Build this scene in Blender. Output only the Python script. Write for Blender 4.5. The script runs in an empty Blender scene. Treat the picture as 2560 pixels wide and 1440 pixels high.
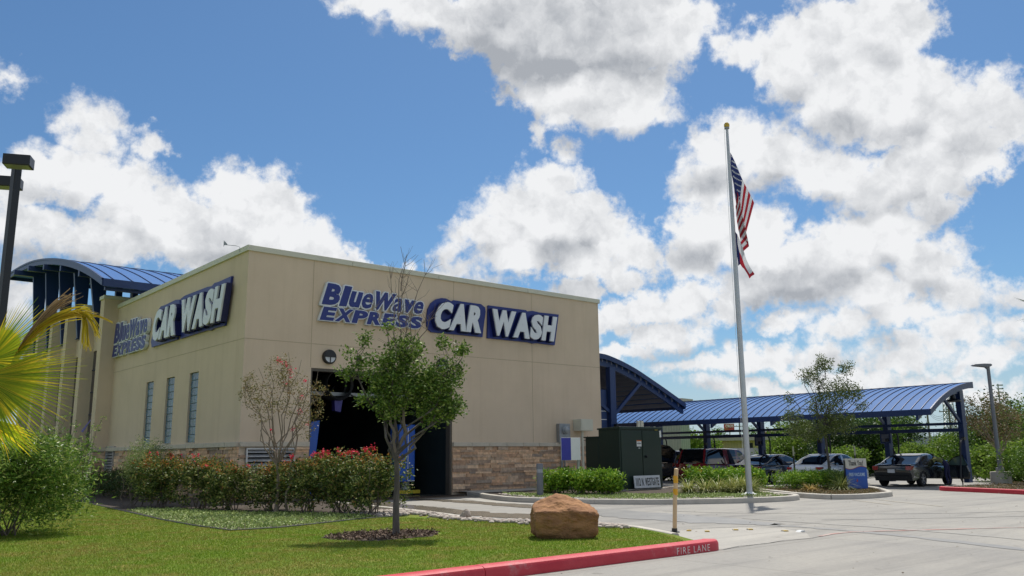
import bpy, bmesh, math, random
import numpy as np
from mathutils import Vector, Matrix
S = bpy.context.scene
COL = S.collection
R = math.radians

# ---------------------------------------------------------------- camera
cam_d = bpy.data.cameras.new("camera")
cam_d.lens = 29.906; cam_d.sensor_width = 36.0
cam_d.clip_start = 0.1; cam_d.clip_end = 3000
cam = bpy.data.objects.new("camera", cam_d); COL.objects.link(cam)
YAW, PITCH, ROLL = 0.70618, 0.19453, -0.01005
F0 = Vector((math.sin(YAW), math.cos(YAW), 0)); R0 = Vector((math.cos(YAW), -math.sin(YAW), 0)); U0 = Vector((0, 0, 1))
F = F0*math.cos(PITCH) + U0*math.sin(PITCH); U = -F0*math.sin(PITCH) + U0*math.cos(PITCH)
R2 = R0*math.cos(ROLL) + U*math.sin(ROLL); U2 = -R0*math.sin(ROLL) + U*math.cos(ROLL)
CAM = Vector((-11.736, -27.861, 1.5))
M = Matrix((R2, U2, -F)).transposed().to_4x4(); M.translation = CAM
cam.matrix_world = M
S.camera = cam

# ---------------------------------------------------------------- sun, exposure
SUN_EL, SUN_AZ = 62.0, 55.2          # azimuth from +Y towards +X
sd = bpy.data.lights.new("sun", 'SUN'); sd.energy = 4.8; sd.angle = R(0.55); sd.color = (1.0, 0.955, 0.88)
sun = bpy.data.objects.new("sun", sd); COL.objects.link(sun)
sv = Vector((math.sin(R(SUN_AZ))*math.cos(R(SUN_EL)), math.cos(R(SUN_AZ))*math.cos(R(SUN_EL)), math.sin(R(SUN_EL))))
sun.rotation_euler = sv.to_track_quat('Z', 'Y').to_euler()
sun.location = sv*60
S.view_settings.view_transform = 'Standard'; S.view_settings.look = 'None'
S.view_settings.exposure = 0.0; S.view_settings.gamma = 1.0; S.view_settings.use_curve_mapping = False

# ---------------------------------------------------------------- world: sky with cumulus clouds
W = bpy.data.worlds.new("World"); S.world = W; W.use_nodes = True
nt = W.node_tree; nt.nodes.clear(); ND = nt.nodes; LK = nt.links
def n_(t, **kw):
    n = ND.new(t)
    for k, v in kw.items(): setattr(n, k, v)
    return n
def sock(i, v):
    if hasattr(v, 'is_linked') or isinstance(v, bpy.types.NodeSocket): LK.new(v, i)
    else: i.default_value = v
def ma(op, a, b=None, c=None, clamp=False):
    n = n_('ShaderNodeMath', operation=op); n.use_clamp = clamp
    sock(n.inputs[0], a)
    if b is not None: sock(n.inputs[1], b)
    if c is not None: sock(n.inputs[2], c)
    return n.outputs[0]
def vm(op, a, b=None, c=None, out=0):
    n = n_('ShaderNodeVectorMath', operation=op)
    sock(n.inputs[0], a)
    if b is not None: sock(n.inputs[1], b)
    if c is not None: sock(n.inputs[2], c)
    return n.outputs[out]
def noise(vec, scale, detail=5, rough=0.55, col=False):
    n = n_('ShaderNodeTexNoise'); n.inputs['Scale'].default_value = scale
    n.inputs['Detail'].default_value = detail; n.inputs['Roughness'].default_value = rough
    LK.new(vec, n.inputs['Vector']); return n.outputs['Color' if col else 'Fac']
sky = n_('ShaderNodeTexSky', sky_type='NISHITA'); sky.sun_disc = False
sky.sun_elevation = R(SUN_EL); sky.sun_rotation = R(SUN_AZ)
sky.air_density = 1.0; sky.dust_density = 0.6; sky.ozone_density = 2.2; sky.altitude = 20
tc = n_('ShaderNodeTexCoord'); D0 = tc.outputs['Generated']
sep = n_('ShaderNodeSeparateXYZ'); LK.new(D0, sep.inputs[0])
az = ma('MULTIPLY', ma('ARCTAN2', sep.outputs[0], sep.outputs[1]), 57.2958)
el = ma('MULTIPLY', ma('ARCSINE', sep.outputs[2]), 57.2958)
comb = n_('ShaderNodeCombineXYZ'); LK.new(az, comb.inputs[0]); LK.new(el, comb.inputs[1]); P0 = comb.outputs[0]
w1 = vm('SUBTRACT', noise(D0, 9.0, 2, .5, True), (.5, .5, .5))
w2 = vm('SUBTRACT', noise(D0, 34.0, 6, .62, True), (.5, .5, .5))
P = vm('ADD', P0, vm('ADD', vm('MULTIPLY', w1, (4.2, 3.2, 0)), vm('MULTIPLY', w2, (3.2, 2.6, 0))))
BL = [(31.1,29.6,3.4,1.0),(34.8,28.8,3.5,1.5),(39.8,28.4,4.7,2.2),(44.7,27.8,6.4,3.5),(49.9,28.0,5.4,3.2),(46.4,24.5,5.4,2.3),(49.1,22.6,3.1,1.5),(45.1,22.5,2.0,1.0),(40.3,24.6,0.9,0.8),(37.1,27.1,1.5,0.6),(51.4,24.4,1.4,1.3),(56.8,26.1,1.6,1.2),(59.5,26.4,2.1,1.4),(59.5,24.2,2.3,2.2),(62.8,25.9,2.8,2.6),(65.7,25.4,2.9,2.8),(68.1,25.8,1.4,1.3),(63.4,22.2,4.2,2.6),(67.2,21.1,3.0,3.0),(69.7,19.4,2.9,3.0),(72.3,19.8,1.9,2.3),(67.2,16.8,3.4,2.2),(69.8,16.4,2.0,1.4),(67.9,14.7,1.3,1.0),(55.5,19.7,2.1,1.5),(54.6,17.7,1.9,1.5),(58.1,18.7,2.8,1.8),(61.5,17.5,3.2,1.7),(64.3,16.2,2.4,1.7),(54.2,14.9,2.0,2.1),(56.2,13.4,2.8,2.3),(59.1,11.4,4.2,2.0),(62.5,12.1,3.1,2.5),(65.4,12.8,2.3,2.2),(67.5,11.2,2.4,1.9),(68.6,9.3,1.9,1.4),(64.2,9.5,3.7,1.5),(57.0,10.5,3.0,1.3),(65.1,14.6,1.4,1.0),(53.0,12.9,1.6,1.6),(71.3,8.8,1.0,1.2),(70.9,7.0,1.0,0.7),(13.2,20.3,1.0,0.8),(14.3,20.2,0.5,0.5),(12.9,19.2,1.1,0.9),(10.8,17.4,1.5,0.8),(9.6,15.7,1.7,1.2),(12.5,16.9,2.9,1.9),(10.0,13.7,2.1,1.3),(16.0,19.3,0.8,0.8),(15.5,16.5,2.3,1.7),(17.3,15.0,3.3,2.0),(21.1,17.1,1.8,1.3),(22.6,16.4,2.8,1.8),(24.7,16.1,2.1,1.5),(24.5,14.0,3.6,2.1),(20.7,14.0,4.4,2.0),(27.4,14.1,1.8,1.6),(29.0,12.9,2.4,1.3),(15.1,13.3,4.1,1.3),(43.4,18.1,2.5,1.1),(41.4,16.8,3.4,1.6),(39.1,15.2,3.1,1.5),(40.8,13.8,3.0,1.3),(43.9,15.4,4.7,2.1),(47.4,14.5,2.5,1.6),(49.3,13.6,1.9,1.3),(46.0,12.9,3.3,1.3),(44.2,20.1,0.7,0.6),(42.3,21.5,0.6,0.8),(48.1,12.0,1.6,0.8),(35.6,13.4,0.8,0.8),(36.1,12.5,1.4,0.7),(38.5,12.0,0.7,0.3),(33.1,12.6,0.5,0.3),(45.1,11.1,1.6,1.1),(47.0,9.1,1.9,1.3),(49.1,9.9,2.9,1.3),(51.8,10.3,2.6,1.1),(50.4,8.0,2.9,1.3),(54.4,9.1,2.1,0.9),(48.0,6.7,2.4,0.8),(58.4,8.4,2.2,0.6),(61.7,7.4,2.1,1.1),(65.2,7.9,2.5,1.2),(68.0,7.0,1.9,1.2),(69.3,5.3,1.7,0.9),(65.4,5.7,2.7,1.1),(56.7,6.2,3.0,0.9),(60.4,5.7,2.1,1.0),(53.1,5.5,3.8,0.7),(67.0,3.7,3.2,1.0),(62.6,4.2,3.7,1.0),(56.6,4.1,4.9,0.8),(70.1,3.1,1.6,0.7),(7.9,21.8,0.5,0.4),(10.0,9.5,1.0,1.2),(9.4,10.6,0.8,0.6),(9.7,11.8,0.6,0.3),(57.7,6.6,1.0,0.4)]
def field(P, BL=BL):
    s = None
    for (a, e, ra, rb) in BL:
        if e < 9.6 and a > 46: ra, rb = ra*.86, rb*.84
        l = vm('MULTIPLY_ADD', P, (1/ra, 1/rb, 0), (-a/ra, -e/rb, 0))
        l = vm('LENGTH', l, out=1)
        m = min(ra, rb)*.75 + .25*max(ra, rb)
        q = ma('MULTIPLY_ADD', l, m, -m)
        s = q if s is None else ma('MINIMUM', s, q)
    return s
s = field(P)
P1 = vm('ADD', P0, vm('MULTIPLY', w1, (4.2, 3.2, 0))); BIG = [b for b in BL if b[2] >= 2.0]
slope = ma('SUBTRACT', field(P1, BIG), field(vm('ADD', P1, (.35, 1.6, 0)), BIG))
# clouds outside the photographed part of the sky
g = noise(vm('MULTIPLY', D0, (1, 1, 2.2)), 3.1, 7, .56)
far = ma('SUBTRACT', ma('ABSOLUTE', ma('SUBTRACT', az, 40.5)), 38.0)
gen = ma('MULTIPLY_ADD', ma('SUBTRACT', .52, g), 40.0, 0.0)
hi = ma('SUBTRACT', el, 34.0)
outm = ma('MULTIPLY', ma('MAXIMUM', far, hi), .5, clamp=True)
gen = ma('ADD', gen, ma('MULTIPLY', ma('SUBTRACT', 1.0, outm), 30.0))
s = ma('MINIMUM', s, gen)
ero = noise(D0, 60.0, 6, .6)
s = ma('ADD', s, ma('MULTIPLY', ma('SUBTRACT', ero, .5), 2.5))
soft = ma('MULTIPLY', noise(D0, 8.0, 2, .5), 1.5)
mr = n_('ShaderNodeMapRange', interpolation_type='SMOOTHSTEP'); LK.new(s, mr.inputs['Value'])
LK.new(soft, mr.inputs['From Min']); mr.inputs['From Max'].default_value = -.45
mask = mr.outputs[0]
# shading of the clouds: bright shoulders, grey bellies
Dw = vm('ADD', D0, vm('MULTIPLY', w2, (.03, .03, .03)))
n1 = noise(Dw, 17.0, 6, .55)
Doff = vm('ADD', Dw, (.006, .005, .015))
n1b = noise(Doff, 17.0, 6, .55)
rel = ma('MULTIPLY', ma('SUBTRACT', n1, n1b), 2.1)
big = noise(D0, 6.0, 2, .5)
belly = None
for (a, e, ra, rb, gg) in ((44.0, 28.0, 10.5, 5.8, 1.55), (60.5, 10.2, 7.5, 2.4, 1.3), (24.5, 12.4, 8, 2.2, 1.1), (12, 12.6, 5, 1.6, .8), (68.5, 17.0, 5.5, 5.5, .55), (46.0, 13.4, 5.5, 1.5, .7), (66, 22.5, 4, 3, .35), (62.5, 5.5, 9, 1.6, .5)):
    l = vm('LENGTH', vm('MULTIPLY_ADD', P, (1/ra, 1/rb, 0), (-a/ra, -e/rb, 0)), out=1)
    q = ma('MULTIPLY', ma('SUBTRACT', 1.0, l, clamp=True), gg)
    belly = q if belly is None else ma('MAXIMUM', belly, q)
dep = ma('ADD', ma('MULTIPLY_ADD', s, -.13, belly), ma('MULTIPLY', ma('SUBTRACT', big, .5), 1.5))
mg = n_('ShaderNodeMapRange', interpolation_type='SMOOTHSTEP'); LK.new(dep, mg.inputs['Value'])
mg.inputs['From Min'].default_value = -.25; mg.inputs['From Max'].default_value = 2.3
bse = n_('ShaderNodeMapRange', interpolation_type='SMOOTHSTEP'); LK.new(slope, bse.inputs['Value']); bse.inputs['From Min'].default_value = -.2; bse.inputs['From Max'].default_value = 1.6; bse.inputs['To Max'].default_value = .50
grey = ma('SUBTRACT', ma('ADD', ma('MULTIPLY', mg.outputs[0], .85), bse.outputs[0]), rel, clamp=True)
ccol = n_('ShaderNodeMix', data_type='RGBA'); LK.new(grey, ccol.inputs['Factor'])
ccol.inputs[6].default_value = (.88, .89, .905, 1); ccol.inputs[7].default_value = (.40, .425, .465, 1)
skys = n_('ShaderNodeMix', data_type='RGBA', blend_type='MULTIPLY'); skys.inputs['Factor'].default_value = 1
LK.new(sky.outputs[0], skys.inputs[6]); skys.inputs[7].default_value = (.058, .081, .097, 1)
# pale haze low on the horizon
hz = n_('ShaderNodeMapRange', interpolation_type='SMOOTHSTEP'); LK.new(el, hz.inputs['Value'])
hz.inputs['From Min'].default_value = 9; hz.inputs['From Max'].default_value = -1; hz.inputs['To Max'].default_value = .75
hm = n_('ShaderNodeMix', data_type='RGBA'); LK.new(hz.outputs[0], hm.inputs['Factor'])
LK.new(skys.outputs[2], hm.inputs[6]); hm.inputs[7].default_value = (.52, .62, .72, 1)
mx = n_('ShaderNodeMix', data_type='RGBA'); LK.new(mask, mx.inputs['Factor'])
LK.new(hm.outputs[2], mx.inputs[6]); LK.new(ccol.outputs[2], mx.inputs[7])
bg = n_('ShaderNodeBackground'); LK.new(mx.outputs[2], bg.inputs[0]); bg.inputs[1].default_value = 1.0
wo = n_('ShaderNodeOutputWorld'); LK.new(bg.outputs[0], wo.inputs[0])
W.cycles.sampling_method = 'MANUAL'; W.cycles.sample_map_resolution = 512

# ---------------------------------------------------------------- materials
MATS = {}
def pm(name, c, rough=.6, metal=0.0, c2=None, vs=3.0, bump=0.0, bs=40.0, spec=.5, island=0.0, trans=0.0, coat=0.0, stretch=None, det=5):
    """procedural surface: base colour varied by noise between c and c2, fine bump"""
    if name in MATS: return MATS[name]
    m = bpy.data.materials.new(name); m.use_nodes = True; t = m.node_tree; nn = t.nodes; ll = t.links
    b = nn['Principled BSDF']; b.inputs['Roughness'].default_value = rough; b.inputs['Metallic'].default_value = metal
    b.inputs['Specular IOR Level'].default_value = spec; b.inputs['Coat Weight'].default_value = coat
    tx = nn.new('ShaderNodeTexCoord'); vec = tx.outputs['Object']
    if stretch:
        mp = nn.new('ShaderNodeMapping'); mp.inputs['Scale'].default_value = stretch; ll.new(vec, mp.inputs[0]); vec = mp.outputs[0]
    if c2 is None: c2 = tuple(x*.86 for x in c)
    nz = nn.new('ShaderNodeTexNoise'); nz.inputs['Scale'].default_value = vs; nz.inputs['Detail'].default_value = det; nz.inputs['Roughness'].default_value = .62
    ll.new(vec, nz.inputs['Vector'])
    cr = nn.new('ShaderNodeValToRGB'); cr.color_ramp.elements[0].position = .32; cr.color_ramp.elements[1].position = .68
    cr.color_ramp.elements[0].color = (*c, 1); cr.color_ramp.elements[1].color = (*c2, 1)
    ll.new(nz.outputs['Fac'], cr.inputs[0]); colr = cr.outputs[0]
    if island:
        ge = nn.new('ShaderNodeNewGeometry'); mr_ = nn.new('ShaderNodeMapRange')
        mr_.inputs['To Min'].default_value = 1-island; mr_.inputs['To Max'].default_value = 1+island
        ll.new(ge.outputs['Random Per Island'], mr_.inputs[0])
        mu = nn.new('ShaderNodeMix'); mu.data_type = 'RGBA'; mu.blend_type = 'MULTIPLY'; mu.inputs['Factor'].default_value = 1
        ll.new(colr, mu.inputs[6]); ll.new(mr_.outputs[0], mu.inputs[7]); colr = mu.outputs[2]
    ll.new(colr, b.inputs['Base Color'])
    if bump:
        bz = nn.new('ShaderNodeTexNoise'); bz.inputs['Scale'].default_value = bs; bz.inputs['Detail'].default_value = 4
        ll.new(vec, bz.inputs['Vector']); bp = nn.new('ShaderNodeBump'); bp.inputs['Strength'].default_value = bump; bp.inputs['Distance'].default_value = .02
        ll.new(bz.outputs['Fac'], bp.inputs['Height']); ll.new(bp.outputs[0], b.inputs['Normal'])
    if trans:
        out = nn['Material Output']; tr = nn.new('ShaderNodeBsdfTranslucent'); ll.new(colr, tr.inputs[0])
        ms = nn.new('ShaderNodeMixShader'); ms.inputs[0].default_value = trans
        ll.new(b.outputs[0], ms.inputs[1]); ll.new(tr.outputs[0], ms.inputs[2]); ll.new(ms.outputs[0], out.inputs[0])
    MATS[name] = m; return m

def leafmat(name, stops, rough=.45, trans=.28, spec=.22):
    """leaf colour picked per leaf from colour stops"""
    m = bpy.data.materials.new(name); m.use_nodes = True; t = m.node_tree; nn = t.nodes; ll = t.links
    b = nn['Principled BSDF']; b.inputs['Roughness'].default_value = rough; b.inputs['Specular IOR Level'].default_value = spec
    ge = nn.new('ShaderNodeNewGeometry'); cr = nn.new('ShaderNodeValToRGB'); e = cr.color_ramp.elements
    for i, (p, c) in enumerate(stops):
        if i < 2: x = e[i]; x.position = p
        else: x = e.new(p)
        x.color = (*c, 1)
    ll.new(ge.outputs['Random Per Island'], cr.inputs[0]); ll.new(cr.outputs[0], b.inputs['Base Color'])
    tr = nn.new('ShaderNodeBsdfTranslucent'); ll.new(cr.outputs[0], tr.inputs[0])
    ms = nn.new('ShaderNodeMixShader'); ms.inputs[0].default_value = trans
    ll.new(b.outputs[0], ms.inputs[1]); ll.new(tr.outputs[0], ms.inputs[2]); ll.new(ms.outputs[0], nn['Material Output'].inputs[0])
    MATS[name] = m; return m

def glassmat(name, c=(.02, .025, .03), rough=.05):
    return pm(name, c, rough=rough, c2=tuple(x*.8 for x in c), spec=.9)

# ---------------------------------------------------------------- mesh helpers
def tag(o, label=None, cat=None, group=None, kind=None):
    if label: o['label'] = label
    if cat: o['category'] = cat
    if group: o['group'] = group
    if kind: o['kind'] = kind
    return o
def thing(name, label, cat, loc=(0, 0, 0), rz=0.0, group=None):
    o = bpy.data.objects.new(name, None); COL.objects.link(o); o.location = loc; o.rotation_euler = (0, 0, rz)
    o.empty_display_size = .2
    return tag(o, label, cat, group)
class MB:
    def __init__(s): s.v = []; s.f = []; s.m = []
    def face(s, pts, mi=0):
        b = len(s.v); s.v += [tuple(p) for p in pts]; s.f.append(tuple(range(b, b+len(pts)))); s.m.append(mi)
    def box(s, x0, x1, y0, y1, z0, z1, mi=0):
        if x0 > x1: x0, x1 = x1, x0
        if y0 > y1: y0, y1 = y1, y0
        b = len(s.v)
        s.v += [(x, y, z) for z in (z0, z1) for (x, y) in ((x0, y0), (x1, y0), (x1, y1), (x0, y1))]
        for q in ((3, 2, 1, 0), (4, 5, 6, 7), (0, 1, 5, 4), (1, 2, 6, 5), (2, 3, 7, 6), (3, 0, 4, 7)):
            s.f.append(tuple(b+i for i in q)); s.m.append(mi)
        return s
    def obox(s, c, ax, ay, az_, mi=0):
        """oriented box: centre and three half-axis vectors"""
        c = Vector(c); ax = Vector(ax); ay = Vector(ay); az_ = Vector(az_); b = len(s.v)
        for k in (-1, 1):
            for (i, j) in ((-1, -1), (1, -1), (1, 1), (-1, 1)): s.v.append(tuple(c + ax*i + ay*j + az_*k))
        for q in ((3, 2, 1, 0), (4, 5, 6, 7), (0, 1, 5, 4), (1, 2, 6, 5), (2, 3, 7, 6), (3, 0, 4, 7)):
            s.f.append(tuple(b+i for i in q)); s.m.append(mi)
        return s
    def bar(s, a, b_, w, h, mi=0):
        a = Vector(a); b_ = Vector(b_); d = (b_-a); L = d.length; d = d/L
        up = Vector((0, 0, 1)) if abs(d.z) < .95 else Vector((0, 1, 0))
        x = d.cross(up).normalized(); y = x.cross(d).normalized()
        return s.obox((a+b_)/2, d*L/2, x*w/2, y*h/2, mi)
    def tube(s, pts, rad, n=8, mi=0, cap=True):
        pts = [Vector(p) for p in pts]; N = len(pts)
        if not hasattr(rad, '__len__'): rad = [rad]*N
        base = len(s.v); px = None
        for i, p in enumerate(pts):
            d = (pts[min(i+1, N-1)] - pts[max(i-1, 0)]).normalized()
            if px is None:
                up = Vector((0, 0, 1)) if abs(d.z) < .9 else Vector((1, 0, 0)); px = d.cross(up).normalized()
            px = (px - d*px.dot(d)).normalized(); py = d.cross(px)
            for k in range(n):
                a = 2*math.pi*k/n; s.v.append(tuple(p + (px*math.cos(a) + py*math.sin(a))*rad[i]))
        for i in range(N-1):
            for k in range(n):
                k2 = (k+1) % n; a = base+i*n
                s.f.append((a+k, a+k2, a+n+k2, a+n+k)); s.m.append(mi)
        if cap:
            s.f.append(tuple(base+k for k in range(n))[::-1]); s.m.append(mi)
            s.f.append(tuple(base+(N-1)*n+k for k in range(n))); s.m.append(mi)
        return s
    def lathe(s, c, prof, n=16, mi=0):
        b = len(s.v); c = Vector(c)
        for (r, z) in prof:
            for k in range(n):
                a = 2*math.pi*k/n; s.v.append((c.x+r*math.cos(a), c.y+r*math.sin(a), c.z+z))
        for i in range(len(prof)-1):
            for k in range(n):
                k2 = (k+1) % n; a = b+i*n; s.f.append((a+k, a+k2, a+n+k2, a+n+k)); s.m.append(mi)
        s.f.append(tuple(b+k for k in range(n))[::-1]); s.m.append(mi)
        s.f.append(tuple(b+(len(prof)-1)*n+k for k in range(n))); s.m.append(mi)
        return s
    def prism(s, poly, fn, t0, t1, mi=0):
        """polygon in 2D mapped by fn(a,b,t) and extruded between t0 and t1"""
        n = len(poly); b = len(s.v)
        for t in (t0, t1):
            for p in poly: s.v.append(tuple(fn(p[0], p[1], t)))
        s.f.append(tuple(b+i for i in range(n))[::-1]); s.m.append(mi)
        s.f.append(tuple(b+n+i for i in range(n))); s.m.append(mi)
        for i in range(n):
            j = (i+1) % n; s.f.append((b+i, b+j, b+n+j, b+n+i)); s.m.append(mi)
        return s
    def build(s, name, mats, parent=None, smooth=False, bevel=0, fixn=True, loc=None):
        me = bpy.data.meshes.new(name); me.from_pydata(s.v, [], s.f)
        if not isinstance(mats, (list, tuple)): mats = [mats]
        for m in mats: me.materials.append(m)
        if len(mats) > 1: me.polygons.foreach_set('material_index', s.m)
        if fixn or smooth:
            bm = bmesh.new(); bm.from_mesh(me)
            if fixn: bmesh.ops.recalc_face_normals(bm, faces=bm.faces)
            if smooth:
                for f in bm.faces: f.smooth = True
                for e in bm.edges:
                    if len(e.link_faces) == 2 and e.calc_face_angle(0) > R(38): e.smooth = False
            bm.to_mesh(me); bm.free()
        o = bpy.data.objects.new(name, me); COL.objects.link(o)
        if loc: o.location = loc
        if parent is not None: o.parent = parent
        if bevel:
            md = o.modifiers.new('bevel', 'BEVEL'); md.width = bevel; md.segments = 2; md.limit_method = 'ANGLE'; md.angle_limit = R(40)
        return o
def npmesh(name, verts, faces, mats, parent=None, midx=None, loc=None, smooth=False):
    """fast mesh from numpy: verts (n,3), faces (m,k) all the same size"""
    me = bpy.data.meshes.new(name); verts = np.asarray(verts, np.float32); faces = np.asarray(faces, np.int32)
    m, k = faces.shape
    me.vertices.add(len(verts)); me.vertices.foreach_set('co', verts.ravel())
    me.loops.add(m*k); me.loops.foreach_set('vertex_index', faces.ravel())
    me.polygons.add(m); me.polygons.foreach_set('loop_start', np.arange(0, m*k, k, dtype=np.int32))
    if not isinstance(mats, (list, tuple)): mats = [mats]
    for q in mats: me.materials.append(q)
    if midx is not None: me.polygons.foreach_set('material_index', np.asarray(midx, np.int32))
    me.update(calc_edges=True)
    if smooth: me.polygons.foreach_set('use_smooth', np.ones(m, bool))
    o = bpy.data.objects.new(name, me); COL.objects.link(o)
    if loc: o.location = loc
    if parent is not None: o.parent = parent
    return o
def leaf_geo(P, size, rng, asp=.45, up=.35, droop=0.0, dirs=None):
    """one folded 4-point leaf at each point P"""
    P = np.asarray(P, float); n = len(P)
    size = np.asarray(size)*rng.uniform(.65, 1.25, n)
    d = rng.normal(size=(n, 3)); d[:, 2] = d[:, 2]*.6 + up - droop
    if dirs is not None: d = d*.55 + dirs
    d /= np.linalg.norm(d, axis=1)[:, None]
    q = rng.normal(size=(n, 3)); q -= d*np.sum(q*d, 1)[:, None]; q /= np.linalg.norm(q, axis=1)[:, None]
    w = size*asp*.5
    a = P; b = P + d*(size*.5)[:, None] + q*w[:, None]; c = P + d*size[:, None]; e = P + d*(size*.5)[:, None] - q*w[:, None]
    v = np.stack([a, b, c, e], 1).reshape(-1, 3); f = np.arange(4*n).reshape(n, 4)
    return v, f
def clumped(rng, n, blobs, per=14, spread=.09, shell=.62):
    """points in leaf clusters spread through ellipsoid blobs (cx,cy,cz,rx,ry,rz,weight)"""
    bw = np.array([b[6] for b in blobs], float); bw /= bw.sum(); k = max(1, n//per)
    idx = rng.choice(len(blobs), k, p=bw); B = np.array([b[:6] for b in blobs], float)[idx]
    d = rng.normal(size=(k, 3)); d /= np.linalg.norm(d, axis=1)[:, None]
    r = rng.uniform(shell**3, 1, k)**(1/3.); r *= rng.uniform(.8, 1.13, k)
    C = B[:, :3] + d*B[:, 3:6]*r[:, None]
    pts = np.repeat(C, per, 0) + rng.normal(size=(k*per, 3))*spread
    return pts, C
def add_mod_mesh(o):
    """bake modifiers of o into a plain mesh"""
    dg = bpy.context.evaluated_depsgraph_get(); dg.update()
    me = bpy.data.meshes.new_from_object(o.evaluated_get(dg)); o.modifiers.clear(); o.data = me
    return o
def text_geo(body, offset=0.0, extrude=0.0, res=3, space=1.0):
    """flat or extruded lettering from the built-in typeface, normalised to 0..1 in x and z"""
    cu = bpy.data.curves.new('lettering', 'FONT'); cu.body = body; cu.size = 1; cu.offset = offset; cu.extrude = extrude
    cu.resolution_u = res; cu.space_character = space
    o = bpy.data.objects.new('lettering', cu); COL.objects.link(o)
    dg = bpy.context.evaluated_depsgraph_get(); dg.update()
    me = bpy.data.meshes.new_from_object(o.evaluated_get(dg)); bpy.data.objects.remove(o); bpy.data.curves.remove(cu)
    v = np.empty(len(me.vertices)*3); me.vertices.foreach_get('co', v); v = v.reshape(-1, 3)
    f = [tuple(p.vertices) for p in me.polygons]; bpy.data.meshes.remove(me)
    return v, f
def lettering(name, body, fn, mat, parent=None, offset=0.0, extrude=.5, space=1.0, box=None, ref=None, res=3, loc=None):
    """fn maps (u in 0..1, v in 0..1, depth -1..1) to world; ref = offset whose bounds define 0..1"""
    v, f = text_geo(body, offset, extrude, res, space)
    if ref is None: lo = v.min(0); hi = v.max(0)
    else:
        vr, _ = text_geo(body, ref, 0, res, space); lo = vr.min(0); hi = vr.max(0)
    uu = (v[:, 0]-lo[0])/(hi[0]-lo[0]); vv = (v[:, 1]-lo[1])/(hi[1]-lo[1]); dd = v[:, 2]/max(extrude, 1e-6)
    mb = MB(); mb.v = [tuple(fn(a, b, c)) for a, b, c in zip(uu, vv, dd)]; mb.f = f; mb.m = [0]*len(f)
    o = mb.build(name, mat, parent, loc=loc); return o
def curvepts(pts, n=8):
    """Catmull-Rom through points"""
    P = [Vector(p) for p in pts]; out = []
    for i in range(len(P)-1):
        p0 = P[max(i-1, 0)]; p1 = P[i]; p2 = P[i+1]; p3 = P[min(i+2, len(P)-1)]
        for k in range(n):
            t = k/n; out.append(.5*((2*p1) + (p2-p0)*t + (2*p0-5*p1+4*p2-p3)*t*t + (-p0+3*p1-3*p2+p3)*t**3))
    out.append(P[-1]); return out
def copy_tree(o, parent=None):
    c = o.copy(); COL.objects.link(c)
    if parent is not None: c.parent = parent
    for ch in list(o.children): copy_tree(ch, c)
    return c
# ================================================================= MATERIALS
def stucco():
    m = bpy.data.materials.new('stucco'); m.use_nodes = True; t = m.node_tree; nn = t.nodes; ll = t.links; b = nn['Principled BSDF']; b.inputs['Roughness'].default_value = .92; b.inputs['Specular IOR Level'].default_value = .25
    tx = nn.new('ShaderNodeTexCoord'); v = tx.outputs['Object']
    def nz(sc, det, st=None):
        vv = v
        if st: mp = nn.new('ShaderNodeMapping'); mp.inputs['Scale'].default_value = st; ll.new(v, mp.inputs[0]); vv = mp.outputs[0]
        x = nn.new('ShaderNodeTexNoise'); x.inputs['Scale'].default_value = sc; x.inputs['Detail'].default_value = det; x.inputs['Roughness'].default_value = .6; ll.new(vv, x.inputs['Vector']); return x.outputs['Fac']
    def ramp(f, a, b_, ca, cb):
        r = nn.new('ShaderNodeValToRGB'); e = r.color_ramp.elements; e[0].position = a; e[1].position = b_; e[0].color = (*ca, 1); e[1].color = (*cb, 1); ll.new(f, r.inputs[0]); return r.outputs[0]
    def mul(a, b_):
        x = nn.new('ShaderNodeMix'); x.data_type = 'RGBA'; x.blend_type = 'MULTIPLY'; x.inputs['Factor'].default_value = 1; ll.new(a, x.inputs[6]); ll.new(b_, x.inputs[7]); return x.outputs[2]
    col = ramp(nz(.45, 6), .35, .65, (.70, .56, .41), (.64, .51, .37))
    col = mul(col, ramp(nz(1, 5, (2.6, 2.6, .16)), .50, .72, (1, 1, 1), (.94, .93, .91)))
    col = mul(col, ramp(nz(1, 4, (7, 7, .5)), .58, .75, (1, 1, 1), (.95, .94, .92)))
    col = mul(col, ramp(nz(35, 4), .3, .7, (.96, .96, .96), (1.03, 1.03, 1.03)))
    ll.new(col, b.inputs['Base Color'])
    bp = nn.new('ShaderNodeBump'); bp.inputs['Strength'].default_value = .5; bp.inputs['Distance'].default_value = .012; ll.new(nz(45, 6), bp.inputs['Height']); ll.new(bp.outputs[0], b.inputs['Normal'])
    return m
m_stucco = stucco()
m_joint = pm('stucco_joint', (.50, .40, .275), rough=.95)
m_cream = pm('cream_coping', (.64, .62, .50), rough=.55, c2=(.58, .56, .45), vs=1.5)
m_ledge = pm('cast_stone', (.60, .53, .42), rough=.85, c2=(.52, .46, .36), vs=5, bump=.15)
m_blue = pm('navy_metal', (.011, .034, .125), rough=.42, c2=(.010, .030, .11), vs=1.2, spec=.5)
m_bluer = pm('blue_roof_metal', (.052, .14, .34), rough=.58, c2=(.058, .15, .365), vs=.8, spec=.08)
m_bluerib = pm('blue_roof_seam', (.012, .03, .10), rough=.4)
m_black = pm('black_paint', (.012, .012, .014), rough=.4)
m_dark = pm('tunnel_dark', (.012, .016, .02), rough=.7)
m_steel = pm('galvanised_steel', (.36, .37, .38), rough=.45, metal=.6, c2=(.28, .29, .30), vs=6)
m_grey = pm('grey_paint', (.20, .21, .23), rough=.5, c2=(.17, .18, .20))
m_white = pm('white_paint', (.78, .78, .76), rough=.45, c2=(.72, .72, .70))
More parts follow.
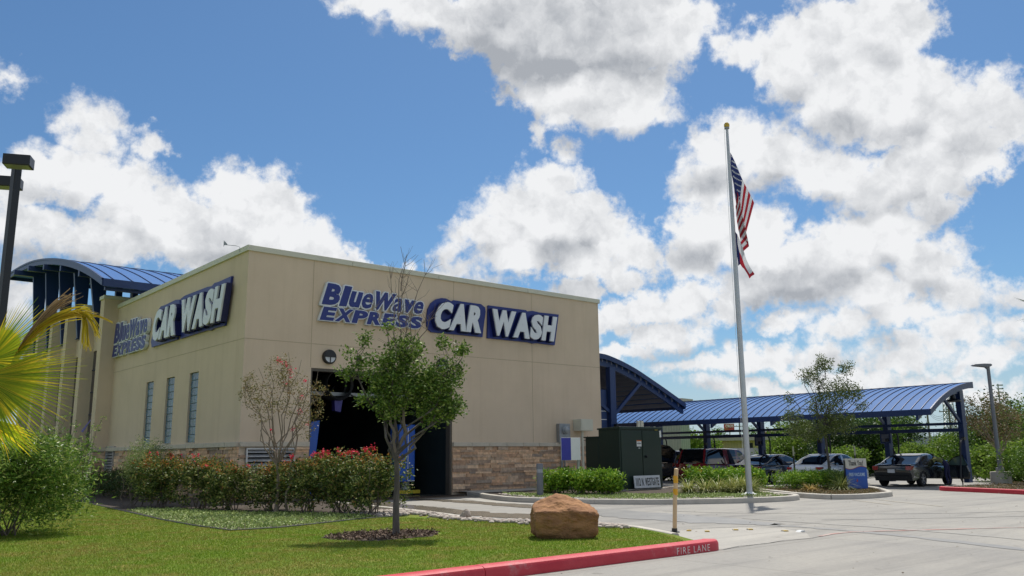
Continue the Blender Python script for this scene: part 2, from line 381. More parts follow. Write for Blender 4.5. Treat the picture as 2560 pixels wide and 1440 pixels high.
m_red = pm('red_paint', (.52, .03, .035), rough=.5)
m_curb = pm('kerb_concrete', (.50, .465, .40), rough=.85, c2=(.40, .37, .32), vs=2.2, bump=.2, bs=50)
m_bark = pm('bark', (.15, .13, .115), rough=.95, c2=(.06, .052, .045), vs=9, bump=.6, bs=30, stretch=(1, 1, .25))
m_barkp = pm('pale_bark', (.30, .24, .18), rough=.9, c2=(.22, .17, .13), vs=8, bump=.4, bs=30)
m_twig = pm('twig', (.20, .16, .13), rough=.95)

def concrete(name, c, c2, wet=False):
    m = bpy.data.materials.new(name); m.use_nodes = True; t = m.node_tree; nn = t.nodes; ll = t.links; b = nn['Principled BSDF']
    tx = nn.new('ShaderNodeTexCoord'); v = tx.outputs['Object']
    def nz(sc, det=6, rg=.6, st=None, rot=0):
        vv = v
        if st: mp = nn.new('ShaderNodeMapping'); mp.inputs['Scale'].default_value = st; mp.inputs['Rotation'].default_value = (0, 0, rot); ll.new(v, mp.inputs[0]); vv = mp.outputs[0]
        x = nn.new('ShaderNodeTexNoise'); x.inputs['Scale'].default_value = sc; x.inputs['Detail'].default_value = det; x.inputs['Roughness'].default_value = rg
        ll.new(vv, x.inputs['Vector']); return x.outputs['Fac']
    def ramp(f, a, b_, ca, cb):
        r = nn.new('ShaderNodeValToRGB'); e = r.color_ramp.elements; e[0].position = a; e[1].position = b_; e[0].color = (*ca, 1); e[1].color = (*cb, 1)
        ll.new(f, r.inputs[0]); return r.outputs[0]
    def mul(a, b_, f=1.0):
        x = nn.new('ShaderNodeMix'); x.data_type = 'RGBA'; x.blend_type = 'MULTIPLY'; x.inputs['Factor'].default_value = f; ll.new(a, x.inputs[6]); ll.new(b_, x.inputs[7]); return x.outputs[2]
    base = ramp(nz(.35), .35, .65, c, c2)
    fine = ramp(nz(14, 8, .7), .3, .75, (.84, .84, .84), (1.06, 1.06, 1.06))
    col = mul(base, fine)
    # rubber and dust streaks along the drive direction
    st = ramp(nz(1.0, 5, .6, (.16, 1.5, 1), R(-58)), .50, .68, (1, 1, 1), (.80, .80, .81)); col = mul(col, st)
    st2 = ramp(nz(1.0, 6, .65, (.09, 2.6, 1), R(-22)), .55, .66, (1, 1, 1), (.84, .84, .85)); col = mul(col, st2)
    speck = ramp(nz(55, 2, .5), .70, .76, (1, 1, 1), (.62, .60, .58)); col = mul(col, speck)
    oil = ramp(nz(2.1, 3, .55), .66, .72, (1, 1, 1), (.74, .73, .72)); col = mul(col, oil)
    # saw-cut joints
    br = nn.new('ShaderNodeTexBrick'); br.offset = 0; br.inputs['Scale'].default_value = 1; br.inputs['Mortar Size'].default_value = .011
    br.inputs['Brick Width'].default_value = 4.3; br.inputs['Row Height'].default_value = 4.3; br.inputs['Color1'].default_value = (1, 1, 1, 1); br.inputs['Color2'].default_value = (.955, .955, .96, 1); br.inputs['Mortar'].default_value = (.62, .60, .57, 1)
    mp = nn.new('ShaderNodeMapping'); mp.inputs['Location'].default_value = (1.6, 2.3, 0); mp.inputs['Rotation'].default_value = (0, 0, 0); ll.new(v, mp.inputs[0]); ll.new(mp.outputs[0], br.inputs['Vector']); col = mul(col, br.outputs[0])
    rough = .85
    if wet:
        # wet run-off from the tunnel exit: distance to the curved path of the drive
        sp = nn.new('ShaderNodeSeparateXYZ'); ll.new(v, sp.inputs[0])
        def mm(op, a, b_=None, c_=None):
            x = nn.new('ShaderNodeMath'); x.operation = op
            for i, q in enumerate((a, b_, c_)):
                if q is None: continue
                if isinstance(q, (int, float)): x.inputs[i].default_value = q
                else: ll.new(q, x.inputs[i])
            return x.outputs[0]
        wn = nz(.9, 5, .6)
        # circle arcs around (16,-4): tyre tracks curving towards the lane
        dx = mm('SUBTRACT', sp.outputs[0], 17.5); dy = mm('SUBTRACT', sp.outputs[1], -1.5)
        rr = mm('SQRT', mm('ADD', mm('MULTIPLY', dx, dx), mm('MULTIPLY', dy, dy)))
        rr = mm('ADD', rr, mm('MULTIPLY', mm('SUBTRACT', wn, .5), .9))
        def band(r0, w):
            q = mm('ABSOLUTE', mm('SUBTRACT', rr, r0)); x = nn.new('ShaderNodeMapRange'); x.interpolation_type = 'SMOOTHSTEP'
            x.inputs['From Min'].default_value = w+.12; x.inputs['From Max'].default_value = w-.12; ll.new(q, x.inputs[0]); return x.outputs[0]
        wetf = band(40, .1)
        lim = nn.new('ShaderNodeMapRange'); lim.interpolation_type = 'SMOOTHSTEP'; lim.inputs['From Min'].default_value = -19.5; lim.inputs['From Max'].default_value = -12.5; ll.new(sp.outputs[1], lim.inputs[0])
        wetf = mm('MULTIPLY', wetf, lim.outputs[0])
        near = nn.new('ShaderNodeMapRange'); near.inputs['From Min'].default_value = -2.0; near.inputs['From Max'].default_value = -.8; ll.new(mm('ADD', sp.outputs[1], mm('MULTIPLY', wn, .6)), near.inputs[0])
        inx = nn.new('ShaderNodeMapRange'); inx.inputs['From Min'].default_value = 9.2; inx.inputs['From Max'].default_value = 8.6; ll.new(sp.outputs[0], inx.inputs[0])
        wetf = mm('MAXIMUM', wetf, mm('MULTIPLY', near.outputs[0], inx.outputs[0]))
        wx = nn.new('ShaderNodeMix'); wx.data_type = 'RGBA'; wx.blend_type = 'MULTIPLY'; ll.new(wetf, wx.inputs['Factor']); ll.new(col, wx.inputs[6]); wx.inputs[7].default_value = (.50, .43, .34, 1); col = wx.outputs[2]
        rx = nn.new('ShaderNodeMapRange'); rx.inputs['To Min'].default_value = .85; rx.inputs['To Max'].default_value = .28; ll.new(wetf, rx.inputs[0]); ll.new(rx.outputs[0], b.inputs['Roughness'])
    else: b.inputs['Roughness'].default_value = rough
    ll.new(col, b.inputs['Base Color'])
    bp = nn.new('ShaderNodeBump'); bp.inputs['Strength'].default_value = .25; bp.inputs['Distance'].default_value = .01; ll.new(nz(40, 5, .7), bp.inputs['Height']); ll.new(bp.outputs[0], b.inputs['Normal'])
    MATS[name] = m; return m
m_conc = concrete('lane_concrete', (.335, .315, .275), (.27, .257, .232), wet=True)
m_conc2 = concrete('new_concrete', (.42, .395, .345), (.37, .35, .31))

def grassmat(name, c, c2, c3):
    m = bpy.data.materials.new(name); m.use_nodes = True; t = m.node_tree; nn = t.nodes; ll = t.links; b = nn['Principled BSDF']
    tx = nn.new('ShaderNodeTexCoord'); v = tx.outputs['Object']
    def nz(sc, det=6):
        x = nn.new('ShaderNodeTexNoise'); x.inputs['Scale'].default_value = sc; x.inputs['Detail'].default_value = det; x.inputs['Roughness'].default_value = .65; ll.new(v, x.inputs['Vector']); return x.outputs['Fac']
    r = nn.new('ShaderNodeValToRGB'); e = r.color_ramp.elements; e[0].position = .36; e[0].color = (*c, 1); e[1].position = .64; e[1].color = (*c2, 1)
    ll.new(nz(.55), r.inputs[0])
    r2 = nn.new('ShaderNodeValToRGB'); e = r2.color_ramp.elements; e[0].position = .47; e[0].color = (0, 0, 0, 1); e[1].position = .66; e[1].color = (1, 1, 1, 1); ll.new(nz(1.7, 8), r2.inputs[0])
    mx_ = nn.new('ShaderNodeMix'); mx_.data_type = 'RGBA'; ll.new(r2.outputs[0], mx_.inputs['Factor']); ll.new(r.outputs[0], mx_.inputs[6]); mx_.inputs[7].default_value = (*c3, 1)
    r3 = nn.new('ShaderNodeValToRGB'); e = r3.color_ramp.elements; e[0].position = .3; e[0].color = (.6, .6, .6, 1); e[1].position = .7; e[1].color = (1.25, 1.25, 1.25, 1); ll.new(nz(26, 6), r3.inputs[0])
    mu = nn.new('ShaderNodeMix'); mu.data_type = 'RGBA'; mu.blend_type = 'MULTIPLY'; mu.inputs['Factor'].default_value = 1; ll.new(mx_.outputs[2], mu.inputs[6]); ll.new(r3.outputs[0], mu.inputs[7])
    ll.new(mu.outputs[2], b.inputs['Base Color']); b.inputs['Roughness'].default_value = .95; b.inputs['Specular IOR Level'].default_value = .2
    bp = nn.new('ShaderNodeBump'); bp.inputs['Strength'].default_value = .7; bp.inputs['Distance'].default_value = .03; ll.new(nz(60, 4), bp.inputs['Height']); ll.new(bp.outputs[0], b.inputs['Normal'])
    MATS[name] = m; return m
m_lawn = grassmat('lawn_turf', (.12, .20, .018), (.155, .215, .024), (.24, .20, .05))
m_field = grassmat('field_turf', (.16, .27, .03), (.19, .28, .04), (.22, .26, .05))
m_soil = pm('bed_soil', (.075, .055, .038), rough=1, c2=(.045, .034, .024), vs=9, bump=.8, bs=30)

# ================================================================= GROUND
def sheet(name, poly, z, mat, label=None, kind='structure'):
    mb = MB(); mb.face([(x, y, z) for x, y in poly])
    o = mb.build(name, mat, fixn=False)
    if o.data.polygons[0].normal.z < 0: o.data.flip_normals()
    o['kind'] = kind
    if label: o['label'] = label
    return o
sheet('ground', [(-900, -900), (1500, -900), (1500, 1500), (-900, 1500)], -.03, m_field, 'flat open ground stretching to the horizon')
sheet('pavement', [(-60, -90), (46, -90), (44, -30), (42.6, -6), (40, 6), (36, 60), (-60, 60)], 0.0, m_conc, 'pale concrete car park and lanes')
LAWN = [(-42, -19.1), (-.45, -19.1), (-.2, -18.8), (.30, -18.0), (.60, -17.4), (1.0, -16.5), (.98, -15.5), (.42, -14.1), (.28, -13.3), (.33, -12.0), (.68, -10.8), (1.0, -9.1), (1.33, -6.5), (1.75, -3.5), (2.2, .25), (2.2, 45), (-42, 45)]
sheet('lawn', LAWN, .13, m_lawn, 'front lawn with yellowing patches between the red kerb and the building')
def sweep(name, path, w, h, mat, parent=None, rnd=.035, z0=-.02, side=1, closed=False, jitter=0):
    """kerb: rounded profile swept along a ground path"""
    prof = [(-w/2, z0), (-w/2, h-rnd), (-w/2+rnd*.35, h-rnd*.3), (-w/2+rnd, h), (w/2-rnd, h), (w/2-rnd*.35, h-rnd*.3), (w/2, h-rnd), (w/2, z0)]
    P = [Vector((p[0], p[1], 0)) for p in path]; N = len(P); mb = MB(); k = len(prof)
    for i, p in enumerate(P):
        d = (P[min(i+1, N-1)]-P[max(i-1, 0)]).normalized(); nrm = Vector((d.y, -d.x, 0))
        for (a, b) in prof: mb.v.append(tuple(p + nrm*a + Vector((0, 0, b))))
    for i in range(N-1):
        for j in range(k-1): a = i*k+j; mb.f.append((a, a+1, a+1+k, a+k)); mb.m.append(0)
    mb.f.append(tuple(range(k))); mb.f.append(tuple((N-1)*k+j for j in range(k))); mb.m += [0, 0]
    o = mb.build(name, mat, parent, smooth=True); return o
def wornred():
    m = bpy.data.materials.new('worn_red_kerb_paint'); m.use_nodes = True; t = m.node_tree; nn = t.nodes; ll = t.links; b = nn['Principled BSDF']
    tx = nn.new('ShaderNodeTexCoord'); a = nn.new('ShaderNodeTexNoise'); a.inputs['Scale'].default_value = 2.2; a.inputs['Detail'].default_value = 9; a.inputs['Roughness'].default_value = .7; ll.new(tx.outputs['Object'], a.inputs['Vector'])
    r = nn.new('ShaderNodeValToRGB'); e = r.color_ramp.elements; e[0].position = .38; e[0].color = (.47, .016, .032, 1); e[1].position = .58; e[1].color = (.50, .034, .048, 1)
    x = e.new(.66); x.color = (.46, .13, .13, 1); x = e.new(.72); x.color = (.24, .16, .15, 1)
    ll.new(a.outputs['Fac'], r.inputs[0]); ll.new(r.outputs[0], b.inputs['Base Color']); b.inputs['Roughness'].default_value = .55
    c = nn.new('ShaderNodeTexNoise'); c.inputs['Scale'].default_value = 40; ll.new(tx.outputs['Object'], c.inputs['Vector']); bp = nn.new('ShaderNodeBump'); bp.inputs['Strength'].default_value = .3; bp.inputs['Distance'].default_value = .01; ll.new(c.outputs['Fac'], bp.inputs['Height']); ll.new(bp.outputs[0], b.inputs['Normal'])
    return m
m_redk = wornred()
m_stencil = pm('stencil_white', (.72, .66, .62), rough=.7, c2=(.58, .40, .38), vs=14)
# red kerb along the front of the lawn, in poured lengths
def lin(a, b, n): return [(a[0]+(b[0]-a[0])*i/n, a[1]+(b[1]-a[1])*i/n) for i in range(n+1)]
rk = thing('red_kerb', 'long worn red painted kerb lettered FIRE LANE along the front of the lawn', 'kerb', (-.2, -19.18, 0))
xs = [-.22, -4.94, -9.7, -14.5, -19.3, -24.1, -42]
for i in range(len(xs)-1):
    a, b = xs[i], xs[i+1]+.012
    pth = [(x - (-.2), y + 19.18) for x, y in lin((b, -19.18), (a, -19.18), 8)]
    if i == 0: pth = pth[:-1] + [(-.12, -.0), (-.05, .02), (0.0, .06)]
    sweep('kerb_length', pth, .30, .165, m_redk, rk, rnd=.06)
fl = lambda u, v, d: (-1.06+.80*u, -.151-.004*(d+1)/2-.0*v, .018+.098*v)
lettering('lettering', 'FIRE LANE', fl, m_stencil, rk, offset=-.004, extrude=.1, space=1.25)
# concrete edge of the exit drive beside the lawn
sweep('drive_edge', [(x+.04, y) for x, y in LAWN[3:15]], .16, .15, m_curb)['kind'] = 'structure'
# soil beds and islands
BED = [(-3.4, 13.5), (-3.6, 6.2), (-4.3, -2), (-4.8, -7.1), (-4.93, -9.5), (-4.88, -11.4), (-3.93, -11.5), (-2.82, -11.1), (-1.81, -10.7), (-.5, -10.4), (.1, -9.9), (.9, -9), (1.25, -6.5), (1.65, -3.5), (2.1, -.1), (-.15, -.1), (-.15, 13.5)]
sheet('bed_soil', BED, .136, m_soil, 'dark soil of the planting bed wrapped round the building corner')
mb = MB(); e_ = BED[1:9]
edge = sweep('edging', [(x-.0, y) for x, y in BED[1:11]], .03, .158, pm('black_edging', (.035, .04, .03), rough=.6), rnd=.01)
tag(edge, 'thin black edging strip between the lawn and the planting bed', 'edging')
I1 = [(8.9, -.1), (8.9, -1.0), (8.55, -2.0), (7.9, -3.3), (7.3, -4.9), (7.05, -6.1), (7.3, -7.5), (7.75, -8.9), (8.5, -10.1), (9.4, -10.95), (10.6, -11.7), (11.6, -12.15), (12.7, -12.35), (13.6, -12.2), (14.25, -11.75), (14.55, -11.2), (15.3, -9.9), (16.1, -8.4), (16.9, -6.8), (17.9, -4), (18.0, -.1)]
I2 = [(17.5, -7.6), (17.1, -8.6), (16.2, -9.9), (15.3, -11.1), (14.75, -12.2), (14.6, -12.9), (15.1, -13.35), (16.0, -13.5), (17.0, -13.45), (17.9, -13.2), (18.9, -12.6), (20.4, -11.6), (21.9, -10.4), (22.7, -9.2), (22.4, -7.9), (21.0, -7.1), (19.2, -6.9), (17.9, -7.1), (17.5, -7.6)]
I3 = [(31.5, -13.3), (23.1, -12.75), (22.7, -13.1), (22.3, -14.2), (21.7, -15.6), (20.9, -17.2), (19.6, -19.6), (18.6, -22), (31.5, -22)]
sheet('island_soil', I1, .125, m_soil, 'soil of the kerbed island in front of the building')
sheet('island_soil', I2, .125, m_soil, 'soil of the kerbed island with the thank you sign')
sheet('island_soil', I3, .125, m_soil, 'soil of the red kerbed island round the lamp base')
def seg_kerb(path, name, mat, label, cuts=6):
    rt = thing(name, label, 'kerb', (path[0][0], path[0][1], 0)); ox, oy = path[0]
    dens = [(p.x, p.y) for p in curvepts([(a, b, 0) for a, b in path], 5)]
    L = len(dens); st = max(4, L//cuts)
    for i in range(0, L-1, st):
        q = dens[i:i+st+1]
        if len(q) < 2: continue
        sweep('kerb_length', [(a-ox, b-oy) for a, b in q], .20, .165, mat, rt, rnd=.05)
    return rt
seg_kerb(I1[1:18], 'kerb', m_curb, 'pale concrete kerb curving round the flagpole island', 8)
seg_kerb(I2[1:17], 'kerb', m_curb, 'pale concrete kerb round the island with the thank you sign', 7)
seg_kerb(I3[1:8], 'kerb', m_redk, 'bright red kerb round the island with the grey lamp post', 3)
# pavement beside the tunnel wall on the island
sheet('path', [(8.95, -.1), (8.95, -1.05), (8.7, -2.0), (9.6, -1.9), (17.9, -1.6), (17.9, -.1)], .14, m_conc2, 'narrow concrete strip along the foot of the stone wall')
# raised strip of old kerb in the mouth of the drive
sheet('concrete_strip', [(7.9, -2.2), (7.3, -3.8), (6.9, -5.2), (6.75, -6.6), (7.1, -8.2), (7.7, -9.6), (8.9, -11.2), (8.6, -11.2), (7.3, -9.7), (6.6, -8.3), (6.2, -6.7), (6.35, -5.1), (6.85, -3.6), (7.4, -2.1)], .0075, m_conc2, 'paler strip of concrete following the kerb of the flagpole island')
# newer concrete patch at the kerb end
sheet('concrete_patch', [(-.15, -19.3), (1.1, -19.22), (2.5, -19.3), (3.3, -18.75), (4.0, -17.8), (3.6, -17.1), (2.4, -16.5), (1.5, -16.35), (1.15, -16.9), (.7, -17.6), (.3, -18.3)], .004, m_conc2, 'paler concrete patch beside the end of the red kerb')
m_seam = pm('black_seam', (.03, .03, .032), rough=.6)
m_wet = pm('wet_concrete', (.135, .115, .085), rough=.22, c2=(.21, .185, .145), vs=2.2, spec=.6)
m_damp = pm('damp_concrete', (.17, .165, .155), rough=.45, c2=(.235, .225, .205), vs=1.6)
def blotch(name, pts, z, mat, label, amp=.07, seed=1):
    rg = random.Random(seed); P = curvepts([(a, b, 0) for a, b in pts+[pts[0]]], 8); out = []
    for i, p in enumerate(P[:-1]): out.append((p.x+rg.gauss(0, amp), p.y+rg.gauss(0, amp*1.6)))
    bm = bmesh.new(); vs_ = [bm.verts.new((x, y, z)) for x, y in out]; bm.faces.new(vs_); bmesh.ops.triangulate(bm, faces=bm.faces); bm.normal_update()
    me = bpy.data.meshes.new(name); bm.to_mesh(me); bm.free(); me.materials.append(mat)
    for p in me.polygons:
        if p.normal.z < 0: p.flip()
    o = bpy.data.objects.new(name, me); COL.objects.link(o); o['kind'] = 'structure'; o['label'] = label
blotch('puddle', [(3.7, -.9), (4.1, -2.6), (3.75, -4.4), (3.55, -6.2), (3.25, -8.1), (3.2, -9.8), (3.5, -10.9), (3.9, -11.9), (3.0, -12.9), (2.3, -12.1), (2.0, -11.1), (2.0, -9.9), (2.2, -8.3), (2.6, -6.3), (2.8, -4.1), (2.6, -2.2), (2.8, -.9)], .0085, m_wet, 'brown run-off water curving out of the tunnel exit')
blotch('puddle', [(6.2, -1.2), (6.5, -3.7), (6.3, -6.1), (6.1, -7.8), (5.6, -9.2), (5.1, -9.1), (5.2, -7.4), (5.5, -4.9), (5.6, -3), (5.4, -1.2)], .0085, m_wet, 'narrow wet wheel track beside the kerb of the exit drive', seed=2)
blotch('damp_patch', [(6.2, -10.3), (6.0, -12.3), (5.8, -14.4), (5.2, -16.5), (4.5, -17.2), (4.05, -15.8), (3.9, -14.0), (4.2, -12.3), (4.9, -10.6)], .0065, m_damp, 'grey damp patch where the drive meets the lane', seed=3)
m_tyrem = pm('tyre_mark', (.25, .24, .22), rough=.8, c2=(.30, .285, .255), vs=3)
def ribbon(name, pts, w, z, mat, label=None):
    P = [Vector((a, b, 0)) for a, b in pts]; mb = MB(); rg = random.Random(3)
    L, Rr = [], []
    for i, p in enumerate(P):
        d = (P[min(i+1, len(P)-1)]-P[max(i-1, 0)]).normalized(); nn_ = Vector((-d.y, d.x, 0)); ww = w*rg.uniform(.4, 1.2)/2
        L.append(p+nn_*ww); Rr.append(p-nn_*ww)
    for i in range(len(P)-1): mb.face([(q.x, q.y, z) for q in (L[i], L[i+1], Rr[i+1], Rr[i])])
    o = mb.build(name, mat, fixn=False)
    o['kind'] = 'structure'
    if label: o['label'] = label
    return o
ribbon('crack', [(1.1, -16.6), (1.7, -16.45), (2.3, -16.6), (3.1, -16.75), (3.7, -17.0), (4.2, -17.5), (4.4, -18.1)], .035, .0085, m_seam, 'dark tar seam across the concrete')
ribbon('crack', [(-.1, -19.32), (.5, -19.2), (1.1, -19.28), (1.8, -19.2), (2.5, -19.33), (3.1, -19.2)], .022, .0085, m_seam, 'dirty crack along the concrete patch')
m_faint = pm('faded_red_line', (.46, .20, .17), rough=.8, c2=(.40, .37, .33), vs=3.5)
ribbon('road_marking', [(2.9, -19.24), (3.5, -19.15), (4.1, -19.2), (4.8, -19.6), (5.8, -20.2), (7.3, -21.1), (9.5, -22.3)], .12, .008, m_faint, 'faded red fire lane line on the concrete')
m_fy = pm('faded_yellow_line', (.42, .36, .24), rough=.8, c2=(.42, .39, .34), vs=3)
ribbon('road_marking', [(15.4, -13.9), (14.6, -14.9), (13.8, -16.0), (13.0, -17.1)], .09, .008, m_fy, 'faded yellow stripe on the lane')
ribbon('road_marking', [(14.6, -13.6), (13.7, -14.7), (12.9, -15.7)], .09, .008, m_fy, 'faded yellow stripe nearest the island')
for k_, pts in enumerate(([(4.4, -16.9), (4.5, -17.9), (4.3, -19.3), (3.9, -20.6), (3.2, -22.3), (2, -24.5)], [(5.8, -15.6), (5.6, -17.2), (5.4, -19.5), (4.9, -21.5), (4.0, -24)], [(6.5, -17.2), (8.4, -18.6), (10.6, -20), (14, -21.5)], [(6.6, -12.5), (7.5, -15), (9.5, -17.5), (12.5, -19.5), (16, -21)])):
    ribbon('tyre_marking', [(p.x, p.y) for p in curvepts([(a, b, 0) for a, b in pts], 5)], (.34, .22, .12, .16)[k_], .0055, m_tyrem if k_ != 0 else m_damp, 'dark tyre streak across the lane')
# far kerb, far lawn
sheet('far_lawn', [(43.2, -60), (43.2, -6), (41.4, 6), (38, 40), (30, 90), (120, 90), (150, 30), (140, -60)], .12, m_field, 'bright green field beyond the car park')
sweep('far_kerb', [(43.1, -40), (43.1, -6), (41.3, 6), (37.9, 40)], .22, .16, m_curb)['kind'] = 'structure'
# reflective tabs
mtab = pm('amber_reflector', (.62, .42, .08), rough=.3); mtab0 = pm('tab_base', (.55, .52, .45), rough=.6)
tabs = [(2.2, -16.84), (2.3, -17.2), (2.96, -17.39), (3.23, -17.54), (3.38, -18.23)]
tl = ['amber road reflector nearest the yellow marker post', 'second amber road reflector from the yellow marker post', 'amber road reflector third from the marker post', 'amber road reflector fourth from the marker post', 'last amber road reflector before the white one']
tb = thing('road_reflector', tl[0], 'road reflector', (*tabs[0], .004), R(35), 'road reflectors beside the concrete patch')
MB().prism([(-.07, 0), (.07, 0), (.045, .02), (-.045, .02)], lambda a, b, t: (a, t, b), -.05, .05).build('base', mtab0, tb)
MB().box(-.068, -.05, -.045, .045, .004, .021).build('lens', mtab, tb)
m = MB().box(-.045, .045, -.045, .045, .0202, .0225).build('cover', mtab, tb)
for i in range(1, 5):
    c = copy_tree(tb); c.location = (*tabs[i], .004); c.rotation_euler.z = R(35+i*6); c['label'] = tl[i]
wt = MB().prism([(-.09, 0), (.09, 0), (.05, .03), (-.05, .03)], lambda a, b, t: (a, t, b), -.05, .05).build('road_reflector', m_white, loc=(3.5, -18.5, .004))
tag(wt, 'white road reflector at the far end of the row', 'road reflector')
# ================================================================= CAR WASH BUILDING
H, CB, LT, LB = 8.80, 8.60, 2.04, 1.88
WX, DY = 17.42, 15.05
B = thing('car_wash_building', 'tan stucco car wash building with stone base, tunnel exit and blue arched tower roof', 'building', (0, 0, 0))
def wall_holes(mb, fn, a0, a1, z0, z1, holes, depth=0.0, mi=0, mr=0):
    A = sorted({a0, a1, *[h[0] for h in holes], *[h[1] for h in holes]}); Z = sorted({z0, z1, *[h[2] for h in holes], *[h[3] for h in holes]})
    for i in range(len(A)-1):
        for j in range(len(Z)-1):
            ca, cz = (A[i]+A[i+1])/2, (Z[j]+Z[j+1])/2
            if any(h[0] < ca < h[1] and h[2] < cz < h[3] for h in holes): continue
            mb.face([fn(A[i], Z[j], 0), fn(A[i+1], Z[j], 0), fn(A[i+1], Z[j+1], 0), fn(A[i], Z[j+1], 0)], mi)
    for (h0, h1, g0, g1) in holes:
        for (p, q) in (((h0, g0), (h1, g0)), ((h1, g0), (h1, g1)), ((h1, g1), (h0, g1)), ((h0, g1), (h0, g0))):
            mb.face([fn(p[0], p[1], 0), fn(q[0], q[1], 0), fn(q[0], q[1], depth), fn(p[0], p[1], depth)], mr)
fF = lambda a, z, d: (a, d, z)        # front wall, d into the building
fL = lambda a, z, d: (d, a, z)        # left wall
DOOR = (2.53, 8.80, -.05, 4.66)
WINS = [(4.05, 4.97, 2.10, 4.72), (6.60, 7.54, 2.10, 4.72), (9.12, 10.06, 2.10, 4.72)]
mb = MB()
wall_holes(mb, fF, 0, WX, -.05, CB, [DOOR], .30, 0, 0)
wall_holes(mb, fL, 0, DY, -.05, CB, WINS, .22, 0, 0)
mb.face([(WX, 0, -.05), (WX, 34, -.05), (WX, 34, CB), (WX, 0, CB)], 0)
mb.face([(0, DY, 7.0), (0, DY, CB), (WX, DY, CB), (WX, DY, 7.0)], 0)
# control joints in the stucco
for x in (2.50, 8.85, 13.15): mb.box(x-.012, x+.012, -.004, .0, (4.68 if x < 9 else LT), CB, 1)
for z in (5.53,): mb.box(.0, WX, -.0055, -.0015, z-.012, z+.012, 1); mb.box(-.0055, -.0015, 0, DY, z-.012, z+.012, 1)
wall = mb.build('wall', [m_stucco, m_joint], B, fixn=False)
# roof deck
MB().box(.3, WX-.3, .3, 33.5, 8.0, 8.1).build('roof_deck', m_grey, B)
# coping
mb = MB()
cuts = [0, 4.07, 8.06, 12.9, WX]
for i in range(len(cuts)-1): mb.box(cuts[i]+(.0 if i else -.07), cuts[i+1]-.012+(.08 if i == 3 else 0), -.07, .32, CB, H)
cy = [0.323, 4.3, 8.6, 12.4, DY]
for i in range(len(cy)-1): mb.box(-.07, .32, cy[i], cy[i+1]-.012, CB, H)
mb.box(WX-.25, WX+.07, .323, 33, CB, H)
mb.build('coping', m_cream, B, bevel=.012)
# water table ledge and stone veneer
mb = MB()
def ledge(a0, a1, fn):
    a = a0
    while a < a1-.01:
        b = min(a+.92, a1); p, q = fn(a, LB, -.13), fn(b-.012, LT, 0.0)
        mb.box(p[0], q[0], p[1], q[1], LB, LT); a = b
for a_, b_, f_ in ((0, 2.53, fF), (8.80, WX, fF), (0.005, DY-.02, fL)):
    mb = MB(); ledge(a_, b_, f_); mb.build('ledge', m_ledge, B, bevel=.01)
m_stone = bpy.data.materials.new('stacked_stone'); m_stone.use_nodes = True
t = m_stone.node_tree; nn = t.nodes; ll = t.links; b = nn['Principled BSDF']; b.inputs['Roughness'].default_value = .95
ge = nn.new('ShaderNodeNewGeometry'); cr = nn.new('ShaderNodeValToRGB'); e = cr.color_ramp.elements
for i, (p, c) in enumerate([(0, (.80, .52, .32)), (.2, (.58, .36, .22)), (.38, (.33, .24, .18)), (.52, (.86, .60, .39)), (.68, (.70, .45, .27)), (.82, (.36, .29, .23)), (1, (.86, .61, .40))]):
    x = e[i] if i < 2 else e.new(p); x.position = p; x.color = (*c, 1)
ll.new(ge.outputs['Random Per Island'], cr.inputs[0]); tx = nn.new('ShaderNodeTexCoord'); nz = nn.new('ShaderNodeTexNoise'); nz.inputs['Scale'].default_value = 9; nz.inputs['Detail'].default_value = 6; ll.new(tx.outputs['Object'], nz.inputs['Vector'])
r2 = nn.new('ShaderNodeValToRGB'); r2.color_ramp.elements[0].position = .3; r2.color_ramp.elements[0].color = (.72, .72, .73, 1); r2.color_ramp.elements[1].position = .7; r2.color_ramp.elements[1].color = (1.2, 1.18, 1.15, 1); ll.new(nz.outputs['Fac'], r2.inputs[0])
mu = nn.new('ShaderNodeMix'); mu.data_type = 'RGBA'; mu.blend_type = 'MULTIPLY'; mu.inputs['Factor'].default_value = 1; ll.new(cr.outputs[0], mu.inputs[6]); ll.new(r2.outputs[0], mu.inputs[7]); ll.new(mu.outputs[2], b.inputs['Base Color'])
bp = nn.new('ShaderNodeBump'); bp.inputs['Strength'].default_value = .8; bp.inputs['Distance'].default_value = .02; n3 = nn.new('ShaderNodeTexNoise'); n3.inputs['Scale'].default_value = 22; n3.inputs['Detail'].default_value = 6; ll.new(tx.outputs['Object'], n3.inputs['Vector']); ll.new(n3.outputs['Fac'], bp.inputs['Height']); ll.new(bp.outputs[0], b.inputs['Normal'])
rg = random.Random(7)
def veneer(mb, a0, a1, fn, z0=.10, z1=LB-.004, holes=()):
    z = z0
    while z < z1-.03:
        h = rg.choice((.075, .10, .115, .13)); zt = min(z+h, z1)
        if z1-zt < .04: zt = z1
        a = a0
        while a < a1-.01:
            w = rg.uniform(.28, .85); bb = min(a+w, a1)
            if a1-bb < .1: bb = a1
            d = rg.uniform(.03, .10)
            cz, ca = (z+zt)/2, (a+bb)/2
            if not any(q[0] < ca < q[1] and q[2] < cz < q[3] for q in holes):
                p, q = fn(a+.003, z, -d), fn(bb-.003, z, -.001); mb.box(p[0], q[0], p[1], q[1], z+.003, zt-.003)
            a = bb
        z = zt
V1 = (.22, 1.98, 1.15, 1.86); V2 = (13.7, 14.95, 1.05, 2.10)
mb = MB()
veneer(mb, 0, 2.53, fF, holes=[V1]); veneer(mb, 8.80, WX, fF); veneer(mb, .0, DY-.02, fL, holes=[V2])
mb.box(.06, 2.53, -.03, -.0012, .1, 1.0); mb.box(8.80, WX, -.03, -.0012, .1, LB)
mb.build('stone_base', m_stone, B)
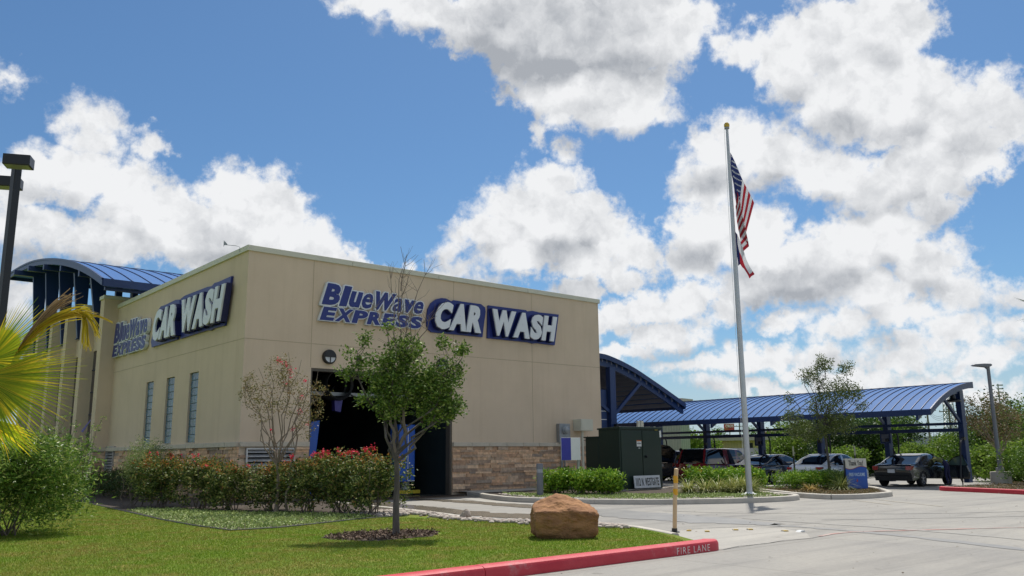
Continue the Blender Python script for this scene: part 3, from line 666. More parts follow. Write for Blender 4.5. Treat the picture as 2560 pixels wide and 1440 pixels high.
# louvred vents
m_al = pm('brushed_aluminium', (.50, .50, .49), rough=.4, metal=.5, c2=(.42, .42, .42), vs=5)
def vent(fn, a0, a1, z0, z1, parent, n):
    f = MB(); w = .055
    for (p0, p1, q0, q1) in ((a0, a1, z0, z0+w), (a0, a1, z1-w, z1), (a0, a0+w, z0+w, z1-w), (a1-w, a1, z0+w, z1-w)):
        p, q = fn(p0, 0, -.11), fn(p1, 0, .0); f.box(p[0], q[0], p[1], q[1], q0, q1)
    fo = f.build('louver_vent', m_al, parent)
    s = MB()
    for i in range(n):
        zz = z0+w+(z1-z0-2*w)*(i+.5)/n
        P = [fn(a0+w, zz+.05, -.02), fn(a1-w, zz+.05, -.02), fn(a1-w, zz-.03, -.10), fn(a0+w, zz-.03, -.10)]
        Q = [fn(a0+w, zz+.06, -.02), fn(a1-w, zz+.06, -.02), fn(a1-w, zz-.02, -.10), fn(a0+w, zz-.02, -.10)]
        s.face(P); s.face(Q); s.face([P[2], P[3], Q[3], Q[2]])
    s.build('louver_blade', m_al, fo)
    bk = MB(); p, q = fn(a0+w, 0, -.012), fn(a1-w, 0, -.004); bk.box(p[0], q[0], p[1], q[1], z0+w, z1-w); bk.build('backing', m_dark, fo)
vent(fF, .22, 1.98, 1.15, 1.84, B, 4)
vent(fL, 13.72, 14.9, 1.0, 2.10, B, 8)
# glass block windows
m_gb = pm('glass_block', (.02, .085, .15), rough=.25, c2=(.06, .16, .24), vs=6, bump=.9, bs=9, spec=.8, island=.18)
m_mort = pm('window_mortar', (.26, .32, .37), rough=.8)
for (y0, y1, z0, z1) in WINS:
    w = MB(); w.box(.10, .16, y0, y1, z0, z1); wo_ = w.build('window', m_mort, B)
    g_ = MB(); n = 9; dz = (z1-z0)/n
    for i in range(n):
        for k in range(2):
            ya = y0+(y1-y0)*k/2; yb = y0+(y1-y0)*(k+1)/2
            g_.box(.07, .10, ya+(.012 if k == 0 else .003), yb-(.012 if k == 1 else .003), z0+i*dz+.013, z0+(i+1)*dz-.013)
    g_.build('glass_block', m_gb, wo_, bevel=.008)
    s_ = MB(); s_.box(-.02, .10, y0-.0, y1+.0, z0-.045, z0-.003); s_.build('sill', m_ledge, wo_)
# tunnel: door frame, inner walls, floor
mb = MB(); x0, x1, _, zt = DOOR
mb.box(x1-.10, x1-.002, .02, .29, .02, zt-.1); mb.box(x0+.002, x0+.06, .02, .29, .02, zt-.1); mb.box(x0+.002, x1-.002, .02, .29, zt-.10, zt-.002)
mb.build('door_frame', pm('bronze_frame', (.10, .085, .065), rough=.6), B)
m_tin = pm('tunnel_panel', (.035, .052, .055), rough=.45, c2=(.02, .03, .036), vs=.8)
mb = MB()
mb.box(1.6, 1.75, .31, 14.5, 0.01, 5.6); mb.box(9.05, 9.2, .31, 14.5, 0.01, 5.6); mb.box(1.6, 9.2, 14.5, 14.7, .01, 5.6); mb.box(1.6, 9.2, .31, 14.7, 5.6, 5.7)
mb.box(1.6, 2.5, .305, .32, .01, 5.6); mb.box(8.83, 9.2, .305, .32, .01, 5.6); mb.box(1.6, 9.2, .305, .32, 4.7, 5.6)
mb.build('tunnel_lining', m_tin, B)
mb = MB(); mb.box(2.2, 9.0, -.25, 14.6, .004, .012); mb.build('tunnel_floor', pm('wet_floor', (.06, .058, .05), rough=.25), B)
mb = MB(); mb.box(3.1, 8.6, -1.05, -.60, .004, .022)
for i in range(46): mb.box(3.14+i*.118, 3.2+i*.118, -1.0, -.65, .022, .03)
mb.build('drain_grate', pm('rusty_grate', (.07, .045, .03), rough=.8), B)
# ---- left tower wing: stucco fins, bays, slit windows
PX = -.66; fins = [15.0 + 3.37*i for i in range(6)]
for i, y in enumerate(fins):
    if i == 5: y = 31.85
    f = MB(); f.box(PX, .9, y, y+.62, 0, 9.02); fo = f.build('pilaster', m_stucco, B)
    c = MB(); c.box(PX-.06, .96, y-.06, y+.68, 9.02, 9.2); c.build('pilaster_cap', m_cream, fo, bevel=.012)
    s = MB(); veneer(s, PX-.0, 0.0, lambda a, z, d, y=y: (a, y+d, z))
    s.build('stone_base', m_stone, fo)
    s = MB(); s.box(PX-.05, 0, y-.11, y-.001, LB, LT); s.build('ledge', m_ledge, fo)
m_slit = glassmat('dark_slit_glass', (.010, .014, .045), .08); m_mul = pm('navy_mullion', (.03, .035, .09), rough=.4)
for i in range(5):
    y0, y1 = fins[i]+.62, fins[i+1]
    w = MB(); XB = -.14
    wy0, wy1, wz0, wz1 = y1-1.0, y1-.01, 1.9, 6.85
    wall_holes(w, lambda a, z, d: (XB+d, a, z), y0, y1, -.05, 7.72, [(wy0, wy1, wz0, wz1)], .2)
    w.face([(XB, y0, 7.72), (XB, y1, 7.72), (.5, y1, 7.72), (.5, y0, 7.72)]); w.face([(.5, y0, 7.0), (.5, y1, 7.0), (.5, y1, 7.72), (.5, y0, 7.72)])
    wo_ = w.build('bay_wall', m_stucco, B, fixn=False)
    p = MB(); p.box(XB+.05, XB+.08, wy0, wy1, wz0, wz1); po = p.build('window', m_slit, wo_)
    q = MB()
    for zz in (2.6, 3.7, 4.8, 5.9): q.box(XB+.02, XB+.05, wy0, wy1, zz-.025, zz+.025)
    q.build('mullion', m_mul, po)
    s = MB(); veneer(s, y0, y1, lambda a, z, d: (XB+d, a, z)); s.build('stone_base', m_stone, wo_)
MB().box(.3, WX-.4, 15.2, 33.4, 7.0, 7.1).build('roof_deck', m_grey, B)
MB().box(.3, WX-.3, 33.4, 33.6, 0, 8.6).build('back_wall', m_stucco, B)
# ---- arched roof over the tower: half vault rising away from the front
RZ = [(12.2, 9.42), (14.4, 10.2), (17.0, 10.98), (19.6, 11.62), (22.3, 12.17), (25.2, 12.66), (28.0, 13.02), (31.2, 13.27), (34.3, 13.38)]
prof = [(p.x, p.y) for p in curvepts([(a, b, 0) for a, b in RZ], 4)]
XA, XE = -1.5, 13.5
mb = MB()
for i in range(len(prof)-1):
    (ya, za), (yb, zb) = prof[i], prof[i+1]
    mb.face([(XA, ya, za), (XE, ya, za), (XE, yb, zb), (XA, yb, zb)], 0)
    mb.face([(XA+.1, ya, za-.16), (XE, ya, za-.16), (XE, yb, zb-.16), (XA+.1, yb, zb-.16)], 0)
rf = mb.build('roof', m_bluer, B, fixn=False)
for p in rf.data.polygons: p.use_smooth = True
mb = MB()
k = 0
x = XA+.42
while x < XE:
    for i in range(len(prof)-1):
        (ya, za), (yb, zb) = prof[i], prof[i+1]; mb.bar((x, ya, za+.022), (x, yb, zb+.022), .022, .045)
    x += .84
mb.build('standing_seam', m_bluerib, rf)
mb = MB()
for i in range(len(prof)-1):
    (ya, za), (yb, zb) = prof[i], prof[i+1]
    mb.obox(((XA-.03), (ya+yb)/2, (za+zb)/2-.13), (.035, 0, 0), (0, (yb-ya)/2+.005, (zb-za)/2), (0, 0, .17))
    mb.obox(((XA-.06), (ya+yb)/2, (za+zb)/2-.00), (.04, 0, 0), (0, (yb-ya)/2+.005, (zb-za)/2), (0, 0, .05))
mb.box(XA-.02, XE, 12.13, 12.2, 9.09, 9.44); mb.box(XA-.02, XE, 34.3, 34.37, 13.0, 13.40)
mb.build('fascia', m_blue, rf)
# steel frames: tapered column plates and cantilever beams
def zr(y):
    for i in range(len(prof)-1):
        if prof[i][0] <= y <= prof[i+1][0]:
            t_ = (y-prof[i][0])/(prof[i+1][0]-prof[i][0]); return prof[i][1]*(1-t_)+prof[i+1][1]*t_
    return prof[-1][1]
for i in range(5):
    y = 16.9+3.35*i; zt = zr(y)-.62
    for (nm, xr, sgn) in (('column', -.16, 1),):
        c = MB(); c.prism([(-.50, 7.70), (-.14, 7.70), (-.16, zt), (-.92, zt)], lambda a, b_, t_: (a, t_, b_), y-.11, y+.11)
        co = c.build('column', m_blue, B, bevel=.012)
        g_ = MB(); g_.box(-.56, -.08, y-.16, y+.16, 7.66, 7.70); g_.build('base_plate', m_bluerib, co)
    bm_ = MB(); bm_.box(-1.46-.13*i, XE, y-.13, y+.13, zt, zt+.30); bm_.build('roof_beam', m_blue, B, bevel=.01)
    bm_ = MB(); bm_.box(3.9, 4.3, y-.15, y+.15, 7.1, zt); bm_.build('inner_column', m_blue, B)
mb = MB()
for y in (12.7, 13.6, 14.8): mb.box(XA+.2, XE, y-.05, y+.05, zr(y)-.30, zr(y)-.17)
mb.box(XA+.15, XE, 12.45, 12.62, 8.98, 9.12)
mb.box(XA+1.6, XE, 15.2, 15.4, zr(15.3)-.62, zr(15.3)-.42)
mb.build('purlin', m_blue, B)
mb = MB(); mb.tube([(.55, 14.9, 8.7), (.55, 14.9, 9.75)], .018, 6); mb.build('rod', m_grey, B)
# weather vane sensor on the parapet
an = thing('weather_sensor', 'small grey weather sensor arm clamped to the roof coping near the corner', 'weather sensor', (-.08, .62, 8.80))
MB().tube([(0, 0, -.14), (0, 0, .04), (-.1, .1, .09), (-.42, .34, .12)], .010, 6).build('arm', m_steel, an)
MB().lathe((-.44, .36, .05), [(.006, 0), (.010, .04), (.010, .2), (.004, .24)], 8).build('spindle', m_steel, an)
MB().prism([(0, 0), (.14, .03), (.02, .16)], lambda a, b_, t_: (-.44+a*.75, .36+a*-.6+t_, .10+b_), -.004, .004).build('vane', m_steel, an)

# ================================================================= WALL SIGNS
m_sgb = pm('sign_navy', (.018, .032, .20), rough=.4, c2=(.016, .028, .175))
m_sgd = pm('sign_return_blue', (.008, .013, .09), rough=.4)
m_sgw = pm('sign_white', (.74, .76, .78), rough=.35, c2=(.68, .70, .72), vs=1)
m_sgg = pm('sign_grey_return', (.50, .52, .53), rough=.4)
CW = {'CAR': (.33, .34, .33), 'WASH': (.34, .25, .195, .215), 'BlueWave': (.16, .08, .12, .115, .20, .108, .108, .109), 'EXPRESS': (.135, .16, .145, .145, .135, .14, .14)}
def boxed(name, body, widths, fn, mat, parent, off, grow):
    """condensed heavy lettering: every letter fitted to its own box; grow widens the outline evenly"""
    mb = MB(); tot = sum(widths); x = 0.0; asp = {'CAR': 2.1, 'WASH': 3.4, 'BlueWave': 5.4, 'EXPRESS': 9.0}.get(body, 8)
    for ch, w in zip(body, widths):
        w = w/tot
        if ch == ' ': x += w; continue
        v, f = text_geo(ch, off if ch not in 'ea' else .026, .5, 3); lo, hi = v.min(0), v.max(0)
        top = .80 if ch in 'uaev' else (.16 if ch == '.' else 1.0); gap = (.006 if ch not in 'AWv' else -.004) if body != '1112 N. WESTGATE' else (.016 if ch == '1' else .007)
        cx = x+w/2; hw_ = (w-2*gap)/2; b0 = len(mb.v)
        for p in v:
            uu = (p[0]-lo[0])/(hi[0]-lo[0])*2-1; vv = (p[1]-lo[1])/(hi[1]-lo[1])
            mb.v.append((cx+uu*hw_, vv*top, p[2]*2))
        one = mb.v[b0:]; del mb.v[b0:]
        n = 10 if grow else 1
        for k in range(n):
            du, dv = (grow*math.cos(2*math.pi*k/n)/asp, grow*math.sin(2*math.pi*k/n)) if grow else (0, 0)
            b1 = len(mb.v); mb.v += [tuple(fn(a+du, b_+dv, c-.012*k)) for a, b_, c in one]
            mb.f += [tuple(i+b1 for i in q) for q in f]; mb.m += [0]*len(f)
        x += w
    return mb.build(name, mat, parent)
def signset(label, org, rz_, fn, carb, washb, CARq, WASHq, BLq, EXq, off_car):
    s = thing('wall_sign', label, 'sign', org)
    o3 = Vector(org)
    L = lambda p: tuple(Vector(p)-o3)
    for nm, poly in (('backing', carb), ('backing', washb)):
        MB().prism(poly, lambda a, z, t_: L(fn(a, z, t_)), -.10, -.02).build(nm, m_sgb, s)
    def quadmap(q, d0, d1):      # q = bottom-left, bottom-right, top-right, top-left in wall coords
        def f(u, v, d):
            a = (q[0][0]*(1-u)+q[1][0]*u)*(1-v)+(q[3][0]*(1-u)+q[2][0]*u)*v
            z = (q[0][1]*(1-u)+q[1][1]*u)*(1-v)+(q[3][1]*(1-u)+q[2][1]*u)*v
            t_ = d0+(d1-d0)*(d+1)/2
            return L(fn(a, z, t_))
        return f
    for body, q in (('CAR', CARq), ('WASH', WASHq)):
        lo = boxed('letters', body, CW[body], quadmap(q, -.37, -.30), m_sgw, s, .060, 0)
        boxed('letter_return', body, CW[body], quadmap(q, -.299, -.10), m_sgd, lo, .060, .03)
    for body, q, sp in (('BlueWave', BLq, .84), ('EXPRESS', EXq, .86)):
        lo = boxed('letters', body, CW[body], quadmap(q, -.185, -.16), m_sgb, s, .052, 0)
        boxed('letter_return', body, CW[body], quadmap(q, -.159, -.02), m_sgw, lo, .052, .065)
    return s
ff = lambda a, z, d: (a, d, z)
signset('blue and white car wash sign on the front wall above the tunnel exit', (8.8, 0, 7.1), 0, ff,
  [(7.45, 6.88), (7.51, 7.29), (7.66, 7.56), (7.9, 7.74), (8.15, 7.82), (8.4, 7.83), (8.69, 7.73), (8.77, 7.8), (9.4, 7.79), (9.76, 7.79), (10.22, 7.79), (10.43, 7.67), (10.47, 7.49), (10.39, 7.05), (10.29, 6.39), (7.7, 6.38), (7.55, 6.46), (7.47, 6.63)],
  [(10.61, 7.78), (12.75, 7.79), (12.81, 7.74), (13.12, 7.8), (13.5, 7.77), (14.73, 7.79), (14.44, 6.36), (13.32, 6.37), (13.13, 6.33), (12.88, 6.37), (10.56, 6.37)],
  [(7.56, 6.50), (10.02, 6.50), (10.24, 7.63), (7.83, 7.63)], [(10.56, 6.48), (14.16, 6.48), (14.40, 7.60), (10.66, 7.60)],
  [(2.74, 6.98), (7.16, 7.04), (7.38, 7.66), (2.98, 7.80)], [(2.68, 6.40), (7.12, 6.44), (7.26, 6.92), (2.84, 6.90)], .3)
fl2 = lambda a, z, d: (d, -a, z)   # a runs towards the viewer's right (-y)
neg = lambda P: [(-y, z) for y, z in P]
signset('blue and white car wash sign on the left wall above the glass block windows', (0, 8.0, 7.1), 0, fl2,
  neg([(9.42, 6.17), (9.55, 6.4), (9.3, 7.1), (8.99, 7.66), (8.6, 7.82), (8.2, 7.80), (7.77, 7.81), (6.84, 7.84), (6.36, 7.78), (6.25, 7.0), (6.36, 6.17)]),
  neg([(6.24, 7.8), (5.79, 7.86), (3.44, 7.84), (3.0, 7.80), (2.76, 7.88), (2.34, 7.86), (1.2, 7.88), (1.59, 6.15), (2.6, 6.17), (2.9, 6.12), (3.2, 6.17), (6.03, 6.16)]),
  neg([(8.73, 6.30), (5.95, 6.28), (5.72, 7.55), (8.45, 7.58)]), neg([(5.42, 6.28), (1.40, 6.28), (1.06, 7.57), (5.30, 7.57)]),
  neg([(14.76, 6.86), (9.98, 6.88), (9.92, 7.62), (14.62, 7.80)]), neg([(14.86, 6.24), (10.12, 6.20), (9.98, 6.78), (14.72, 6.76)]), .3)

# ================================================================= WALL EQUIPMENT
def wall_lamp(x, z, label):
    t_ = thing('wall_lamp', label, 'wall lamp', (x, 0, z), group='round bulkhead lamps over the tunnel exit')
    P = [(.24, -.03), (.26, -.10), (.245, -.14), (.20, -.16)]
    mb = MB(); n = 24; b0 = 0
    for (r_, d) in [(.26, -.001), (.27, -.10), (.25, -.15), (.21, -.16)]:
        for k_ in range(n): a = 2*math.pi*k_/n; mb.v.append((r_*math.cos(a), d, r_*math.sin(a)))
    for i in range(3):
        for k_ in range(n): mb.f.append((i*n+k_, i*n+(k_+1) % n, (i+1)*n+(k_+1) % n, (i+1)*n+k_)); mb.m.append(0)
    mb.build('housing', m_black, t_, smooth=True)
    g_ = MB(); pts = [(.21*math.cos(a), .21*math.sin(a)) for a in [math.pi+math.pi*k_/14 for k_ in range(15)]]
    g_.prism(pts, lambda a, b_, t2: (a, t2, b_), -.15, -.12).build('lens', pm('frosted_lens', (.62, .64, .66), rough=.3), t_)
    h_ = MB(); pts = [(.215*math.cos(a), .215*math.sin(a)) for a in [math.pi*k_/14 for k_ in range(15)]]
    h_.prism(pts, lambda a, b_, t2: (a, t2, b_), -.175, -.12).build('hood', m_black, t_)
    MB().box(-.018, .018, -.17, -.151, -.21, .0).box(-.21, .21, -.178, -.151, -.018, .018).build('guard', m_black, t_)
wall_lamp(3.20, 5.09, 'round black bulkhead lamp above the left side of the tunnel exit')
wall_lamp(8.25, 5.10, 'round black bulkhead lamp half hidden behind the tree crown')
em = thing('electric_meter', 'grey electric meter box with round glass meter on the front wall', 'electric meter', (14.85, 0, 2.45))
MB().box(-.33, .33, -.22, -.002, -.42, .42).build('cabinet', m_steel, em, bevel=.015)
mb = MB(); n = 20
for (r_, d) in [(.19, -.221), (.19, -.27), (.15, -.275), (.14, -.36), (.10, -.39)]:
    for k_ in range(n): a = 2*math.pi*k_/n; mb.v.append((.02+r_*math.cos(a), d, .14+r_*math.sin(a)))
for i in range(4):
    for k_ in range(n): mb.f.append((i*n+k_, i*n+(k_+1) % n, (i+1)*n+(k_+1) % n, (i+1)*n+k_)); mb.m.append(0)
mb.f.append(tuple(4*n+k_ for k_ in range(n))); mb.m.append(0)
mb.build('meter', pm('meter_glass', (.32, .34, .35), rough=.15, spec=.8), em, smooth=True)
MB().tube([(-.16, -.15, -.42), (-.16, -.15, -2.3)], .045, 8).tube([(.02, -.15, -.42), (.02, -.15, -2.3)], .03, 8).build('conduit', m_steel, em)
ub = thing('utility_box', 'cream painted utility box with a conduit below it on the front wall', 'utility box', (15.95, 0, 2.82))
MB().box(-.38, .38, -.52, -.002, -.26, .26).build('cabinet', m_cream, ub, bevel=.015)
MB().box(-.33, .33, -.532, -.521, -.22, .22).build('door', m_cream, ub)
MB().tube([(-.1, -.3, -.262), (-.1, -.3, -2.65)], .06, 10).build('conduit', m_cream, ub)
MB().tube(curvepts([(.0, -.1, -.62), (.25, -.12, -.68), (.4, -.12, -.62), (.42, -.1, -.48)], 5), .012, 6).build('cable', m_black, ub)

# ================================================================= WASH EQUIPMENT IN THE TUNNEL
m_eqb = pm('wash_arch_blue', (.02, .11, .52), rough=.35, c2=(.018, .10, .46))
wl = thing('wash_arch_panel', 'slanted blue equipment panel just inside the left side of the tunnel', 'wash equipment', (3.35, 1.5, .02))
MB().prism([(-.35, 0), (.05, 0), (.33, 2.85), (.02, 2.80), (-.2, 2.55)], lambda a, b_, t_: (a, t_, b_), -.12, .5).build('panel', m_eqb, wl, bevel=.02)
wr = thing('wash_tower', 'tall blue wash tower with white piping inside the tunnel behind the tree trunk', 'wash equipment', (7.5, 1.5, .02))
MB().box(-.38, .38, -.25, .45, .50, 2.75).build('panel', m_eqb, wr, bevel=.04)
mb = MB(); mb.box(.02, .045, -.262, -.251, .55, 2.6); mb.box(.045, .36, -.262, -.251, .52, .55); mb.box(.045, .36, -.262, -.251, 1.75, 1.775); mb.build('trim_line', m_white, wr)
MB().lathe((0.12, .1, 0), [(.26, 0), (.26, .12), (.24, .13), (.24, .30), (.22, .32), (.22, .50)], 18).build('pedestal', m_steel, wr)
MB().box(-.55, .5, -.45, -.28, .05, .18).build('bumper', pm('yellow_paint', (.55, .42, .02), rough=.5), wr)
bl = thing('dryer_blower', 'big dark round dryer blower with a blue nozzle hanging inside the tunnel', 'dryer blower', (4.45, 1.6, 4.25))
mb = MB(); n = 26; prf = [(.50, -.2), (.58, -.28), (.62, -.2), (.62, .3), (.48, .35), (.42, .1)]
for (r_, d) in prf:
    for k_ in range(n): a = 2*math.pi*k_/n; mb.v.append((r_*math.cos(a), d, r_*math.sin(a)))
for i in range(len(prf)-1):
    for k_ in range(n): mb.f.append((i*n+k_, i*n+(k_+1) % n, (i+1)*n+(k_+1) % n, (i+1)*n+k_)); mb.m.append(0)
mb.build('blower_housing', pm('blower_plastic', (.035, .037, .04), rough=.5), bl, smooth=True)
mb = MB(); mb.lathe((0, 0.05, -.02), [(.42, .2), (.10, -.05)], 20); 
MB().prism([(-.18, -.55), (.18, -.55), (.10, -1.05), (-.14, -1.0)], lambda a, b_, t_: (a+.05, t_, b_), -.1, .15).build('nozzle', pm('nozzle_violet', (.05, .04, .25), rough=.4), bl)
MB().box(-.05, .28, -.3, -.2, .35, .44).build('motor_box', m_steel, bl)
MB().tube([(0, 0.05, .5), (0, .05, 1.28)], .05, 8).build('hanger', m_steel, bl)
cb = thing('cross_beam', 'grey steel cross beam spanning the tunnel just inside the exit', 'steel beam', (5.3, 1.75, 3.9))
MB().box(-3.52, 3.72, -.06, .06, -.07, .07).build('beam', m_steel, cb)
mb = MB()
for x in (-2.6, -.2, 2.2): mb.tube(curvepts([(x, -.1, .0), (x+.6, -.12, -.25), (x+1.3, -.1, -.1), (x+1.7, -.1, .3)], 5), .02, 6)
mb.build('hose', m_black, cb)
# ================================================================= DRIVE-THROUGH CANOPY
A = thing('entrance_canopy', 'navy arched canopy with diagonal braces behind the right corner of the building', 'canopy', (20.2, .8, 0))
ax, ay = 20.2, .8
arc = [(17.7, 6.12), (18.35, 6.10), (19.0, 5.98), (19.78, 5.78), (20.7, 5.48), (21.55, 5.14), (22.5, 4.75), (23.5, 4.32), (24.42, 3.92)]
full = [(-3.5+17.6-0.0, 4.4), (15.4, 5.2), (16.6, 5.85)]
arc = [(17.5, 6.12)] + arc[1:]
arcP = [(p.x-ax, p.y) for p in curvepts([(a, b, 0) for a, b in arc], 4)]
Y0, Y1 = -.2, 13.0
mb = MB()
for i in range(len(arcP)-1):
    (xa, za), (xb, zb) = arcP[i], arcP[i+1]
    mb.face([(xa, Y0, za+.16), (xb, Y0, zb+.16), (xb, Y1, zb+.16), (xa, Y1, za+.16)])
    mb.face([(xa, Y0, za+.10), (xb, Y0, zb+.10), (xb, Y1, zb+.10), (xa, Y1, za+.10)])
rf = mb.build('roof', m_bluer, A, fixn=False)
mb = MB(); y = Y0+.3
while y < Y1:
    for i in range(0, len(arcP)-1): (xa, za), (xb, zb) = arcP[i], arcP[i+1]; mb.bar((xa, y, za+.19), (xb, y, zb+.19), .03, .06)
    y += .6
mb.build('standing_seam', m_bluerib, rf)
mb = MB()
for i in range(len(arcP)-1):
    (xa, za), (xb, zb) = arcP[i], arcP[i+1]
    mb.obox(((xa+xb)/2, Y0-.03, (za+zb)/2+.07), ((xb-xa)/2+.004, 0, (zb-za)/2), (0, .03, 0), (0, 0, .12))
mb.box(arcP[-1][0]-.02, arcP[-1][0]+.04, Y0, Y1, 3.80, 4.08)
mb.build('fascia', m_blue, rf)
mb = MB()
for i in range(len(arcP)-1):
    (xa, za), (xb, zb) = arcP[i], arcP[i+1]
    mb.obox(((xa+xb)/2, 0, (za+zb)/2-.20), ((xb-xa)/2+.004, 0, (zb-za)/2), (0, .07, 0), (0, 0, .155))
mb.build('arch_beam', m_blue, A)
mb = MB()
for i in range(2, len(arcP)-1, 2):
    x, z = arcP[i]; mb.box(x-.03, x+.03, Y0+.1, Y1-.1, z-.16, z+.06)
m_pur = pm('pale_purlin', (.20, .21, .28), rough=.5)
mb.build('purlin', m_pur, A)
for yy in (.0, 6.2, 12.2):
    c = MB(); px = -1.20
    c.box(px-.20, px+.20, yy-.15, yy+.15, .02, 5.72); c.build('post', m_blue, A, bevel=.02)
    c = MB(); c.bar((px+.1, yy, 3.35), (21.15-ax, yy, 5.02), .13, .15); c.build('brace', m_blue, A)
    c = MB(); c.bar((px-.1, yy, 3.5), (px-2.0, yy, 4.6), .13, .15); c.build('brace', m_blue, A)
MB().box(-1.25, -1.13, -.34, -.16, 2.55, 2.95).build('flood_light', m_black, A)
MB().box(-1.26, -1.12, -.365, -.341, 2.55, 2.74).build('lamp_lens', m_white, A)
# menu board on the pay station, partly hidden by the building corner
mbd = thing('menu_board', 'navy menu board with white lettering beside the building corner', 'menu board', (18.25, .9, 0))
MB().box(-.55, .45, -.06, .06, .9, 4.6).build('board', m_blue, mbd)
mb = MB()
for z in (3.55, 3.15): mb.box(-.4, .42, -.066, -.061, z, z+.03)
mb.build('rule', m_sgw, mbd)
lettering('lettering', 'OPEN', lambda u, v, d: (-.4+.8*u, -.068-.004*(d+1)/2, 2.62+.22*v), m_sgw, mbd, offset=.03) if False else MB().box(-.3, .4, -.066, -.061, 2.3, 2.33).build('rule', m_sgw, mbd)
ps = thing('two_sided_sign', 'cream two-sided sign panel standing behind the green cabinet', 'sign panel', (19.55, -.5, 0))
MB().box(-.21, -.02, -.05, .05, 2.0, 3.06).box(.02, .21, -.05, .05, 2.0, 3.06).build('panel', m_cream, ps, bevel=.01)
MB().box(-.02, .02, -.03, .03, 2.0, 3.10).build('frame', pm('dark_frame', (.06, .06, .06), rough=.5), ps)
MB().tube([(-.14, 0, 0.13), (-.14, 0, 2.0)], .03, 8).tube([(.14, 0, .13), (.14, 0, 2.0)], .03, 8).build('post', m_steel, ps)

# ================================================================= VACUUM CANOPY
V = thing('vacuum_canopy', 'long curved blue metal canopy over the parked cars at the vacuums', 'canopy', (28.8, -11.4, 0))
vx, vy = 28.8, -11.4
vp = [(24.55, 3.23), (25.15, 3.53), (25.8, 3.81), (26.55, 4.07), (27.3, 4.27), (27.95, 4.40), (28.6, 4.49), (29.0, 4.53)]
vP = [(p.x-vx, p.y) for p in curvepts([(a, b, 0) for a, b in vp], 4)]
VY0, VY1 = -.55, 24.0
mb = MB()
for i in range(len(vP)-1):
    (xa, za), (xb, zb) = vP[i], vP[i+1]
    mb.face([(xa, VY0, za), (xb, VY0, zb), (xb, VY1, zb), (xa, VY1, za)])
    mb.face([(xa, VY0, za-.05), (xb, VY0, zb-.05), (xb, VY1, zb-.05), (xa, VY1, za-.05)])
rf = mb.build('roof', m_bluer, V, fixn=False)
for p in rf.data.polygons: p.use_smooth = True
mb = MB(); y = VY0+.35
while y < VY1:
    for i in range(0, len(vP)-1):
        (xa, za), (xb, zb) = vP[i], vP[i+1]; mb.bar((xa, y, za+.018), (xb, y, zb+.018), .020, .036)
    y += .43
mb.build('standing_seam', m_bluerib, rf)
mb = MB()
for i in range(len(vP)-1):
    (xa, za), (xb, zb) = vP[i], vP[i+1]
    mb.obox(((xa+xb)/2, VY0-.03, (za+zb)/2-.11), ((xb-xa)/2+.004, 0, (zb-za)/2), (0, .03, 0), (0, 0, .125))
mb.box(vP[0][0]-.05, vP[0][0], VY0-.06, VY1, 2.98, 3.23)
mb.box(vP[-1][0], vP[-1][0]+.06, VY0-.06, VY1, 4.28, 4.56)
mb.build('fascia', m_blue, rf)
mb = MB()
for x in (-3.6, -2.8, -2.0, -1.0): 
    z = min(vP, key=lambda q: abs(q[0]-x))[1]; mb.box(x-.04, x+.04, VY0, VY1, z-.14, z-.055)
mb.build('purlin', m_blue, V)
posts = [0, 3.48, 7.0, 10.5, 14.1, 17.6, 21.1]
for y in posts:
    MB().box(-.05, .33, y-.12, y+.12, .12, 4.22).build('post', m_blue, V, bevel=.015)
    MB().bar((.0, y, 2.75), (-1.72, y, 3.92), .10, .12).build('brace', m_blue, V)
    mb = MB(); zs = [(q[0], q[1]) for q in vP]
    for i in range(len(vP)-1):
        (xa, za), (xb, zb) = vP[i], vP[i+1]; mb.obox(((xa+xb)/2, y, (za+zb)/2-.34), ((xb-xa)/2+.003, 0, (zb-za)/2), (0, .05, 0), (0, 0, .11))
    mb.build('rafter', m_blue, V)
mb = MB(); mb.box(-.12, -.051, 0.0, 21.1, 2.66, 2.78); mb.box(-.13, -.051, 0.0, 21.1, 2.36, 2.52)
mb.build('rail', m_blue, V)
mb = MB(); mb.tube([(.39, -.1, 2.72), (.39, 21, 2.72)], .05, 8); mb.build('vacuum_pipe', m_blue, V)
# pieces mounted on the posts: things of their own
m_hose = pm('vacuum_hose', (.018, .018, .022), rough=.5)
hl = ['black vacuum hose hanging beside the open door of the black coupe', 'black vacuum hose on the post behind the roof of the black coupe', 'black vacuum hose on the post behind the small tree', 'black vacuum hose on the post behind the black sedan', 'black vacuum hose on the post behind the dark red minivan', 'black vacuum hose hanging right beside the green cabinet']
def hose(i, pts):
    t_ = thing('vacuum_hose', hl[i], 'vacuum hose', (vx+.15, vy+posts[i], 1.9), group='vacuum hoses on the canopy posts')
    MB().tube(curvepts(pts, 6), .04, 8).build('hose', m_hose, t_, smooth=True)
    MB().box(-.42, -.20, -.18, -.06, .08, .22).build('hose_hanger', m_black, t_)
    MB().tube([Vector(pts[-1])+Vector((0, 0, .12)), Vector(pts[-1])+Vector((.02, .02, -.25))], [.035, .02], 8).build('nozzle', m_black, t_)
hose(0, [(-.32, -.12, .15), (-.5, -.12, .12), (-.75, -.12, -.15), (-.85, -.1, -.9), (-1.0, -.1, -1.5), (-.85, -.1, -1.72)])
for i in range(1, 6):
    hose(i, [(-.2, -.2, .55), (.05, -.35, .55), (.12, -.42, .25), (.1, -.42, -.3), (-.1, -.4, -.6), (-.3, -.36, -.35)])
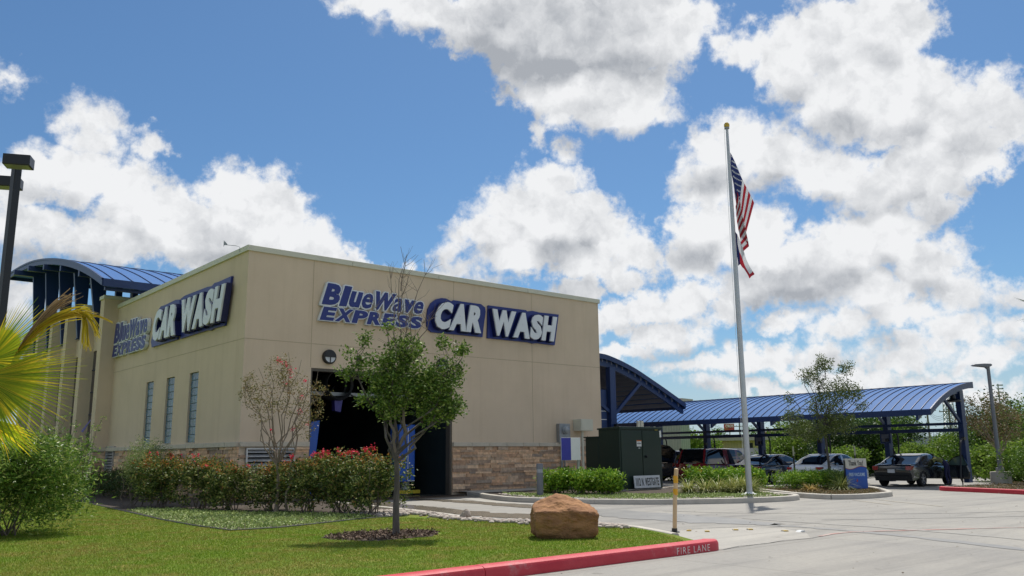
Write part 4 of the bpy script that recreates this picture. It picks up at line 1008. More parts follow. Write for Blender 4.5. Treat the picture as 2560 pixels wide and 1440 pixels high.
for i, lb in ((1, 'square pale sign plate on the canopy post behind the black coupe'), (3, 'square blue framed sign plate on the canopy post behind the black sedan')):
    t_ = thing('post_sign', lb, 'sign', (vx-.09, vy+posts[i], 2.15), group='square sign plates on the canopy posts')
    MB().box(-.04, 0, -.26, .26, -.26, .26).build('panel', m_blue, t_, bevel=.01)
    MB().box(-.046, -.041, -.18, .18, -.18, .18).build('plate', pm('dull_plate', (.12, .13, .19), rough=.6, c2=(.16, .17, .2), vs=8), t_)
hb = thing('canopy_lamp', 'black dish lamp hanging under the near end of the vacuum canopy', 'lamp', (vx-.55, vy+.0, 3.70))
MB().lathe((0, 0, 0), [(.02, .30), (.10, .28), (.12, .12), (.34, .02), (.34, -.03), (.05, -.01)], 20).build('shade', m_black, hb, smooth=True)
MB().bar((0, 0, .25), (.35, 0, .42), .05, .05).build('arm', m_black, hb)

# ================================================================= TRANSFORMER CABINET
m_tg = pm('cabinet_green', (.012, .030, .020), rough=.42, c2=(.010, .025, .018), vs=1)
T = thing('transformer_cabinet', 'big dark green transformer cabinet with double doors behind the address sign', 'transformer', (14.86, -4.65, .13))
MB().box(-1.30, 1.21, .0, 1.15, .02, 2.40).build('cabinet', m_tg, T, bevel=.02)
MB().prism([(-.06, 2.36), (1.2, 2.36), (1.2, 2.42), (-.06, 2.46)], lambda a, b_, t_: (t_, a, b_), -1.34, 1.25).build('lid', m_tg, T, bevel=.01)
MB().box(-1.24, -.02, -.03, -.002, .10, 2.30).build('door', m_tg, T, bevel=.008)
d2 = MB().box(.02, 1.15, -.03, -.002, .10, 2.30).build('door', m_tg, T, bevel=.008)
MB().lathe((.0, 0, 0), [(.05, 0), (.05, .05), (.03, .09)], 12).build('handle', m_black, d2, loc=(.18, -.035, 1.28)).rotation_euler = (R(90), 0, 0)
MB().box(-1.30, -.9, 1.16, 1.9, .02, 2.05).build('rear_box', m_tg, T, bevel=.02)
MB().box(-1.36, -.85, 1.14, 1.95, 2.05, 2.10).build('rear_lid', m_tg, T)
MB().box(-1.45, 1.45, -.15, 2.05, -.05, .02).build('concrete_pad', m_curb, T)
st = MB().box(-.34, -.06, -.036, -.031, 1.68, 1.93).build('warning_sticker', m_white, T)
MB().box(-.34, -.06, -.040, -.0365, 1.885, 1.93).build('sticker_band', pm('orange_band', (.60, .16, .03), rough=.5), st)
lettering('sticker_text', 'WARNING', lambda u, v, d: (-.32+.24*u, -.0375-.001*d, 1.77+.06*v), m_black, st, offset=.01)
MB().box(-.24, -.14, -.036, -.031, 1.60, 1.63).build('label', m_white, T)
MB().box(1.08, 1.19, -.036, -.004, 2.05, 2.32).build('sticker', m_white, T)
MB().box(.82, .98, -.034, -.004, 2.33, 2.40).build('yellow_sticker', pm('yellow_sticker', (.6, .45, .05), rough=.5), T)
ad = thing('address_sign', 'white address board reading 1112 N. WESTGATE leaning on the green cabinet', 'sign', (14.98, -4.86, .13), group=None)
MB().box(-.86, .70, -.012, .012, .06, .54).build('board', pm('sign_board', (.72, .73, .74), rough=.5), ad)
boxed('lettering', '1112 N. WESTGATE', (.62, .62, .62, .9, .5, 1, .35, .5, 1.25, .9, .9, .9, 1, 1, .9, .9), lambda u, v, d: (-.78+1.40*u, -.0145-.002*(d+1), .15+.30*v), m_black, ad, .016, 0)
ad.rotation_euler = (R(-6), 0, R(0))

# ================================================================= FLAGPOLE AND FLAGS
fpx, fpy = 13.23, -10.72
Fp = thing('flagpole', 'tall silver flagpole with a gold ball standing on the kerbed island', 'flagpole', (fpx, fpy, .13))
m_pole = pm('satin_aluminium', (.52, .53, .54), rough=.35, metal=.35, c2=(.46, .47, .48))
MB().lathe((0, 0, 0), [(.10, 0), (.096, 3), (.084, 7), (.062, 11), (.048, 12.95)], 20).build('pole', m_pole, Fp, smooth=True)
MB().lathe((0, 0, 0), [(.32, 0.0), (.30, .03), (.16, .06), (.12, .10)], 20).build('base_collar', m_white, Fp, smooth=True)
MB().lathe((0, 0, 13.08), [(.005, -.11), (.06, -.095), (.10, -.04), (.10, .04), (.06, .095), (.005, .11)], 16).build('ball', pm('gold', (.62, .42, .08), rough=.25, metal=.8), Fp, smooth=True)
mb = MB(); mb.lathe((0, 0, 12.93), [(.05, 0), (.09, .02), (.09, .07), (.03, .1)], 12); mb.build('truck', m_steel, Fp)
rr = R0
mb = MB(); mb.tube([rr*-.10+Vector((0, 0, 12.95)), rr*-.13+Vector((0, 0, 8)), rr*-.14+Vector((0, 0, 1.3))], .007, 5); mb.build('halyard', m_white, Fp)
m_fr = pm('flag_red', (.42, .02, .035), rough=.8, trans=.35); m_fw = pm('flag_white', (.72, .72, .74), rough=.8, trans=.35); m_fb = pm('flag_blue', (.018, .03, .13), rough=.8, trans=.25)
def flag(name, label, cols, stripes, fn, parent_loc):
    """cols: list of fold lines [(r,z,d) top, (r,z,d) bottom]; fn(s,t)->material index"""
    NT, NS = 52, 10; verts = []; mi = []; faces = []
    C = []
    for k in range(len(cols)-1):
        for j in range(NS):
            t_ = j/NS; C.append((k+t_, [tuple(cols[k][e][q]*(1-t_)+cols[k+1][e][q]*t_ for q in range(3)) for e in (0, 1)]))
    C.append((len(cols)-1, cols[-1]))
    tot = len(cols)-1
    for (s_, (a, b_)) in C:
        for i in range(NT+1):
            t_ = i/NT; r_ = a[0]*(1-t_)+b_[0]*t_; z = a[1]*(1-t_)+b_[1]*t_; d = a[2]*(1-t_)+b_[2]*t_
            r_ += .012*math.sin(t_*9+s_*2); d += .05*math.sin(s_*3.1+t_*2.2)
            p = rr*r_ + F0*d; verts.append((p.x, p.y, z))
    for i in range(len(C)-1):
        for j in range(NT):
            faces.append((i*(NT+1)+j, (i+1)*(NT+1)+j, (i+1)*(NT+1)+j+1, i*(NT+1)+j+1)); mi.append(fn((C[i][0]+.05)/tot, (j+.5)/NT))
    o = npmesh(name, verts, faces, [m_fr, m_fw, m_fb], None, mi, loc=parent_loc, smooth=True)
    return o, C
cols = [((.07, 12.05, 0), (.80, 10.14, -.05)), ((.07, 11.2, .05), (.40, 8.95, -.1)), ((.16, 10.7, .1), (.26, 9.0, .1)), ((.22, 10.5, -.1), (.46, 8.5, -.15)), ((.12, 10.0, 0), (.30, 8.35, .1))]
def usf(s_, t_):
    if t_ < 7/13 and s_ < .36: return 2
    return 0 if int(t_*13) % 2 == 0 else 1
fo, C = flag('united_states_flag', 0, cols, 13, usf, (fpx, fpy, .13))
tag(fo, 'upper limp flag with stars and red and white stripes on the flagpole', 'flag')
mb = MB(); rg2 = random.Random(5)
for iy in range(8):
    for ix in range(4):
        t_ = .045+.46*iy/7.6; s_ = .12+.8*ix/4+(.1 if iy % 2 else 0)
        a, b_ = cols[0], cols[1]
        q = [(a[0][k_]*(1-t_)+a[1][k_]*t_)*(1-s_)+(b_[0][k_]*(1-t_)+b_[1][k_]*t_)*s_ for k_ in range(3)]
        p = rr*q[0] + F0*(q[2]-.09); pts = []
        for k_ in range(10):
            ra = .042 if k_ % 2 == 0 else .017; an_ = math.pi/2+k_*math.pi/5+.4; pts.append(tuple(p + rr*ra*math.cos(an_) + Vector((0, 0, q[1]+ra*math.sin(an_)))))
        mb.face(pts)
mb.build('star', m_fw, fo, fixn=False)
cols = [((.07, 8.62, 0), (.12, 7.85, 0)), ((.13, 8.62, .03), (.22, 7.8, 0)), ((.24, 8.15, .0), (.40, 7.55, -.05)), ((.45, 7.65, 0), (.56, 7.25, 0))]
cols = [((.06, 9.15, 0), (.10, 7.85, 0)), ((.13, 9.0, .02), (.18, 7.9, .02)), ((.40, 8.1, 0), (.30, 7.75, 0)), ((.66, 7.55, 0), (.44, 7.38, 0))]
fo, C = flag('texas_flag', 0, cols, 2, lambda s_, t_: 2 if s_ < .30 else (1 if t_ < .62 and s_ < .93 else 0), (fpx, fpy, .13))
tag(fo, 'lower limp flag of blue, white and red hanging below the striped one', 'flag')
# ================================================================= LEAF MATERIALS
L_oak = leafmat('oak_leaf', [(0, (0.046, 0.098, 0.013)), (0.5, (0.111, 0.195, 0.029)), (0.85, (0.221, 0.312, 0.058)), (1, (0.39, 0.468, 0.156))], rough=.52, trans=.22)
L_oak2 = leafmat('dusty_oak_leaf', [(0, (0.061, 0.098, 0.02)), (0.5, (0.112, 0.159, 0.037)), (1, (0.206, 0.234, 0.075))], rough=.5, trans=.25)
L_rose = leafmat('rose_leaf', [(0, (0.024, 0.049, 0.011)), (0.45, (0.074, 0.121, 0.022)), (0.75, (0.176, 0.216, 0.041)), (0.9, (0.324, 0.351, 0.108)), (1, (0.27, 0.135, 0.041))], rough=.52, trans=.2)
L_rtop = leafmat('rose_new_leaf', [(0, (0.221, 0.221, 0.039)), (0.5, (0.364, 0.195, 0.046)), (1, (0.442, 0.104, 0.039))], rough=.4, trans=.35)
L_flow = leafmat('rose_petal', [(0, (.62, .03, .06)), (.6, (.75, .05, .10)), (1, (.80, .14, .16))], rough=.6, trans=.3)
L_crape = leafmat('crape_leaf', [(0, (0.103, 0.115, 0.034)), (0.5, (0.196, 0.184, 0.057)), (1, (0.276, 0.172, 0.069))], rough=.45, trans=.3)
L_pink = leafmat('crape_petal', [(0, (.65, .05, .10)), (1, (.75, .14, .18))], rough=.6, trans=.35)
L_vitex = leafmat('vitex_leaf', [(0, (0.052, 0.117, 0.017)), (0.5, (0.13, 0.234, 0.034)), (0.8, (0.26, 0.377, 0.065)), (1, (0.416, 0.442, 0.13))], rough=.42, trans=.3)
L_light = leafmat('light_shrub_leaf', [(0, (0.115, 0.172, 0.052)), (0.6, (0.196, 0.253, 0.081)), (1, (0.299, 0.322, 0.115))], rough=.5, trans=.35)
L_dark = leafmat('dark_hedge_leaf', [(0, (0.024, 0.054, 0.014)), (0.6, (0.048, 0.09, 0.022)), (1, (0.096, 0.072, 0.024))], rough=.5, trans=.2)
L_ixo = leafmat('glossy_hedge_leaf', [(0, (0.077, 0.175, 0.014)), (0.5, (0.168, 0.329, 0.025)), (1, (0.364, 0.476, 0.049))], rough=.52, trans=.25)
L_orange = leafmat('ixora_petal', [(0, (.70, .10, .02)), (1, (.80, .20, .05))], rough=.6, trans=.3)
L_lir = leafmat('strap_leaf', [(0, (0.132, 0.187, 0.033)), (0.5, (0.275, 0.308, 0.077)), (1, (0.495, 0.462, 0.176))], rough=.45, trans=.3)
L_dry = leafmat('dry_strap_leaf', [(0, (.36, .24, .07)), (.6, (.45, .32, .10)), (1, (.25, .22, .06))], rough=.6, trans=.3)
L_cover = leafmat('ground_cover_leaf', [(0, (0.143, 0.221, 0.046)), (0.5, (0.286, 0.377, 0.104)), (1, (0.468, 0.546, 0.221))], rough=.5, trans=.2)
L_palm = leafmat('palm_leaf', [(0, (.15, .24, .010)), (.45, (.33, .40, .014)), (.75, (.60, .54, .02)), (1, (.68, .50, .03))], rough=.6, trans=.5)
L_pdry = leafmat('withered_palm_leaf', [(0, (.20, .14, .07)), (.6, (.34, .24, .12)), (1, (.46, .34, .17))], rough=.8, trans=.2)
L_py = leafmat('yellow_palm_leaf', [(0, (.34, .28, .015)), (.5, (.50, .40, .02)), (1, (.40, .27, .03))], rough=.6, trans=.38)
L_bg = leafmat('grove_leaf', [(0, (0.05, 0.11, 0.013)), (0.5, (0.099, 0.193, 0.022)), (1, (0.187, 0.286, 0.039))], rough=.5, trans=.3)
L_bgl = leafmat('mesquite_leaf', [(0, (.09, .17, .02)), (.6, (.16, .26, .03)), (1, (.25, .34, .06))], rough=.5, trans=.4)
L_bgd = leafmat('dark_grove_leaf', [(0, (.02, .05, .012)), (.6, (.04, .085, .018)), (1, (.07, .12, .03))], rough=.5, trans=.25)
L_brn = leafmat('brownish_leaf', [(0, (.08, .10, .03)), (.5, (.17, .13, .055)), (1, (.26, .16, .08))], rough=.5, trans=.3)

def leaves(name, rng, pts, size, mat, parent, asp=.45, up=.35, dirs=None, droop=0, extra=None):
    v, f = leaf_geo(pts, size, rng, asp, up, droop, dirs)
    return npmesh(name, v, f, mat, parent)
def limb(mb, a, b, r0, r1, rng, n=5, wob=.06, k=6):
    a = Vector(a); b = Vector(b); L = (b-a).length; P = []
    for i in range(n+1):
        t_ = i/n; p = a.lerp(b, t_)
        if 0 < i < n: p += Vector((rng.normal(), rng.normal(), rng.normal()*.5))*L*wob
        P.append(p)
    P[1].z -= L*.0; mb.tube(P, [r0+(r1-r0)*i/n for i in range(n+1)], k); return P
def tree(name, label, cat, loc, trunk, blobs, n, lsize, lm, bark=None, seed=1, forks=8, per=16, spread=.1, asp=.45, tr=(.07, .045), group=None, shell=.55, twigs=40, up=.35, extra=None):
    rng = np.random.default_rng(seed); t_ = thing(name, label, cat, loc, 0, group)
    mb = MB(); tp = curvepts(trunk, 4); N = len(tp); mb.tube(tp, [tr[0]+(tr[1]-tr[0])*i/(N-1) + (tr[0]*.35 if i == 0 else 0) for i in range(N)], 9)
    mb.build('trunk', bark or m_bark, t_, smooth=True)
    pts, C = clumped(rng, n, blobs, per, spread, shell)
    br = MB(); top = tp[-1]; sel = C[rng.choice(len(C), min(len(C), twigs), replace=False)]
    hubs = []
    for i in range(forks):
        b = blobs[i % len(blobs)]; e_ = Vector((b[0]+rng.normal()*b[3]*.35, b[1]+rng.normal()*b[4]*.35, b[2]+rng.normal()*b[5]*.3))
        st = tp[-1-int(rng.integers(0, max(1, N//4)))]
        P = limb(br, st, e_, tr[1]*.75, tr[1]*.28, rng, 5, .05, 6); hubs += P[2:]
    for c in sel:
        c = Vector(c); h_ = min(hubs, key=lambda q: (q-c).length)
        limb(br, h_, c, tr[1]*.22, tr[1]*.07, rng, 3, .05, 4)
    br.build('limb', bark or m_bark, t_)
    leaves('crown', rng, pts, lsize, lm, t_, asp, up)
    return t_, rng, C, hubs
def shrub(name, label, loc, r, h, n, lsize, lm, seed=1, z0=.12, group=None, cat='shrub', per=20, spread=.06, asp=.5, top=None, flowers=None, stems=9, rx=None, ry=None, shell=.5, boxy=False, up=.35):
    rng = np.random.default_rng(seed); t_ = thing(name, label, cat, loc, 0, group); rx = rx or r; ry = ry or r
    blobs = []
    k = 8
    for i in range(k):
        a = rng.uniform(0, 2*math.pi); q = rng.uniform(.1, .62)
        blobs.append((rx*q*math.cos(a), ry*q*math.sin(a), h*rng.uniform(.38, .76), rx*rng.uniform(.38, .55), ry*rng.uniform(.38, .55), h*rng.uniform(.22, .32), 1))
    if boxy:
        for a, b in ((-.5, -.5), (.5, -.5), (-.5, .5), (.5, .5)): blobs.append((rx*a, ry*b, h*.68, rx*.5, ry*.5, h*.3, 1.1)); blobs.append((rx*a, ry*b, h*.34, rx*.48, ry*.48, h*.28, .8))
    pts, C = clumped(rng, n, blobs, per, spread, shell); pts[:, 2] = np.abs(pts[:, 2]-z0*.4)+z0*.4
    leaves('foliage', rng, pts, lsize, lm, t_, asp, up)
    mb = MB()
    for i in range(stems):
        a = rng.uniform(0, 2*math.pi); q = rng.uniform(.25, .8); e_ = (rx*q*math.cos(a), ry*q*math.sin(a), h*rng.uniform(.5, .85))
        limb(mb, (rng.normal()*rx*.16, rng.normal()*ry*.16, -.03), e_, .016, .005, rng, 4, .05, 5)
    mb.build('stem', m_twig, t_)
    if top:
        m_, cnt, sz = top; Cz = C[C[:, 2] > h*.72]
        if len(Cz):
            c = Cz[rng.integers(0, len(Cz), cnt//8)]; p = np.repeat(c, 8, 0)+rng.normal(size=(len(c)*8, 3))*.05+np.array([0, 0, .05]); leaves('red_leaves', rng, p, sz, m_, t_, .5, .6)
    if flowers:
        m_, cnt, sz, zmin = flowers; Cz = C[C[:, 2] > h*zmin]
        c = Cz[rng.integers(0, len(Cz), cnt)]; c = c*np.array([1.06, 1.06, 1])+rng.normal(size=(cnt, 3))*.03+np.array([0, 0, .07]); p = np.repeat(c, 9, 0)+rng.normal(size=(cnt*9, 3))*sz*.45; leaves('blossoms', rng, p, sz, m_, t_, .8, .2)
    return t_
def zz(): return .13
# ---- young oak on the lawn
t_, rng, C, hubs = tree('oak_tree', 'young green tree with bare twigs on top in a mulch ring on the lawn', 'tree', (-3.23, -14.67, .13),
  [(0, 0, 0), (-.01, 0, .5), (.0, .0, 1.05), (-.03, .01, 1.45)],
  [(.05, -.03, 2.75, .52, .5, .60, 2.2), (.42, -.32, 2.5, .46, .46, .48, 1.5), (-.30, .2, 2.85, .30, .35, .40, .8), (.66, -.55, 2.75, .36, .34, .42, 1.0), (-.55, .45, 3.02, .13, .14, .18, .14), (.1, .0, 3.3, .36, .36, .28, .8), (.72, -.58, 2.28, .30, .26, .24, .6), (-.18, .12, 2.25, .32, .32, .26, .5), (.5, -.42, 2.05, .32, .28, .15, .4), (-.74, .6, 2.88, .15, .13, .07, .14), (.66, -.5, 3.42, .13, .12, .14, .15), (-.5, .4, 3.50, .10, .10, .16, .12), (-.46, .36, 2.38, .18, .16, .12, .18), (-.70, .55, 3.25, .08, .08, .10, .07), (.9, -.72, 3.25, .12, .12, .12, .12), (-.14, .1, 3.72, .10, .10, .14, .12)],
  13000, .072, L_oak, m_bark, seed=11, forks=9, per=20, spread=.055, tr=(.068, .036), twigs=170, shell=.15)
br = MB(); rg = np.random.default_rng(4)
F_ = [(-.03, .01, 1.45)]
for (a, b_, r0, r1) in (((-.03, .01, 1.42), (-.14, .1, 2.35), .04, .03), ((0, 0, 1.38), (.12, -.1, 2.4), .045, .03), ((.02, 0, 1.3), (.5, -.4, 2.0), .03, .018)): limb(br, a, b_, r0*.85, r1*.7, rg, 5, .03, 7)
R_ = R0
def rv(u_, z): return tuple(R_*u_ + Vector((0, 0, z)))
for (u0, z0_, u1, z1_) in ((-.02, 3.3, .0, 5.25), (-.05, 3.3, -.22, 4.9), (.12, 3.2, .44, 5.0), (.05, 3.3, .3, 4.3), (-.1, 3.2, -.5, 4.25), (.2, 3.2, .75, 4.15), (.1, 3.2, .5, 3.9), (-.02, 3.9, .18, 4.75), (.02, 4.4, .12, 5.1)):
    P = limb(br, rv(u0, z0_), rv(u1, z1_), .011, .0035, rg, 6, .02, 5)
    for k in range(9):
        p = P[int(rg.integers(1, 6))]; e_ = p + R_*rg.uniform(-.28, .28) + Vector((rg.normal()*.05, rg.normal()*.05, rg.uniform(.1, .38)))
        limb(br, p, e_, .0045, .0018, rg, 3, .06, 4)
br.build('bare_twig', m_twig, t_)
mc = [(math.cos(a)*(1.05+.18*math.sin(3*a+1)), math.sin(a)*(.85+.12*math.sin(5*a))) for a in [2*math.pi*i/36 for i in range(36)]]
mu_ = MB(); mu_.face([(x, y, .137) for x, y in mc]); o = mu_.build('mulch', m_soil, fixn=False, loc=(-3.35, -14.45, 0)); o['kind'] = 'structure'; o['label'] = 'ring of brown wood mulch round the young lawn tree'
rg = np.random.default_rng(8); n = 2600
a = rg.uniform(0, 2*math.pi, n); q = np.sqrt(rg.uniform(0, 1, n)); P = np.stack([-3.35+q*np.cos(a)*1.04, -14.45+q*np.sin(a)*.84, np.full(n, .14)+rg.uniform(0, .03, n)], 1)
v, f = leaf_geo(P, .06, rg, .45, -.1); o = npmesh('mulch_chips', v, f, leafmat('mulch_chip', [(0, (.07, .045, .03)), (.6, (.16, .11, .08)), (1, (.30, .22, .16))], rough=.9, trans=0)); o['kind'] = 'stuff'; o['label'] = 'loose bark chips under the young lawn tree'
# ---- crape myrtle with pink flowers
cm, rng, C, hubs = tree('crape_myrtle', 'thin crape myrtle with sparse bronze leaves and pink blossoms before the rose hedge', 'tree', (-1.85, -6.92, .13),
  [(0, 0, 0), (.02, 0, .8), (-.03, .02, 1.25)],
  [(-.35, .25, 2.75, .45, .4, .6, 1), (.25, -.15, 3.0, .5, .4, .7, 1.2), (-.7, .5, 3.1, .3, .3, .45, .7), (.75, -.6, 2.9, .35, .3, .6, .9), (-.05, 0, 3.6, .45, .4, .42, .8), (.5, -.4, 2.2, .3, .3, .4, .5)],
  3100, .060, L_crape, m_barkp, seed=5, forks=11, per=10, spread=.05, tr=(.055, .024), twigs=130, shell=.1)
mb = MB(); rg = np.random.default_rng(6)
for (u1, z1_) in ((-.62, 3.7), (-.3, 4.0), (.15, 4.1), (.5, 3.9), (.95, 3.6), (-.9, 3.4)): limb(mb, rv(.0, 1.2), rv(u1, z1_), .020, .005, rg, 7, .03, 6)
limb(mb, rv(.28, .0), rv(.34, 1.2), .035, .028, rg, 5, .02, 7); limb(mb, rv(.34, 1.2), rv(.7, 3.4), .025, .006, rg, 6, .03, 6)
mb.build('stem', m_barkp, cm)
pc = np.array([rv(u_, z) for u_, z in ((-.02, 3.85), (.1, 3.78), (.22, 3.6), (.25, 3.45), (.12, 3.3), (-.12, 3.9), (.55, 2.9), (.5, 2.55), (.72, 2.2), (.36, 2.1), (-.2, 2.05), (.6, 3.35), (.2, 3.7))])
p = np.repeat(pc, 11, 0)+rng.normal(size=(len(pc)*11, 3))*.035; leaves('blossoms', rng, p, .05, L_pink, cm, .9, .1)
# ---- rose hedge round the corner
G_ = 'red flowering rose bushes of the hedge at the building corner'
rs = [((-3.15, -2.2), 1.42, 'rose bush with a reddish top at the left end of the rose hedge'), ((-2.62, -3.6), 1.36, 'rose bush second from the left in the rose hedge'), ((-2.25, -4.9), 1.18, 'low sparse rose bush left of the thin crape myrtle'),
      ((-1.55, -6.1), 1.22, 'rose bush behind the trunks of the crape myrtle'), ((-1.25, -7.35), 1.38, 'rose bush just right of the crape myrtle trunks'), ((-.98, -8.5), 1.50, 'rose bush full of red blossoms near the right end of the hedge'), ((-.72, -9.6), 1.52, 'rightmost rose bush of the hedge beside the oak trunk')]
for i, ((x, y), h, lb) in enumerate(rs):
    shrub('rose_bush', lb, (x, y, .13), .86, h*1.06, 6400, .082, L_rose, seed=20+i, group=G_, top=(L_rtop, (1000, 900, 450, 700, 500, 500, 450)[i], .06), flowers=(L_flow, (4, 4, 2, 3, 9, 26, 24)[i], .055, .86), stems=12, spread=.055, per=20, boxy=True, shell=.3)
shrub('shrub', 'pale green feathery shrub behind the left end of the rose hedge', (-3.35, -.9, .13), 1.0, 1.85, 12000, .05, L_light, seed=31, spread=.09)
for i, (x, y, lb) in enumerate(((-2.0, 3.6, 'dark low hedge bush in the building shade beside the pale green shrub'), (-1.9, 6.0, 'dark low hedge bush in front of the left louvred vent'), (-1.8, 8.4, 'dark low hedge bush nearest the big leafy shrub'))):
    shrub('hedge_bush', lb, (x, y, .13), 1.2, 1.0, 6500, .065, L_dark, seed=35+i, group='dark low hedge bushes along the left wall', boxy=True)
# ---- big leafy shrub far left
vt = shrub('vitex_shrub', 'big leafy green shrub at the left edge below the palm fronds', (-8.35, -9.0, .13), 1.55, 1.92, 30000, .10, L_vitex, seed=41, cat='shrub', per=14, spread=.11, asp=.26, stems=22, boxy=True, rx=1.45, ry=1.35, up=.15)
rng = np.random.default_rng(42); mb = MB(); pts = []
for k in range(26):
    u_ = rng.uniform(-.9, 1.5); z = rng.uniform(1.5, 1.75); e_ = rv(u_+rng.uniform(-.1, .35), z+rng.uniform(.15, .55)); P = limb(mb, rv(u_, 1.1), e_, .006, .003, rng, 4, .03, 4)
    for q in P[1:]:
        pts += [tuple(q+Vector(rng.normal(size=3)*.035)) for _ in range(11)]
leaves('shoot', rng, np.array(pts), .08, L_vitex, vt, .25, .3); mb.build('stem', m_twig, vt)
MB().tube([rv(1.38, 1.9), rv(1.52, 2.12)], [.025, .008], 7).build('flower_spike', pm('violet_spike', (.18, .16, .42), rough=.8), vt)
# ---- ground cover
def cover(name, label, poly, n, size, mat, seed, z=.135, hh=.07):
    rng = np.random.default_rng(seed); P = np.array(poly); lo, hi = P.min(0), P.max(0); out = []
    while sum(len(o) for o in out) < n:
        q = rng.uniform(lo, hi, (n, 2)); ins = np.zeros(n, bool); j = len(P)-1
        for i in range(len(P)):
            xi, yi = P[i]; xj, yj = P[j]; c = ((yi > q[:, 1]) != (yj > q[:, 1])) & (q[:, 0] < (xj-xi)*(q[:, 1]-yi)/(yj-yi+1e-9)+xi); ins ^= c; j = i
        out.append(q[ins])
    q = np.concatenate(out)[:n]
    p = np.stack([q[:, 0], q[:, 1], z+rng.uniform(0, hh, n)*(.4+.6*np.sin(q[:, 0]*3.1)*np.sin(q[:, 1]*2.7)**2)], 1)
    v, f = leaf_geo(p, size, rng, .6, .15); o = npmesh(name, v, f, mat); o['kind'] = 'stuff'; o['label'] = label
    return o
cover('ground_cover', 'grey green creeping ground cover below the rose hedge', [(-4.2, -2.5), (-4.72, -7.1), (-4.85, -9.5), (-4.80, -11.3), (-3.93, -11.4), (-2.82, -11.0), (-1.81, -10.6), (-.7, -10.2), (-1.4, -8.2), (-2.4, -5.6), (-3.4, -3)], 15000, .055, L_cover, 50)
cover('ground_cover', 'grey green ground cover along the kerb of the flagpole island', [(8.9, -3.0), (7.9, -4.6), (7.5, -6.1), (7.8, -7.6), (8.2, -8.9), (8.9, -10.1), (9.7, -10.8), (10.8, -11.45), (11.8, -11.9), (12.8, -12.1), (13.6, -11.95), (14.2, -11.2), (15.0, -9.8), (14.2, -8.6), (12, -7.9), (11, -6.4), (10, -4.2)], 17000, .05, L_cover, 51)
cover('ground_cover', 'dry green ground cover on the island round the thank you sign', [(17.0, -8.8), (16.1, -10.1), (15.4, -11.2), (14.95, -12.3), (14.9, -12.9), (15.3, -13.1), (16.2, -13.25), (17.4, -13.1), (18.6, -12.5), (20.2, -11.4), (21.6, -10.3), (21.0, -9.2), (18, -8)], 11000, .045, L_brn, 52)
cover('ground_cover', 'dry ground cover on the red kerbed island', [(30, -12.9), (23.4, -13.0), (22.6, -14.3), (21.2, -17), (20, -19.4), (30, -19)], 9000, .05, L_brn, 53)
# ---- glossy hedge on the flagpole island
G_ = 'glossy green hedge bushes of the flagpole island'
for i, (x, y, r_, h, lb) in enumerate(((9.95, -4.9, .60, .90, 'glossy green bush behind the grey bollard light'), (10.35, -5.7, .56, .90, 'glossy green bush just right of the small blue and white sign post'), (10.65, -6.4, .52, .86, 'glossy green bush at the left foot of the green cabinet'), (10.62, -6.85, .38, .80, 'glossy green bush touching the left end of the address board'),
        (15.85, -7.0, .70, 1.0, 'glossy green bush at the right foot of the green cabinet'), (16.3, -7.9, .66, .95, 'glossy green bush with orange flowers behind the strap leaf clumps'), (16.0, -8.7, .60, .95, 'glossy green bush right beside the flagpole'))):
    shrub('hedge_bush', lb, (x, y, .13), r_*1.08, h*(.95 if i < 4 else .84), 4200, .105, L_ixo, seed=60+i, group=G_, boxy=True, flowers=(L_orange, (1, 1, 1, 1, 1, 4, 1)[i], .07, .6), up=.6, per=10, spread=.06)
# ---- strap leaf clumps
def strap(name, label, loc, n, L, mat, seed, group, w=.018):
    rng = np.random.default_rng(seed); mb = MB()
    for k in range(n):
        a = rng.uniform(0, 2*math.pi); b = rng.uniform(0, .16); l = L*rng.uniform(.6, 1.15); el_ = rng.uniform(.5, 1.35)
        p = Vector((b*math.cos(a), b*math.sin(a), 0)); d = Vector((math.cos(a)*math.cos(el_), math.sin(a)*math.cos(el_), math.sin(el_))); s_ = Vector((-math.sin(a), math.cos(a), 0))*w; pv = []
        for i in range(6):
            t_ = i/5; ww = (1-t_**1.5)*.9+.1; pv.append((p-s_*ww, p+s_*ww)); p = p+d*l/5; d = (d+Vector((0, 0, -.33))).normalized()
        b0 = len(mb.v)
        for (x, y) in pv: mb.v += [tuple(x), tuple(y)]
        for i in range(5): mb.f.append((b0+2*i, b0+2*i+1, b0+2*i+3, b0+2*i+2)); mb.m.append(0)
    for i, q in enumerate(mb.v):
        if q[2] < 0: mb.v[i] = (q[0], q[1], .005)
    o = mb.build(name, mat, fixn=False, loc=loc); return tag(o, label, 'ornamental grass', group)
G_ = 'arching strap leaf clumps in front of the hedge on the flagpole island'
sp = [(12.7, -8.6), (13.2, -8.95), (13.6, -9.2), (14.0, -9.45), (14.45, -9.5), (14.75, -9.25), (15.1, -9.4), (14.3, -9.9)]
lb = ['strap leaf clump nearest the green cabinet', 'second strap leaf clump from the green cabinet', 'third strap leaf clump from the green cabinet', 'strap leaf clump midway between the green cabinet and the flagpole', 'yellow green strap leaf clump left of the flagpole', 'strap leaf clump directly behind the flagpole', 'strap leaf clump spilling out right of the flagpole', 'strap leaf clump just in front of its neighbours left of the flagpole']
for i, (x, y) in enumerate(sp): strap('strap_leaf_clump', lb[i], (x, y, .13), 150, .78, L_lir, 80+i, G_)
strap('strap_leaf_clump', 'yellowish strap leaf clump at the left end of the island hedge beside the bollard light', (9.95, -4.3, .13), 170, .62, L_lir, 90, None)
strap('strap_leaf_clump', 'dry orange strap leaf clump on the thank you sign island', (16.75, -10.9, .13), 150, .42, L_dry, 91, None)
strap('strap_leaf_clump', 'green strap leaf clump at the left foot of the thank you sign', (18.35, -11.15, .13), 190, .75, L_lir, 92, None)
G_ = 'glossy green hedge bushes of the thank you sign island'
